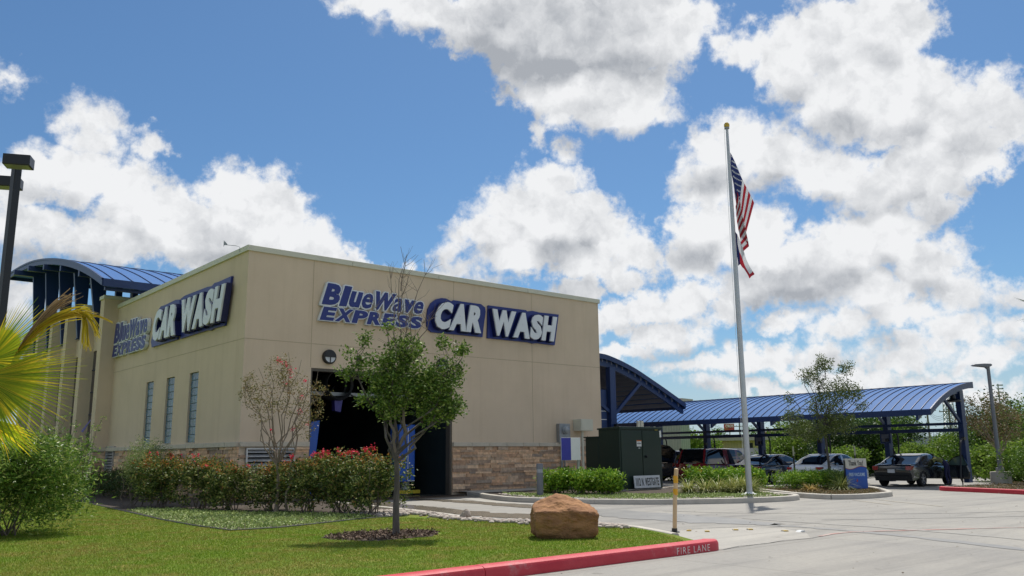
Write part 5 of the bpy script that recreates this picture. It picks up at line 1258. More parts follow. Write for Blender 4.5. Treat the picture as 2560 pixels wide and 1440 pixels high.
for i, (x, y, r_, lb) in enumerate(((17.9, -9.5, .62, 'leftmost glossy bush of the hedge on the thank you sign island'), (18.7, -9.8, .6, 'glossy bush behind the dry orange clump'), (19.5, -9.9, .6, 'glossy bush at the foot of the small island tree'), (20.4, -10.1, .55, 'glossy bush between the small island tree and the thank you sign'))):
    shrub('hedge_bush', lb, (x, y, .13), r_*1.1, .66, 4600, .07, L_ixo if i < 2 else L_oak, seed=100+i, group=G_, boxy=True, up=.6, per=10, spread=.06)
# ---- small tree on the far island
tree('young_tree', 'slender young tree on the island with two stakes beside it', 'tree', (20.3, -9.65, .13), [(0, 0, 0), (0, 0, .9), (-.03, .02, 1.7), (-.05, 0, 2.6)],
  [(-.55, .5, 2.25, 1.0, .9, .42, 1.6), (.45, -.4, 2.45, .8, .75, .45, 1.1), (0, 0, 3.2, .8, .75, .55, .8), (.35, -.3, 3.9, .75, .7, .5, .7), (-.35, .3, 4.4, .5, .45, .4, .45), (.85, -.75, 3.7, .5, .45, .45, .4), (.15, -.1, 4.9, .5, .45, .35, .4), (.75, -.65, 4.7, .4, .35, .3, .3), (-1.1, .9, 3.5, .2, .2, .2, .1), (-1.0, .85, 2.8, .45, .4, .3, .35), (1.15, -1, 3.2, .25, .25, .2, .15)],
  13000, .085, L_oak2, m_bark, seed=13, forks=18, per=14, spread=.075, tr=(.065, .03), twigs=220, shell=.15)
for i, ((x, y), lb) in enumerate((((18.85, -9.0), 'dark tree stake with a pale tip left of the young tree'), ((21.2, -10.3), 'dark tree stake with a pale tip beside the thank you sign'))):
    t_ = thing('tree_stake', lb, 'stake', (x, y, .13), group='stakes beside the young island tree')
    MB().box(-.03, .03, -.02, .02, -.1, 1.25).build('post', m_black, t_); MB().box(-.028, .028, -.018, .018, 1.25, 1.62).build('tip', pm('pale_tip', (.42, .42, .30), rough=.7), t_)
# ---- bush on the right, brown crape by the lamp
shrub('shrub', 'leafy green shrub at the right edge beside the concrete lamp base', (27.9, -14.5, .13), 1.35, 1.55, 6500, .085, L_bg, seed=120, boxy=True)
tree('crape_myrtle', 'brown tinged crape myrtle behind the grey lamp post and the canopy post', 'tree', (31.5, -11.9, .05), [(0, 0, 0), (.1, 0, .9), (.1, 0, 1.4)], [(-.4, .3, 2.7, .9, .8, .7, 1), (.5, -.4, 2.9, .9, .8, .8, 1), (0, 0, 3.5, .9, .8, .7, 1), (-1.1, .9, 2.9, .5, .5, .5, .6), (-.9, .8, 3.6, .4, .4, .4, .4), (.4, -.3, 2.1, .8, .7, .35, .5)], 5200, .085, L_brn, m_barkp, seed=15, forks=16, per=9, spread=.1, tr=(.05, .03), twigs=160, shell=.15)
# ================================================================= FAN PALM (left) AND PALM (right)
def fan(mb, hub, axis, side, n, L, spread, rng, w=.020, droop=.10, tipd=.5, split=.55):
    """palmate frond: blades radiating from hub in the plane of axis/side, joined near the hub and drooping at the tips"""
    axis = Vector(axis).normalized(); side = Vector(side); side = (side-axis*side.dot(axis)).normalized(); nm = axis.cross(side)
    for k in range(n):
        a = (k/(n-1)-.5)*spread; l = L*(1-.28*abs(a/spread*2)**2)*rng.uniform(.88, 1.06); d = axis*math.cos(a)+side*math.sin(a); sd_ = (-axis*math.sin(a)+side*math.cos(a))
        p = Vector(hub); pv = []; N = 8
        fold = nm*(.35 if k % 2 else -.35)
        for i in range(N+1):
            t_ = i/N; ww = w*(min(1, t_*2.6+.1))*(1-max(0, t_-.28)/.72*.95); s2 = (sd_+fold*.8).normalized()*ww; pv.append((p-s2, p+s2)); p = p+d*l/N
            if t_ > split*.6: d = (d+Vector((0, 0, -droop*(t_**2)*tipd*rng.uniform(.6, 1.5)))+nm*rng.normal()*.012).normalized()
        b0 = len(mb.v)
        for (x, y) in pv: mb.v += [tuple(x), tuple(y)]
        for i in range(N): mb.f.append((b0+2*i, b0+2*i+1, b0+2*i+3, b0+2*i+2)); mb.m.append(0)
m_stalk = pm('palm_stalk', (.28, .30, .12), rough=.5)
vd = Vector((F0.x, F0.y, 0))
pb = CAM.xy.to_3d()*1.0; dist = 8.5
base = Vector((CAM.x, CAM.y, 0)) + F0*(dist*.86) - R0*(dist*.86*.73)
P_ = thing('fan_palm', 'fan palm with yellow green fronds and a withered brown frond reaching in from the left', 'palm tree', (base.x, base.y, .13))
rng = np.random.default_rng(77)
# local frame: u along camera-right direction, w along camera forward, z up
def pl_(u_, z, w_=0): return R0*u_ + F0*w_ + Vector((0, 0, z-.13))
MB().tube(curvepts([pl_(0, .0), pl_(.02, .9), pl_(-.02, 1.9)], 5), [.20, .19, .19, .18, .18, .18, .17, .17, .16, .16, .15][:11], 14).build('trunk', pm('palm_trunk', (.20, .15, .10), rough=.95, c2=(.12, .09, .06), vs=12, bump=.9, bs=22, stretch=(1, 1, 4)), P_)
px = dist*.86/2126.7   # metres per picture pixel at the palm
def pp(u_, v_, w_=0.0):    # picture-derived offsets turned once into palm-local metres
    return pl_((u_-1280)*px*1.0 + dist*.86*.73, 1.5+(1148-v_)*px*1.02, w_)
def frond(hub, tipdir, side, n, L, spread, mat, w=.02, droop=.1, tipd=.5, stalk=True):
    mb = MB(); fan(mb, hub, tipdir, side, n, L, spread, rng, w, droop, tipd); fo = mb.build('frond', mat, P_, fixn=False)
    if stalk: MB().tube(curvepts([pl_(0, 1.9), (Vector(pl_(0, 2.2))+Vector(hub))/2+Vector((0, 0, .10)), Vector(hub)], 5), [.02]*10+[.014], 7).build('stalk', m_stalk, fo)
sx = R0; up_ = Vector((0, 0, 1))
frond(pp(-45, 905, .05), R0*1.0+up_*.12-F0*.25, up_*1.0-R0*.1+F0*.3, 52, .74, R(160), L_palm, .012, .06, .5)
frond(pp(-20, 950, -.15), R0*.80-up_*.42-F0*.25, up_*.8+R0*.5+F0*.3, 56, .98, R(112), L_palm, .014, .09, .6)
frond(pp(-220, 830, .3), -R0*.5+up_*.7+F0*.4, R0, 36, .6, R(150), L_palm, .018, .08, .5)
frond(pp(-330, 900, -.1), -R0*.9+up_*.3, up_, 36, .85, R(160), L_palm, .018, .1, .6)
frond(pp(-150, 1000, -.5), -F0*.9-R0*.5, R0, 36, .8, R(160), L_palm, .018, .12, .8)
frond(pp(-90, 1040, .35), F0*.8+R0*.1-up_*.5, R0-F0*.3, 36, .6, R(140), L_palm, .018, .12, .8)
# withered frond: a bundle of brown blades folded over
def bundle(path, n, jit, w, mat, name='frond', fray=.0, tail=0):
    mb = MB(); P0_ = curvepts(path, 6)
    for k in range(n):
        o_ = Vector(rng.normal(size=3))*jit; l0 = int(rng.integers(0, len(P0_)//3)); l1 = len(P0_)-int(rng.integers(0, max(1, len(P0_)//4))); pv = []
        side = Vector(rng.normal(size=3)).normalized()
        for i in range(l0, l1):
            t_ = i/(len(P0_)-1); p = P0_[i]+o_*(.35+t_*1.1)+side*fray*max(0, t_-.7)**1.5; s2 = side*w*(1-t_*.7); pv.append((p-s2, p+s2))
        b0 = len(mb.v)
        for (x, y) in pv: mb.v += [tuple(x), tuple(y)]
        for i in range(len(pv)-1): mb.f.append((b0+2*i, b0+2*i+1, b0+2*i+3, b0+2*i+2)); mb.m.append(0)
    return mb
fo = bundle([pp(40, 880), pp(62, 845), pp(95, 800), pp(132, 764), pp(172, 742)], 38, .018, .008, L_pdry, fray=.22).build('frond', L_pdry, P_, fixn=False); fo['label'] = 'withered brown frond'
fo = bundle([pp(30, 900), pp(62, 855), pp(98, 818), pp(140, 797), pp(185, 788), pp(215, 798)], 60, .020, .010, L_py, fray=.18).build('frond', L_py, P_, fixn=False); fo['label'] = 'yellow arching frond'
mb = bundle([pp(180, 792), pp(205, 798), pp(225, 825), pp(236, 852)], 16, .014, .009, L_py, fray=.15)
m2 = bundle([pp(190, 795), pp(200, 815), pp(204, 850), pp(210, 885)], 18, .018, .010, L_py, fray=.2)
off = len(mb.v); mb.v += m2.v; mb.f += [tuple(i+off for i in q) for q in m2.f]; mb.m += m2.m
m2 = bundle([pp(195, 790), pp(225, 797), pp(250, 806), pp(272, 817)], 3, .004, .009, L_py); off = len(mb.v); mb.v += m2.v; mb.f += [tuple(i+off for i in q) for q in m2.f]; mb.m += m2.m
fo = mb.build('frond', L_py, P_, fixn=False); fo['label'] = 'yellow frond tips hanging down'
# palm at the right edge of the picture
pr_ = thing('palm_tree', 'palm reaching in at the right edge of the sky', 'palm tree', (23.85, -17.05, .1))
MB().tube(curvepts([(0, 0, 0), (.1, 0, 3), (.05, 0, 6.3)], 6), .16, 12).build('trunk', MATS['palm_trunk'], pr_)
rng = np.random.default_rng(9)
for k in range(11):
    a = 2*math.pi*k/11+.2; d = R0*math.cos(a)+F0*math.sin(a); hub = Vector((0.05, 0, 6.3))+d*.40+Vector((0, 0, .45*math.sin(k*2.1)))
    mb = MB(); fan(mb, hub, d+up_*(.8*math.sin(k*2.1)), Vector((-d.y, d.x, 0)), 28, .92, R(160), rng, .016, .16, 1.3); fo = mb.build('frond', L_bgd, pr_, fixn=False)
    MB().tube([(.05, 0, 6.2), tuple(hub)], .012, 6).build('stalk', m_stalk, fo)
# ================================================================= STONES
def rock(name, label, cat, loc, dims, mat, seed, rz=0, sub=4, rough=.10, pts=None, group=None):
    rng = np.random.default_rng(seed); bm = bmesh.new()
    if pts is None:
        for _ in range(26):
            p = rng.normal(size=3); p /= np.abs(p).max()**.75*np.linalg.norm(p)**.25; bm.verts.new(tuple(p*.5*rng.uniform(.85, 1.05)))
    else:
        for p in pts: bm.verts.new(p)
    bmesh.ops.convex_hull(bm, input=bm.verts)
    me = bpy.data.meshes.new(name); 
    for v in [v for v in bm.verts if not v.link_faces]: bm.verts.remove(v)
    for v in bm.verts: v.co = Vector((v.co.x*dims[0], v.co.y*dims[1], v.co.z*dims[2]))
    bmesh.ops.bevel(bm, geom=list(bm.edges), offset=.05*max(dims), segments=3, affect='EDGES')
    bmesh.ops.triangulate(bm, faces=bm.faces)
    bmesh.ops.subdivide_edges(bm, edges=bm.edges, cuts=sub, use_grid_fill=True)
    import mathutils
    for v in bm.verts:
        n = mathutils.noise.fractal(v.co*(3.2/max(dims)), 1.0, 2.0, 5, noise_basis='PERLIN_ORIGINAL')
        v.co += v.normal*n*rough*max(dims)*.5
    for f in bm.faces: f.smooth = True
    bm.to_mesh(me); bm.free(); me.materials.append(mat)
    o = bpy.data.objects.new(name, me); COL.objects.link(o); o.location = loc; o.rotation_euler.z = rz
    if label: tag(o, label, cat, group)
    return o
m_rock = pm('red_sandstone', (.40, .205, .088), rough=.95, c2=(.20, .095, .045), vs=3.4, bump=1.0, bs=20, det=10, stretch=(1, 1, 1.8))
hx, hy = .5, .5
bp_ = [(-.44, -.36, -.55), (.46, -.30, -.55), (.44, .40, -.5), (-.42, .42, -.5), (-.52, -.36, .0), (-.50, -.34, .16), (-.44, .36, .28), (.50, -.30, .02), (.50, -.28, .16), (.46, .40, .22), (-.20, -.50, .02), (.10, -.50, -.02), (.12, -.46, .10), (-.16, -.42, .14), (-.30, .02, .42), (-.12, .08, .52), (.06, .10, .50), (.30, .0, .32), (.20, -.20, .24), (.05, .42, .42), (-.46, -.05, .30)]
b = rock('boulder', 'big reddish brown boulder on the lawn beside the red kerb', 'boulder', tuple(), (1, 1, 1), m_rock, 1) if False else None
def boulder():
    import mathutils
    bm = bmesh.new(); bmesh.ops.create_icosphere(bm, subdivisions=6, radius=1.0)
    for v in bm.verts:
        d = v.co.normalized(); p_ = 12
        r_ = (abs(d.x)**p_+abs(d.y)**p_+abs(d.z)**7)**(-1/p_); q = d*min(r_, 1.45)
        x, y, z = q.x*.5, q.y*.46, q.z*.5
        if z > -.1:
            t_ = (z+.1)/.6; dome = .66+.34*math.exp(-((x+.10)**2/.13+(y-.16)**2/.16)); z = -.1+t_*.55*dome+.16*(y+.12)*t_-.04*x*t_
            x *= 1-.06*t_**4; y *= 1-.03*t_**4
        else: x *= 1-.10*abs(z+.1); y *= 1-.12*abs(z+.1)
        c = Vector((x, y, z)); n = mathutils.noise.fractal(c*2.6+Vector((3.1, 1.7, .4)), 1.0, 2.0, 3)*.045+mathutils.noise.fractal(c*9+Vector((.3, 7, 2)), .9, 2.1, 5)*.022
        rid = abs(mathutils.noise.noise(c*4+Vector((9, 2, 5))))*.035
        v.co = c+d*(n-rid)
    for f in bm.faces: f.smooth = True
    me = bpy.data.meshes.new('boulder'); bm.to_mesh(me); bm.free(); me.materials.append(m_rock)
    me.transform(Matrix.Diagonal((1.09, .92, .80, 1)))
    o = bpy.data.objects.new('boulder', me); COL.objects.link(o); o.location = (-1.35, -17.0, .13+.33); o.rotation_euler.z = -YAW+R(6)
    tag(o, 'big reddish brown boulder on the lawn beside the red kerb', 'boulder')
boulder()
m_cob = pm('pale_cobble', (.42, .36, .30), rough=.9, c2=(.30, .25, .21), vs=3, bump=.4, island=.0)
rock('stone', 'round pale stone lying on the gravel edge of the drive', 'stone', (.02, -12.42, .24), (.30, .26, .24), m_cob, 8, sub=2, rough=.05)
# cobble border beside the drive: uncountable loose cobbles
rng = np.random.default_rng(12)
line = [(.55, -9.0), (.45, -9.8), (.35, -10.7), (.0, -11.6), (-.02, -12.3), (-.0, -13.1), (.12, -13.8), (.35, -14.6), (.75, -15.6), (.75, -16.4)]
lp = [Vector((a, b_, 0)) for a, b_ in line]; lp = [p for p in curvepts([(a, b_, 0) for a, b_ in line], 8)]
def cobbles(name, label, pts_, smin, smax, mat, seed):
    rng = np.random.default_rng(seed); bm = bmesh.new(); bmesh.ops.create_icosphere(bm, subdivisions=2, radius=.5); base = np.array([v.co[:] for v in bm.verts]); fc = np.array([[v.index for v in f.verts] for f in bm.faces]); bm.free()
    V_, F_2 = [], []
    for k, p in enumerate(pts_):
        s = rng.uniform(smin, smax); sc = s*np.array([rng.uniform(.8, 1.4), rng.uniform(.7, 1.1), rng.uniform(.5, .85)]); a = rng.uniform(0, 6.28)
        b = base*sc*(1+.22*np.sin(base[:, [1]]*5+rng.uniform(0, 6))*np.cos(base[:, [2]]*4+rng.uniform(0, 6))); c, s_ = math.cos(a), math.sin(a)
        b = np.stack([b[:, 0]*c-b[:, 1]*s_, b[:, 0]*s_+b[:, 1]*c, b[:, 2]], 1)+np.array(p)+np.array([0, 0, s*.2]); F_2.append(fc+len(V_)*len(base)); V_.append(b)
    o = npmesh(name, np.concatenate(V_), np.concatenate(F_2), mat, smooth=True); o['kind'] = 'stuff'; o['label'] = label; return o
m_cobv = leafmat('cobble_mix', [(0, (.34, .29, .25)), (.35, (.48, .42, .36)), (.7, (.26, .22, .19)), (1, (.55, .49, .42))], rough=.85, trans=0)
pts = []
for k in range(620):
    p = lp[int(rng.integers(0, len(lp)))]; pts.append((p.x-abs(rng.normal())*.17+.10, p.y+rng.normal()*.2, .135))
for k in range(240): pts.append((rng.uniform(-.9, .5), rng.uniform(-10.4, -8.6), .135))
cobbles('gravel', 'loose pale cobbles between the lawn and the exit drive', pts, .05, .13, m_cobv, 3)
pts = [(I1[i][0]*(1-t_)+I1[i+1][0]*t_, I1[i][1]*(1-t_)+I1[i+1][1]*t_) for i in range(3, 14) for t_ in rng.uniform(0, 1, 48)]
pts = [(13+(x-13)*(.93-abs(rng.normal())*.025), -6+(y+6)*(.93-abs(rng.normal())*.025), .13) for x, y in pts]
cobbles('gravel', 'pale gravel behind the kerb of the flagpole island', pts, .04, .09, m_cobv, 4)
# ================================================================= BOLLARD, POSTS, SIGNS
bo = thing('bollard_light', 'grey round bollard light standing on the kerbed island', 'bollard light', (8.56, -5.45, .13))
MB().lathe((0, 0, 0), [(.115, 0), (.115, .78)], 20).build('post', m_grey, bo, smooth=True)
MB().lathe((0, 0, 0), [(.108, .78), (.108, .90)], 20).build('lens', pm('bollard_lens', (.42, .44, .46), rough=.25), bo, smooth=True)
MB().lathe((0, 0, 0), [(.117, .90), (.117, 1.06), (.105, 1.09)], 20).build('cap', m_grey, bo, smooth=True)
sp_ = thing('sign_post', 'square post carrying a small blue and white sign before the stone wall', 'sign', (10.95, -4.95, .13), rz=R(-12))
MB().box(-.045, .045, -.045, .045, 0, 1.98).build('post', pm('post_grey', (.40, .40, .37), rough=.6), sp_, bevel=.006)
MB().box(-.78, .06, -.075, -.047, 1.18, 2.0).build('panel', m_white, sp_, bevel=.006)
MB().box(-.775, -.36, -.079, -.0755, 1.185, 1.995).build('blue_field', pm('royal_blue', (.03, .035, .36), rough=.4), sp_)
MB().tube([(.05, -.05, 1.25), (.06, -.06, .9), (.05, -.05, .6), (-.06, -.05, .52)], .010, 6).build('cable', m_black, sp_)
MB().box(-.17, -.05, -.04, .04, .30, .52).build('junction_box', m_white, sp_)
yp = thing('marker_post', 'leaning yellow marker post at the corner of the lawn', 'marker post', (1.78, -16.82, .01))
m_yp = pm('faded_orange_post', (.56, .37, .19), rough=.55, c2=(.60, .44, .27), vs=6); m_ytape = pm('amber_tape', (.72, .36, .01), rough=.3)
ya = MB().tube([(0, 0, 0), (.03, -.02, .6), (.075, -.05, 1.19)], [.042, .042, .042], 14).build('post', m_yp, yp, smooth=True)
MB().lathe((.0, 0, 0), [(.047, 0), (.047, .14)], 14).build('reflective_band', m_ytape, yp, loc=(.058, -.038, .93))
MB().lathe((.0, 0, 0), [(.047, 0), (.047, .12)], 14).build('reflective_band', m_ytape, yp, loc=(.044, -.029, .70))
MB().lathe((.0, 0, 0), [(.043, 0), (.043, .02), (.02, .035)], 14).build('cap', m_yp, yp, loc=(.076, -.051, 1.18))
MB().lathe((0, 0, 0), [(.10, -.008), (.10, .01), (.055, .02), (.055, .07)], 16).build('base', m_black, yp)
# thank you sign
ty = thing('thank_you_sign', 'blue and cream sign reading Thank You! and FREE VACUUMS on the island', 'sign', (19.35, -11.25, .13), rz=R(-41)); ty.scale = (.63, 1, .97)
m_tyb = pm('bright_blue_panel', (.012, .09, .42), rough=.35, c2=(.011, .08, .38)); m_tyc = pm('sign_cream', (.62, .60, .52), rough=.5)
MB().box(-.62, .62, -.10, .10, 0.0, 1.12).build('panel', m_tyb, ty, bevel=.01)
wave = [(-.62+1.24*i/16, .83-.055*math.sin(2*math.pi*(i/16)*.95+.3)) for i in range(17)]
MB().prism([(.62, 1.17), (-.62, 1.17)] + wave, lambda a, z, t_: (a, t_, z), -.105, .105).build('top_panel', m_tyc, ty)
w2 = [(x, z-.0) for x, z in wave]+[(x, z-.022) for x, z in wave[::-1]]
MB().prism(w2, lambda a, z, t_: (a, t_, z), -.108, -.1005).build('wave_stripe', pm('maroon_stripe', (.30, .05, .04), rough=.5), ty)
lettering('lettering', 'Thank You!', lambda u, v, d: (-.44+.86*u, -.1055-.003*(d+1), .90+.20*v), m_black, ty, offset=.012)
lettering('lettering', 'FREE VACUUMS', lambda u, v, d: (-.46+.94*u, -.1005-.003*(d+1), .50+.13*v), pm('pale_blue_text', (.45, .58, .75), rough=.5), ty, offset=.03)
MB().prism([(.0, .28), (.03, .34), (-.02, .42), (-.05, .34), (-.06, .29)], lambda a, z, t_: (a+.02, t_, z), -.104, -.1005).build('flame_mark', pm('flame_red', (.40, .06, .05), rough=.5), ty)
MB().box(-.66, -.621, -.06, .06, 0, 1.10).build('side_frame', m_black, ty)
# ================================================================= LAMP POSTS
ll_ = thing('parking_lamp', 'black square lamp post with two shoebox heads at the left edge', 'street lamp', (-8.73, -9.1, .13))
MB().box(-.07, .07, -.07, .07, 0, 7.15).build('pole', m_black, ll_, bevel=.01).rotation_euler.z = R(20)
def head(x, y, z, rz):
    hd = MB().box(-.24, .24, -.17, .17, 0, .21).build('lamp_head', m_black, ll_, bevel=.012, loc=(x, y, z)); hd.rotation_euler = (0, 0, rz)
    MB().box(-.21, .21, -.14, .14, -.006, -.001).build('lens', pm('shoebox_lens', (.28, .29, .24), rough=.3), hd)
hd = R0*.22-F0*.42
head(hd.x+.05, hd.y, 7.0, R(-25))
hd = -R0*.42+F0*.45
head(hd.x, hd.y, 6.85, R(-25))
MB().box(-.3, .3, -.3, .3, -.05, .5).build('footing', m_curb, ll_, bevel=.03)
lr = thing('street_lamp', 'grey lamp post with a flat head on a round concrete base', 'street lamp', (27.96, -13.13, .13))
MB().lathe((0, 0, 0), [(.40, 0), (.40, .46), (.385, .50)], 28).build('concrete_base', m_curb, lr, smooth=True)
MB().box(-.13, .13, -.13, .13, .50, .66).build('base_cover', m_grey, lr, bevel=.015)
MB().lathe((0, 0, .64), [(.085, 0), (.07, 4.3)], 14).build('pole', m_grey, lr, smooth=True)
hd = MB(); q = -R0
hd.prism([(-.12, -.03), (.0, -.09), (.10, -.09), (.62, -.035), (.70, .0), (.62, .045), (.2, .07), (-.08, .06), (-.14, .02)], lambda a, z, t_: tuple(q*a + F0*t_ + Vector((0, 0, 5.02+z))), -.13, .13)
hd.build('lamp_head', m_grey, lr, bevel=.02)
pole_arm = MB().bar(tuple(Vector((0, 0, 4.88))), tuple(q*.12+Vector((0, 0, 5.0))), .12, .12).build('arm', m_grey, lr)

# ================================================================= CARS
m_tyre = pm('tyre', (.012, .012, .013), rough=.85); m_rim = pm('alloy_rim', (.55, .56, .58), rough=.3, metal=.7); m_cglass = glassmat('car_glass', (.006, .008, .010), .04)
m_cglass2 = glassmat('side_glass_green', (.10, .16, .14), .05)
m_tail = pm('tail_lamp', (.28, .006, .010), rough=.15, spec=.8); m_plate = pm('number_plate', (.62, .64, .66), rough=.4, c2=(.45, .47, .5), vs=20); m_under = pm('underbody', (.01, .01, .01), rough=.9)
def paint(name, c): return pm(name, c, rough=.22, c2=tuple(x*.95 for x in c), coat=1.0, spec=.6)
def car(name, label, x, y, rz, paintm, L=4.65, Wd=1.80, Hh=1.43, style='sedan', opendoor=False, gate=False, rimm=None):
    """car pointing along its +x, origin at rear bumper on the ground"""
    t_ = thing(name, label, 'car', (x, y, 0), rz); hw = Wd/2
    wr = .335 if style != 'van' else .35; wx0, wx1 = (.98, .98+.58*L+.02) if style != 'van' else (1.0, 1.0+.595*L)
    # lower body side profile with wheel arches
    if style == 'van':
        up_p = [(0.02, .62), (0.0, .92), (.04, 1.02), (3.55/4.9*L+.0, 1.0), (3.9/4.9*L, .98), (4.65/4.9*L, .86), (L-.05, .70), (L, .5)]
        roofp = [(.10, 1.04), (.32, Hh-.10), (.55, Hh-.015), (1.8, Hh), (2.9, Hh-.03), (3.45, Hh-.14), (4.28, 1.0)]
    elif style == 'coupe':
        up_p = [(0.05, .52), (0.0, .66), (.03, .86), (.08, .93), (.20, .962), (.60, .955), (2.0, .92), (3.4, .88), (L-.5, .76), (L-.12, .62), (L, .42)]
        roofp = [(.45, .965), (.85, 1.10), (1.35, 1.30), (1.85, Hh-.02), (2.3, Hh), (2.8, Hh-.08), (3.35, 1.13), (3.85, .86)]
    else:
        up_p = [(0.05, .50), (0.0, .64), (.02, .84), (.08, .92), (.20, .955), (.60, .955), (2.0, .93), (3.5, .90), (L-.5, .78), (L-.12, .62), (L, .42)]
        roofp = [(.40, .96), (.85, 1.12), (1.30, 1.31), (1.75, Hh-.02), (2.3, Hh), (2.8, Hh-.05), (3.35, 1.17), (3.9, .88)]
    def arch(cx, r, n=9): return [(cx+r*math.cos(math.pi*i/n), max(.22, .0+wr+r*math.sin(math.pi*i/n)-.0)) for i in range(n+1)]
    low = [(L-.03, .24)] + arch(wx1, wr+.055) + arch(wx0, wr+.055) + [(.10, .26)]
    prof = up_p + low     # clockwise polygon in (x,z)
    n = len(prof); ys = [-1, -.97, -.80, -.4, 0, .4, .80, .97, 1]; mb = MB()
    def tw(x): # plan taper at the ends
        e = 0.0
        if x < .7: e = (.7-x)/.7
        if x > L-.8: e = (x-(L-.8))/.8
        return 1-.13*e**2
    for s_ in ys:
        for (px_, pz) in prof:
            k = abs(s_); dz = 0
            if pz > .62 and k > .7: dz = -.06 if k >= .99 else (-.03 if k > .9 else -.008)
            bul = 1.0 if .45 < pz < .72 else ((.975 if pz < .84 else .945) if pz >= .72 else .975)
            ex = .035*(k**3) if px_ < .2 else (-.06*(k**3) if px_ > L-.2 else 0)
            mb.v.append((px_+ex*1.5, s_*hw*tw(px_)*bul, pz+dz))
    for j in range(len(ys)-1):
        for i in range(n):
            i2 = (i+1) % n; mb.f.append((j*n+i, j*n+i2, (j+1)*n+i2, (j+1)*n+i)); mb.m.append(0 if i < len(up_p)-1 or i >= n-2 else 1)
    mb.f.append(tuple(range(n))); mb.f.append(tuple((len(ys)-1)*n+i for i in range(n))[::-1]); mb.m += [0, 0]
    body = mb.build('body', [paintm, m_under], t_, smooth=True)
    # greenhouse: glass shell with painted roof and pillars
    ti = {'van': .80, 'coupe': .74, 'sedan': .76}[style]
    def gw(z): f_ = (z-.93)/(Hh-.93); return hw*(.915-(.915-ti)*max(0, min(1, f_))**1.25)
    N = len(roofp); g = MB()
    dense = [(p.x, p.y) for p in curvepts([(a, b_, 0) for a, b_ in roofp], 3)]
    zb = .93 if style != 'van' else .97
    rs_ = [-1, -.86, -.45, 0, .45, .86, 1]
    for s_ in rs_:
        for (px_, pz) in dense:
            g.v.append((px_, s_*gw(pz), pz-(.03 if abs(s_) == 1 and pz > zb+.1 else 0)-(.012*(abs(s_)**2))))
    M_ = len(dense)
    def roofpart(x): 
        return {'van': (.45, 3.3), 'coupe': (1.55, 2.72), 'sedan': (1.5, 2.72)}[style][0] <= x <= {'van': (.45, 3.3), 'coupe': (1.55, 2.72), 'sedan': (1.5, 2.72)}[style][1]
    for j in range(len(rs_)-1):
        for i in range(M_-1):
            xm = (dense[i][0]+dense[i+1][0])/2; edge_ = j in (0, len(rs_)-2)
            g.f.append((j*M_+i, j*M_+i+1, (j+1)*M_+i+1, (j+1)*M_+i)); g.m.append(0 if (roofpart(xm) or edge_) else 1)
    # sides: glass with pillars
    for s_, j in ((-1, 0), (1, len(rs_)-1)):
        base0 = len(g.v)
        for (px_, pz) in dense: g.v.append((px_, s_*hw*.93, zb-.01))
        mid0 = len(g.v)
        for (px_, pz) in dense:
            zt = pz-.075 if pz > zb+.16 else max(zb, pz-.05); f_ = (zt-.93)/(Hh-.93); g.v.append((px_, s_*(gw(max(zt, .93))+.002), zt))
        for i in range(M_-1):
            a, b_ = j*M_+i, j*M_+i+1
            g.f.append((a, b_, mid0+i+1, mid0+i)); g.m.append(0)
            xm = (dense[i][0]+dense[i+1][0])/2
            pill = {'van': [(.9, 1.02), (1.95, 2.08), (3.0, 3.1)], 'coupe': [(2.05, 2.2)], 'sedan': [(2.18, 2.3)]}[style]
            isp = any(p0 < xm < p1 for p0, p1 in pill) or dense[i][1] < zb+.17 and style != 'van' and xm < 1.3
            g.f.append((mid0+i, mid0+i+1, base0+i+1, base0+i)); g.m.append(0 if isp else 1)
    cab = g.build('cabin', [paintm, m_cglass], t_, smooth=True)
    if style == 'van':
        for s_ in (-1, 1):
            w = MB(); w.face([(3.0, s_*(gw(1.05)+.006), 1.04), (4.0, s_*(gw(1.05)-.0), 1.04), (3.45, s_*(gw(1.5)+.004), 1.50), (3.05, s_*(gw(1.56)+.006), 1.57)]); w.build('window', m_cglass2, t_, fixn=False)
    # wheels
    for (wx, s_) in ((wx0, -1), (wx0, 1), (wx1, -1), (wx1, 1)):
        yw = s_*(hw-.105)
        wh = bpy.data.objects.new('wheel', None); COL.objects.link(wh); wh.parent = t_; wh.location = (wx, yw, wr); wh.empty_display_size = .1
        mt = MB(); prf = [(wr-.12, -.105), (wr-.02, -.105), (wr, -.08), (wr, .08), (wr-.02, .105), (wr-.12, .105)]; nn_ = 24
        for (r_, d) in prf:
            for k_ in range(nn_): a = 2*math.pi*k_/nn_; mt.v.append((r_*math.cos(a), d, r_*math.sin(a)))
        for i in range(5):
            for k_ in range(nn_): mt.f.append((i*nn_+k_, i*nn_+(k_+1) % nn_, (i+1)*nn_+(k_+1) % nn_, (i+1)*nn_+k_)); mt.m.append(0)
        mt.build('tyre', m_tyre, wh, smooth=True)
        rr_ = MB(); yo = s_*.085
        for (r0_, r1_) in ((wr-.13, wr-.10),):
            for k_ in range(nn_):
                a, b_ = 2*math.pi*k_/nn_, 2*math.pi*(k_+1)/nn_
                rr_.face([(r0_*math.cos(a), yo, r0_*math.sin(a)), (r1_*math.cos(a), yo+s_*.012, r1_*math.sin(a)), (r1_*math.cos(b_), yo+s_*.012, r1_*math.sin(b_)), (r0_*math.cos(b_), yo, r0_*math.sin(b_))])
        for k_ in range(5):
            a = 2*math.pi*k_/5+.3; d = Vector((math.cos(a), 0, math.sin(a))); rr_.bar(tuple(Vector((0, yo, 0))), tuple(d*(wr-.11)+Vector((0, yo, 0))), .055, .022)
        rr_.box(-.05, .05, yo-.012, yo+.012, -.05, .05)
        rr_.build('rim', rimm or m_rim, wh, fixn=False)
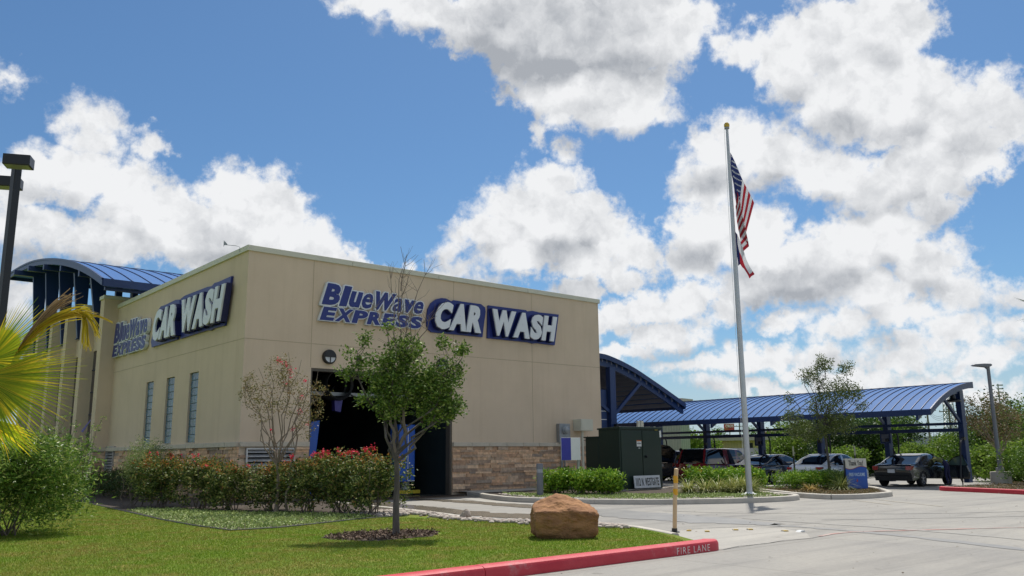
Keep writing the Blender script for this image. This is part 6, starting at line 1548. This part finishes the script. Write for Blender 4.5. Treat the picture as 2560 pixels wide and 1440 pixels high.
        MB().lathe((0, 0, 0), [(wr-.11, -.004), (wr-.11, .004)], 20).build('brake_disc', m_under, wh, loc=(0, s_*.055, 0)).rotation_euler = (R(90), 0, 0)
    # tail lamps, plate, badge, bumper line, handles, mirrors
    zl = {'van': (.98, 1.30), 'coupe': (.68, .90), 'sedan': (.70, .86)}[style]
    for s_ in (-1, 1):
        lm = MB()
        if style == 'van': lm.prism([(.06, .80), (.20, .84), (.16, 1.0), (.05, 1.0)], lambda a, z, t2: (a-.05, t2, z), s_*(hw-.16), s_*(hw-.02))
        else: lm.prism([(.0, zl[0]+.03), (.20, zl[0]+.08), (.34, zl[1]-.01), (.02, zl[1]-.01)], lambda a, z, t2: (a+.05*abs(t2)-.03, t2, z), s_*(hw*.66), s_*(hw*.925))
        lm.build('tail_lamp', m_tail, t_, bevel=.012)
    MB().box(-.035, -.008, -.155, .155, .60 if style != 'van' else .80, .75 if style != 'van' else .95).build('number_plate', m_plate, t_)
    if style == 'van': MB().box(-.02, .01, -.42, .42, 1.0, 1.035).build('chrome_trim', m_rim, t_)
    MB().box(-.022, .0, -hw*.72, hw*.72, .42, .435).build('bumper_line', m_black, t_)
    for s_ in (-1, 1):
        mi_ = MB(); mi_.box(3.05/4.65*L, 3.25/4.65*L, s_*(hw+.02), s_*(hw+.19), zb+.03, zb+.17); mi_.build('mirror', paintm, t_, bevel=.03)
        for xh in ((1.55, 2.6) if style != 'coupe' else (2.35,)): MB().box(xh, xh+.18, s_*(hw*.985), s_*(hw+.022), .80, .83).build('door_handle', m_rim if style == 'van' else paintm, t_)
    if opendoor:
        d = MB(); d.prism([(0, .28), (1.1, .28), (1.14, .6), (1.05, .88), (0, .90)], lambda a, z, t2: (a, t2, z), -.05, .05)
        dr = d.build('door', paintm, t_, bevel=.03, loc=(3.25, -hw-.02, 0)); dr.rotation_euler.z = R(-98)
        fr = MB(); P = [(0.05, .89), (.45, 1.22), (.85, 1.33), (1.06, .88)]
        for i in range(3): fr.bar((P[i][0], 0, P[i][1]), (P[i+1][0], 0, P[i+1][1]), .035, .035)
        fr.build('window_frame', paintm, dr)
        w = MB(); w.face([(p[0], .0, p[1]) for p in P]); w.build('window', m_cglass2, dr, fixn=False)
    if gate:
        g2 = MB(); g2.prism([(0, 0), (-.5, .28), (-1.0, .35), (-1.0, .31), (-.5, .23), (.0, -.04)], lambda a, z, t2: (a+.35, t2, z+Hh-.03), -hw*.82, hw*.82); g2.build('liftgate', [paintm], t_)
    return t_
car('car', 'black coupe with its near door open under the end of the canopy', 25.5, -9.62, R(1), paint('black_car_paint', (.008, .010, .012)), L=4.62, style='coupe', Hh=1.42, Wd=1.86, opendoor=True)
car('car', 'silver sedan with red tail lamps behind the young island tree', 24.35, -6.05, R(1), paint('silver_car_paint', (.72, .76, .82)), L=4.75, style='sedan', Hh=1.45, Wd=1.84)
car('car', 'black sedan parked between the silver sedan and the dark red minivan', 24.8, -2.55, R(0), paint('black_sedan_paint', (.007, .008, .011)), L=4.8, style='sedan', Hh=1.44, Wd=1.82)
car('car', 'dark red minivan parked between the black sedan and the trash bin', 25.1, 1.0, R(0), paint('maroon_car_paint', (.22, .012, .018)), L=5.0, style='van', Hh=1.78, Wd=1.95)
car('car', 'dark car with its liftgate raised, mostly hidden behind the green cabinet', 27.0, 4.5, R(0), paint('slate_car_paint', (.025, .03, .05)), L=4.6, style='van', Hh=1.7, Wd=1.85, gate=True)
tbn = thing('trash_bin', 'dark grey trash bin standing left of the minivan', 'trash bin', (28.6, 2.95, 0))
MB().prism([(-.30, .04), (.30, .04), (.36, 1.02), (-.36, 1.02)], lambda a, z, t2: (a, t2, z), -.33, .33).build('bin', pm('bin_grey', (.02, .024, .035), rough=.6), tbn, bevel=.03)
MB().box(-.39, .39, -.37, .37, 1.02, 1.08).build('lid', pm('bin_grey', (.02, .024, .035)), tbn, bevel=.02)

# ================================================================= PEOPLE
m_skin = pm('skin', (.22, .12, .075), rough=.6); m_hair = pm('dark_hair', (.012, .010, .009), rough=.7)
def person(label, loc, rz, joints, edges, radii, classify, mats, headc, hairdir):
    me = bpy.data.meshes.new('person'); me.from_pydata(joints, edges, []); o = bpy.data.objects.new('person', me); COL.objects.link(o)
    sk = o.modifiers.new('skin', 'SKIN'); sk.use_smooth_shade = True; sk.branch_smoothing = .6
    for i, r_ in enumerate(radii):
        v = me.skin_vertices[0].data[i]; v.radius = (r_ if not hasattr(r_, '__len__') else r_[0], r_ if not hasattr(r_, '__len__') else r_[1]); v.use_root = (i == 0)
    ss = o.modifiers.new('sub', 'SUBSURF'); ss.levels = 2; ss.render_levels = 2
    add_mod_mesh(o); me = o.data; me.materials.clear()
    for m_ in mats: me.materials.append(m_)
    for p in me.polygons: p.material_index = classify(p.center); p.use_smooth = True
    o.location = loc; o.rotation_euler.z = rz; tag(o, label, 'person')
    hm_ = MB(); hm_.lathe(tuple(Vector(headc)+Vector(hairdir)*.02+Vector((0, 0, .01))), [(.01, .125), (.06, .115), (.095, .075), (.107, .02), (.10, -.03), (.05, -.05)], 14); hm_.build('hair', m_hair, o, smooth=True)
    return o
# standing by the minivan: facing +x, left arm bent on the hip; joints in metres
J = [(0, 0, .95), (0, 0, 1.2), (0, 0, 1.42), (.01, 0, 1.53), (.02, 0, 1.66), (.03, 0, 1.74),
     (0, .19, 1.40), (-.04, .34, 1.14), (-.02, .42, .92), (.02, .44, .84),
     (0, -.19, 1.40), (.05, -.28, 1.12), (.22, -.2, 1.0), (.29, -.17, .98),
     (0, .10, .88), (.02, .12, .5), (-.02, .13, .09), (.14, .14, .04), (0, -.10, .88), (.02, -.12, .5), (-.02, -.13, .09), (.14, -.14, .04)]
E_ = [(0, 1), (1, 2), (2, 3), (3, 4), (4, 5), (2, 6), (6, 7), (7, 8), (8, 9), (2, 10), (10, 11), (11, 12), (12, 13), (0, 14), (14, 15), (15, 16), (16, 17), (0, 18), (18, 19), (19, 20), (20, 21)]
Rr_ = [(.13, .17), (.12, .16), (.11, .17), .055, .095, .075, .075, .045, .035, .03, .075, .045, .035, .03, .095, .06, .045, .04, .095, .06, .045, .04]
m_olive = pm('olive_shirt', (.20, .17, .03), rough=.9); m_pants = pm('dark_trousers', (.03, .035, .05), rough=.9); m_shoe = pm('shoe', (.03, .03, .03), rough=.6)
def cl1(c):
    if c.z < .10: return 3
    if c.z < .94 and abs(c.y) < .26: return 2
    if c.z > 1.50: return 0
    if c.z < 1.2 and abs(c.y) > .24: return 0
    return 1
person('person in an olive shirt seen from behind beside the minivan', (26.6, 2.75, 0), R(5), J, E_, Rr_, cl1, [m_skin, m_olive, m_pants, m_shoe], (.02, 0, 1.68), (-1, 0, 0))
# bending into the coupe: body leans towards +y (into the car)
J = [(0, 0, .98), (0, .20, 1.12), (.02, .42, 1.20), (.02, .52, 1.22), (.02, .62, 1.25), (.02, .70, 1.24),
     (-.18, .42, 1.17), (-.22, .52, .92), (-.18, .68, .82), (-.16, .76, .80),
     (.20, .42, 1.17), (.24, .52, .94), (.22, .70, .86), (.2, .78, .84),
     (-.10, -.02, .90), (-.12, .02, .5), (-.12, -.06, .09), (-.12, .10, .04), (.10, -.02, .90), (.13, .0, .5), (.13, -.08, .09), (.13, .08, .04)]
def cl2(c):
    if c.z < .10: return 3
    if c.y < .10 : return 2
    if c.y > .50: return 0
    return 1
person('person in blue trousers leaning into the open door of the black coupe', (28.15, -10.85, 0), 0, J, E_, Rr_, cl2, [m_skin, pm('pale_green_shirt', (.26, .27, .10), rough=.9), pm('blue_trousers', (.02, .022, .075), rough=.9), m_shoe], (.02, .64, 1.27), (0, -1, 0))
# ================================================================= BACKGROUND
def ribbed(name, c, c2, sc):
    m = bpy.data.materials.new(name); m.use_nodes = True; t = m.node_tree; nn = t.nodes; ll = t.links; b = nn['Principled BSDF']; b.inputs['Roughness'].default_value = .6
    tx = nn.new('ShaderNodeTexCoord'); w = nn.new('ShaderNodeTexWave'); w.inputs['Scale'].default_value = sc; w.bands_direction = 'X'; mp = nn.new('ShaderNodeMapping'); mp.inputs['Rotation'].default_value = (0, 0, R(45)); ll.new(tx.outputs['Object'], mp.inputs[0]); ll.new(mp.outputs[0], w.inputs['Vector'])
    cr = nn.new('ShaderNodeValToRGB'); cr.color_ramp.elements[0].color = (*c, 1); cr.color_ramp.elements[1].color = (*c2, 1); ll.new(w.outputs['Fac'], cr.inputs[0]); ll.new(cr.outputs[0], b.inputs['Base Color'])
    bp = nn.new('ShaderNodeBump'); bp.inputs['Strength'].default_value = .6; bp.inputs['Distance'].default_value = .03; ll.new(w.outputs['Fac'], bp.inputs['Height']); ll.new(bp.outputs[0], b.inputs['Normal']); return m
def AT(u, d, z=0.0):
    """point at picture column u (of 2560) and horizontal distance d, on the ground"""
    a = math.atan2((u-1280)/2126.7, 1)+YAW; return Vector((CAM.x+math.sin(a)*d, CAM.y+math.cos(a)*d, z))
def wallbox(name, p, q, depth, z0, z1, mat, parent, side=1):
    p, q = Vector((p.x, p.y, 0)), Vector((q.x, q.y, 0)); d = (q-p).normalized(); n = Vector((-d.y, d.x, 0))*side; mb = MB()
    c = [p, q, q+n*depth, p+n*depth]; mb.prism([(i, 0) for i in range(4)], lambda a, b_, t2: (c[int(a)].x, c[int(a)].y, t2), z0, z1)
    o = mb.build(name, mat, parent); return o
m_sage = ribbed('sage_cladding', (.27, .31, .23), (.23, .27, .20), 1.6); m_tanm = ribbed('tan_cladding', (.47, .38, .20), (.43, .345, .18), 1.2)
m_wroof = pm('pale_metal_roof', (.42, .38, .34), rough=.5)
b1 = thing('warehouse', 'tall sage green metal warehouse behind the vacuum canopy', 'building', (0, 0, 0))
wallbox('wall', AT(1470, 72), AT(1692, 68), 1.6, 0, 5.55, m_sage, b1)
wallbox('wall', AT(1470, 74), AT(1700, 72), 16, 0, 2.0, m_sage, b1) if False else None
wallbox('roof', AT(1470, 72)-Vector((.1, .3, 0)), AT(1693, 68)-Vector((.1, .3, 0)), 2.0, 5.55, 5.75, m_wroof, b1)
b2 = thing('warehouse', 'long low tan metal warehouse with a pale roof beyond the cars', 'building', (0, 0, 0))
wallbox('wall', AT(1696, 80), AT(1935, 80), 5, 0, 2.62, m_tanm, b2)
wallbox('roof', AT(1693, 79.4), AT(1938, 79.4), 6, 2.62, 2.92, m_wroof, b2)
for (u0, u1, z0, z1, nm) in ((1715, 1737, 0, 1.4, 'door'), (1712, 1740, 1.7, 2.15, 'window'), (1838, 1850, 1.75, 2.2, 'window'), (1858, 1868, 1.8, 2.4, 'window')):
    wallbox(nm, AT(u0, 79.9), AT(u1, 79.9), .12, z0, z1, m_dark, b2)
wallbox('awning', AT(1702, 78.6), AT(1790, 78.6), 1.2, 1.45, 1.62, m_wroof, b2)
wallbox('roof_vent', AT(1796, 79.2), AT(1812, 79.2), .6, 2.93, 3.15, m_black, b2)
w3 = wallbox('boundary_wall', AT(1785, 62), AT(1888, 62), .25, 0, 1.85, pm('whitewash', (.50, .52, .53), rough=.8, c2=(.44, .46, .47)), None); tag(w3, 'plain white wall standing before the tan warehouse', 'wall')
cars_far = wallbox('pale_van', AT(1696, 70), AT(1709, 70), 2.0, .5, 1.6, m_white, None); tag(cars_far, 'white vehicle seen small between the bin and the minivan', 'vehicle'); cars_far.name = 'parked_vehicle'
# red roadside sign
sg = thing('roadside_sign', 'red and white CIRO\'S sign on a pole far beyond the canopy', 'sign', tuple(AT(1811, 110)))
ang = -(math.atan2((1811-1280)/2126.7, 1)+YAW); sg.rotation_euler.z = ang
m_rs = pm('sign_red', (.42, .05, .05), rough=.5)
MB().box(-.55, .65, -.1, .1, 4.25, 5.12).build('panel', m_rs, sg)
sg.scale = (1.05, 1, 1)
MB().box(-.52, .62, -.105, -.1005, 5.05, 5.09).build('border', m_white, sg)
lettering('lettering', "CIRO'S", lambda u, v, d: (-.36+.92*u, -.104-.004*(d+1), 4.66+.33*v), m_white, sg, offset=.035)
MB().prism([(-.2, 4.55), (.08, 4.66), (.36, 4.55)], lambda a, z, t2: (a, t2, z), -.108, -.101).build('roof_mark', m_black, sg)
MB().tube([(.1, 0, 0), (.1, 0, 4.25)], .07, 8).build('pole', m_steel, sg)
# utility poles, mast, stadium
m_pole2 = pm('weathered_pole', (.16, .14, .12), rough=.9)
def upole(u, d, h, label):
    p = AT(u, d); t_ = thing('utility_pole', label, 'utility pole', tuple(p), -(math.atan2((u-1280)/2126.7, 1)+YAW), group='wooden utility poles in the distance')
    MB().tube([(0, 0, 0), (0, 0, h)], [.16, .11], 8).build('pole', m_pole2, t_); MB().box(-1.1, 1.1, -.06, .06, h-.7, h-.58).build('crossarm', m_pole2, t_)
    mb = MB()
    for x in (-1, -.5, .5, 1): mb.lathe((x, 0, h-.58), [(.05, 0), (.05, .12), (.02, .16)], 6)
    mb.build('insulator', m_steel, t_); return p + Vector((0, 0, h-.4))
a = upole(1838, 150, 6.6, 'small utility pole right of the red roadside sign')
b_ = upole(1935, 85, 6.1, 'tall utility pole rising behind the black sedan')
c_ = upole(2304, 130, 7.6, 'utility pole below the near end of the canopy roof')
d_ = upole(2358, 120, 7.0, 'slim pole seen before the lattice mast')
wr_ = thing('power_line', 'thin overhead wires running between the distant utility poles', 'power line', tuple(a))
mb = MB()
for k in (-.8, 0, .8):
    for p, q in ((a, b_), (b_, c_), (c_, d_)):
        P = [(p.lerp(q, i/10)-a)+Vector((0, 0, k*.3-1.2*(1-(2*i/10-1)**2))) for i in range(11)]; mb.tube(P, .02, 4)
mb.build('wire', m_black, wr_)
mt = thing('lattice_mast', 'steel lattice radio mast seen through the end of the canopy', 'mast', tuple(AT(2358, 190)))
mb = MB(); hh_ = 12.2; w0, w1 = 1.05, .62
for i in range(14):
    z0_, z1_ = hh_*i/14, hh_*(i+1)/14; a0 = w0+(w1-w0)*i/14; a1 = w0+(w1-w0)*(i+1)/14
    C0 = [Vector((s1*a0, s2*a0, z0_)) for s1, s2 in ((-1, -1), (1, -1), (1, 1), (-1, 1))]; C1 = [Vector((s1*a1, s2*a1, z1_)) for s1, s2 in ((-1, -1), (1, -1), (1, 1), (-1, 1))]
    for k in range(4): k2 = (k+1) % 4; mb.bar(C0[k], C1[k], .13, .13); mb.bar(C0[k], C1[k2], .07, .07); mb.bar(C0[k2], C1[k], .07, .07); mb.bar(C1[k], C1[k2], .06, .06)
mb.build('lattice', m_steel, mt)
sd_ = thing('grandstand', 'grey stadium grandstand with a railed top beyond the trees', 'grandstand', tuple(AT(2360, 165)))
o3 = AT(2360, 165); d3 = (AT(2440, 165)-AT(2300, 165)).normalized(); n3_ = Vector((-d3.y, d3.x, 0)); mb = MB()
for k in range(7):
    c3 = n3_*(k*.8)+Vector((0, 0, 1.2+k*.45)); mb.obox(c3, d3*7.0, n3_*.4, Vector((0, 0, .22)))
mb.build('seating_row', m_steel, sd_)
mb = MB()
for k in range(29): c3 = d3*(-6.9+k*.49)+n3_*5.4+Vector((0, 0, 4.7)); mb.obox(c3, d3*.04, n3_*.04, Vector((0, 0, .75)))
mb.obox(n3_*5.4+Vector((0, 0, 5.4)), d3*7, n3_*.04, Vector((0, 0, .05))); mb.build('railing', m_steel, sd_)
sl = thing('floodlight_mast', 'stadium floodlight mast seen behind the grey lamp post', 'floodlight', tuple(AT(2487, 220)))
MB().tube([(0, 0, 0), (0, 0, 16.2)], [.2, .14], 8).build('pole', m_steel, sl)
mb = MB(); dd = R0
for z in (14.3, 15.1, 15.9): mb.obox(dd*.4+Vector((0, 0, z)), dd*.65, F0*.2, Vector((0, 0, .13)))
mb.build('lamp_bank', m_steel, sl)
# chain-link style fence at the far field edge
fn = thing('wire_fence', 'low wire fence along the far side of the green field', 'fence', tuple(AT(2200, 74)))
o3 = AT(2200, 74); mb = MB(); 
for k in range(40):
    p = AT(1880+k*17, 74+k*.15)-o3; mb.tube([p, p+Vector((0, 0, 1.3))], .04, 5)
mb.build('post', m_steel, fn); mb = MB()
for z in (.3, .6, .9, 1.25): mb.tube([AT(1880+k*17, 74+k*.15, z)-o3 for k in range(40)], .018, 4)
mb.build('wire', m_steel, fn)
# grove: every tree a thing
rngT = random.Random(21)
def bgtree(u, d, h, r_, lm, label, n=2600, seed=0, low=.25, size=None, kind='grove_tree', th=.12):
    p = AT(u, d); rng = random.Random(seed); bl = []; h = h*(.66 if u > 1900 else 1.0)
    for k in range(8):
        a = rng.uniform(0, 6.28); q = rng.uniform(.1, .65); bl.append((r_*q*math.cos(a), r_*q*math.sin(a), h*rng.uniform(low+.15, .85), r_*rng.uniform(.35, .6), r_*rng.uniform(.35, .6), h*rng.uniform(.14, .26), 1))
    tree(kind, label, 'tree', (p.x, p.y, .0), [(0, 0, 0), (.1, 0, h*.2), (.0, .1, h*.45)], bl, n, size or .20, lm, m_bark, seed=seed, forks=6, per=10, spread=r_*.09, tr=(th, th*.5), group='trees of the grove beyond the vacuum canopy', twigs=26, shell=.3, asp=.55)
bt = [(1790, 105, 4.9, 1.7, L_bg, 'low palm like tree crown peeking over the tan warehouse', 900), (1742, 74, 3.3, 1.9, L_bgl, 'round bright green tree before the tan warehouse'), (1932, 90, 6.3, 2.4, L_brn, 'pale tree crown behind the tall utility pole'), (1868, 120, 5.6, 2.2, L_bg, 'small distant tree left of the tall utility pole', 900),
      (1945, 62, 4.0, 3.2, L_bgl, 'bushy bright tree at the left end of the grove'), (1995, 64, 5.4, 3.0, L_bg, 'grove tree behind the gap between the sedans'), (2045, 66, 6.1, 3.2, L_bgd, 'dark grove tree behind the silver sedan roof'), (2100, 60, 5.6, 3.0, L_bgd, 'dark grove tree right of the young island tree'), (2082, 56, 3.1, 1.7, L_bgl, 'bright low bush tree above the thank you sign'),
      (2150, 62, 5.9, 3.2, L_bg, 'grove tree left of the second canopy post'), (2190, 63, 6.0, 2.9, L_bgd, 'dark grove tree behind the second canopy post'), (2225, 66, 6.7, 2.4, L_bg, 'tall grove tree right of the second canopy post'), (2255, 57, 2.9, 1.5, L_bgl, 'bright yellow green bush behind the coupe rear window'),
      (2325, 70, 3.6, 2.4, L_bg, 'low rounded tree left of the lattice mast'), (2372, 66, 4.1, 2.6, L_bgl, 'light green tree behind the open coupe door'), (2405, 62, 3.1, 2.0, L_bg, 'small green tree seen just right of the end canopy post'),
      (2492, 66, 6.0, 3.0, L_bg, 'grove tree behind the brown crape myrtle'), (2500, 60, 6.9, 3.3, L_bgd, 'dark tall tree right of the grey lamp post'), (2545, 58, 6.3, 3.3, L_bg, 'tall green tree at the right edge of the picture'), (2600, 56, 6.0, 3.3, L_bg, 'tree cut by the right edge of the picture'), (2530, 48, 3.0, 1.9, L_bgl, 'bright bush below the tall trees at the right edge'), (2470, 50, 2.6, 1.6, L_bgl, 'light green bush behind the lamp post base'),
      (1680, 52, 1.3, 1.6, L_bgl, 'weedy bush in front of the sage green warehouse', 900), (1640, 150, 6.5, 3, L_bg, 'distant tree behind the sage warehouse', 700)]
for i, q in enumerate(bt):
    bgtree(q[0], q[1], q[2], q[3], q[4], q[5], n=q[6]*2 if len(q) > 6 else 8500, seed=200+i, low=.05 if q[2] < 4 or q[0] > 1940 else .25, size=.17 if q[1] < 70 else .2, kind='bush' if 'bush' in q[5] and 'tree' not in q[5] else 'grove_tree')
rg = np.random.default_rng(31); n = 6000
u_ = rg.uniform(1900, 2640, n); d_3 = rg.uniform(58, 74, n); P = np.array([[*AT(a, b).xy, 0] for a, b in zip(u_, d_3)]); P[:, 2] = rg.uniform(0.05, 1.1, n)**1.0*(.5+.5*np.sin(u_*.05)**2)
v, f = leaf_geo(P, .26, rg, .5, .3); o = npmesh('undergrowth', v, f, L_bgd); o['kind'] = 'stuff'; o['label'] = 'tangled undergrowth along the foot of the grove'
# ================================================================= LAWN GRASS
def grass(name, label, poly, n, hgt, mat, seed, z=.128, wid=.0045, excl=None):
    rng = np.random.default_rng(seed); P = np.array(poly); lo, hi = P.min(0), P.max(0)
    q = rng.uniform(lo, hi, (int(n), 2)); ins = np.zeros(len(q), bool); j = len(P)-1
    for i in range(len(P)):
        xi, yi = P[i]; xj, yj = P[j]; c = ((yi > q[:, 1]) != (yj > q[:, 1])) & (q[:, 0] < (xj-xi)*(q[:, 1]-yi)/(yj-yi+1e-9)+xi); ins ^= c; j = i
    q = q[ins]
    if excl is not None: q = q[~excl(q)]
    # thin out with distance from the viewer's side
    dd_ = np.hypot(q[:, 0]-CAM.x, q[:, 1]-CAM.y); keep = rng.uniform(0, 1, len(q)) < np.clip((13.0/dd_)**1.6, .12, 1); q = q[keep]; dd_ = dd_[keep]; m = len(q)
    a = rng.uniform(0, 6.28, m); w = wid*np.clip(dd_/11, .9, 2.2); h = hgt*rng.uniform(.5, 1.3, m); ln = rng.normal(size=(m, 2))*.5*h[:, None]
    b0 = np.stack([q[:, 0]-np.cos(a)*w, q[:, 1]-np.sin(a)*w, np.full(m, z)], 1); b1 = np.stack([q[:, 0]+np.cos(a)*w, q[:, 1]+np.sin(a)*w, np.full(m, z)], 1); tp = np.stack([q[:, 0]+ln[:, 0], q[:, 1]+ln[:, 1], z+h], 1)
    o = npmesh(name, np.stack([b0, b1, tp], 1).reshape(-1, 3), np.arange(3*m).reshape(m, 3), mat); o['kind'] = 'stuff'; o['label'] = label; return o
def blademat():
    m = bpy.data.materials.new('lawn_blade'); m.use_nodes = True; t = m.node_tree; nn = t.nodes; ll = t.links; b = nn['Principled BSDF']; b.inputs['Roughness'].default_value = .6; b.inputs['Specular IOR Level'].default_value = .2
    ge = nn.new('ShaderNodeNewGeometry'); tx = nn.new('ShaderNodeTexCoord')
    def nz(sc, det):
        x = nn.new('ShaderNodeTexNoise'); x.inputs['Scale'].default_value = sc; x.inputs['Detail'].default_value = det; x.inputs['Roughness'].default_value = .65; ll.new(tx.outputs['Object'], x.inputs['Vector']); return x.outputs['Fac']
    def ramp(f, st):
        r = nn.new('ShaderNodeValToRGB'); e = r.color_ramp.elements
        for i, (p, c) in enumerate(st):
            q = e[i] if i < 2 else e.new(p); q.position = p; q.color = (*c, 1)
        ll.new(f, r.inputs[0]); return r.outputs[0]
    g1 = ramp(ge.outputs['Random Per Island'], [(0, (.11, .21, .011)), (.6, (.18, .285, .02)), (1, (.26, .32, .042))])
    g2 = ramp(ge.outputs['Random Per Island'], [(0, (.17, .19, .025)), (.5, (.26, .23, .045)), (1, (.38, .30, .10))])
    a = ramp(nz(.42, 5), [(.40, (0, 0, 0)), (.66, (.62, .62, .62))]); c_ = ramp(nz(1.9, 8), [(.50, (0, 0, 0)), (.66, (.8, .8, .8))])
    ad = nn.new('ShaderNodeMix'); ad.data_type = 'RGBA'; ad.blend_type = 'ADD'; ad.inputs['Factor'].default_value = 1; ll.new(a, ad.inputs[6]); ll.new(c_, ad.inputs[7])
    mx_ = nn.new('ShaderNodeMix'); mx_.data_type = 'RGBA'; mx_.clamp_factor = True; ll.new(ad.outputs[2], mx_.inputs['Factor']); ll.new(g1, mx_.inputs[6]); ll.new(g2, mx_.inputs[7])
    ll.new(mx_.outputs[2], b.inputs['Base Color']); tr = nn.new('ShaderNodeBsdfTranslucent'); ll.new(mx_.outputs[2], tr.inputs[0])
    ms = nn.new('ShaderNodeMixShader'); ms.inputs[0].default_value = .4; ll.new(b.outputs[0], ms.inputs[1]); ll.new(tr.outputs[0], ms.inputs[2]); ll.new(ms.outputs[0], nn['Material Output'].inputs[0]); return m
L_gr = blademat()
def inpoly(q, poly):
    P = np.array(poly); ins = np.zeros(len(q), bool); j = len(P)-1
    for i in range(len(P)):
        xi, yi = P[i]; xj, yj = P[j]; c = ((yi > q[:, 1]) != (yj > q[:, 1])) & (q[:, 0] < (xj-xi)*(q[:, 1]-yi)/(yj-yi+1e-9)+xi); ins ^= c; j = i
    return ins
def ex(q): return (((q[:, 0]+3.35)/1.1)**2+((q[:, 1]+14.45)/.88)**2 < 1) | inpoly(q, BED) | (((q[:, 0]+1.35)**2+(q[:, 1]+17.0)**2) < .16)
grass('grass', 'short mown lawn grass', [(-13, -19.0), (-.6, -19.0), (.0, -18.2), (.5, -17.3), (.85, -16.5), (.4, -15.2), (-.05, -13.4), (-.3, -11.8), (-.8, -10.5), (-3, 8), (-13, 8)], 760000, .026, L_gr, 70, excl=ex)
L_gt = leafmat('tall_blade', [(0, (.10, .24, .02)), (.6, (.17, .32, .04)), (1, (.38, .45, .22))], rough=.45, trans=.4)
gp = AT(440, 9.2); g0 = AT(300, 9.6)
grass('tall_grass', 'tuft of longer grass growing at the bottom edge of the lawn', [(AT(330, 9.55).x, AT(330, 9.55).y), (AT(600, 9.55).x, AT(600, 9.55).y), (AT(590, 10.15).x, AT(590, 10.15).y), (AT(345, 10.25).x, AT(345, 10.25).y)], 9000, .11, L_gt, 71, wid=.004)
# leaf litter and scraps on the concrete
rg = np.random.default_rng(33); n = 260
P = np.stack([rg.uniform(-9, 16, n), rg.uniform(-26, -13, n), np.full(n, .012)], 1); P = P[~((P[:, 1] > -19.4) & (P[:, 0] < 1.4)) & ~((P[:, 0] > 7) & (P[:, 1] > -14))]
v, f = leaf_geo(P, .05, rg, .6, -.2); v[:, 2] = np.abs(v[:, 2]-.012)*.3+.012; o = npmesh('litter', v, f, leafmat('dead_leaf', [(0, (.10, .08, .06)), (1, (.22, .18, .14))], rough=.9, trans=0)); o['kind'] = 'stuff'; o['label'] = 'dry leaf scraps scattered over the concrete'
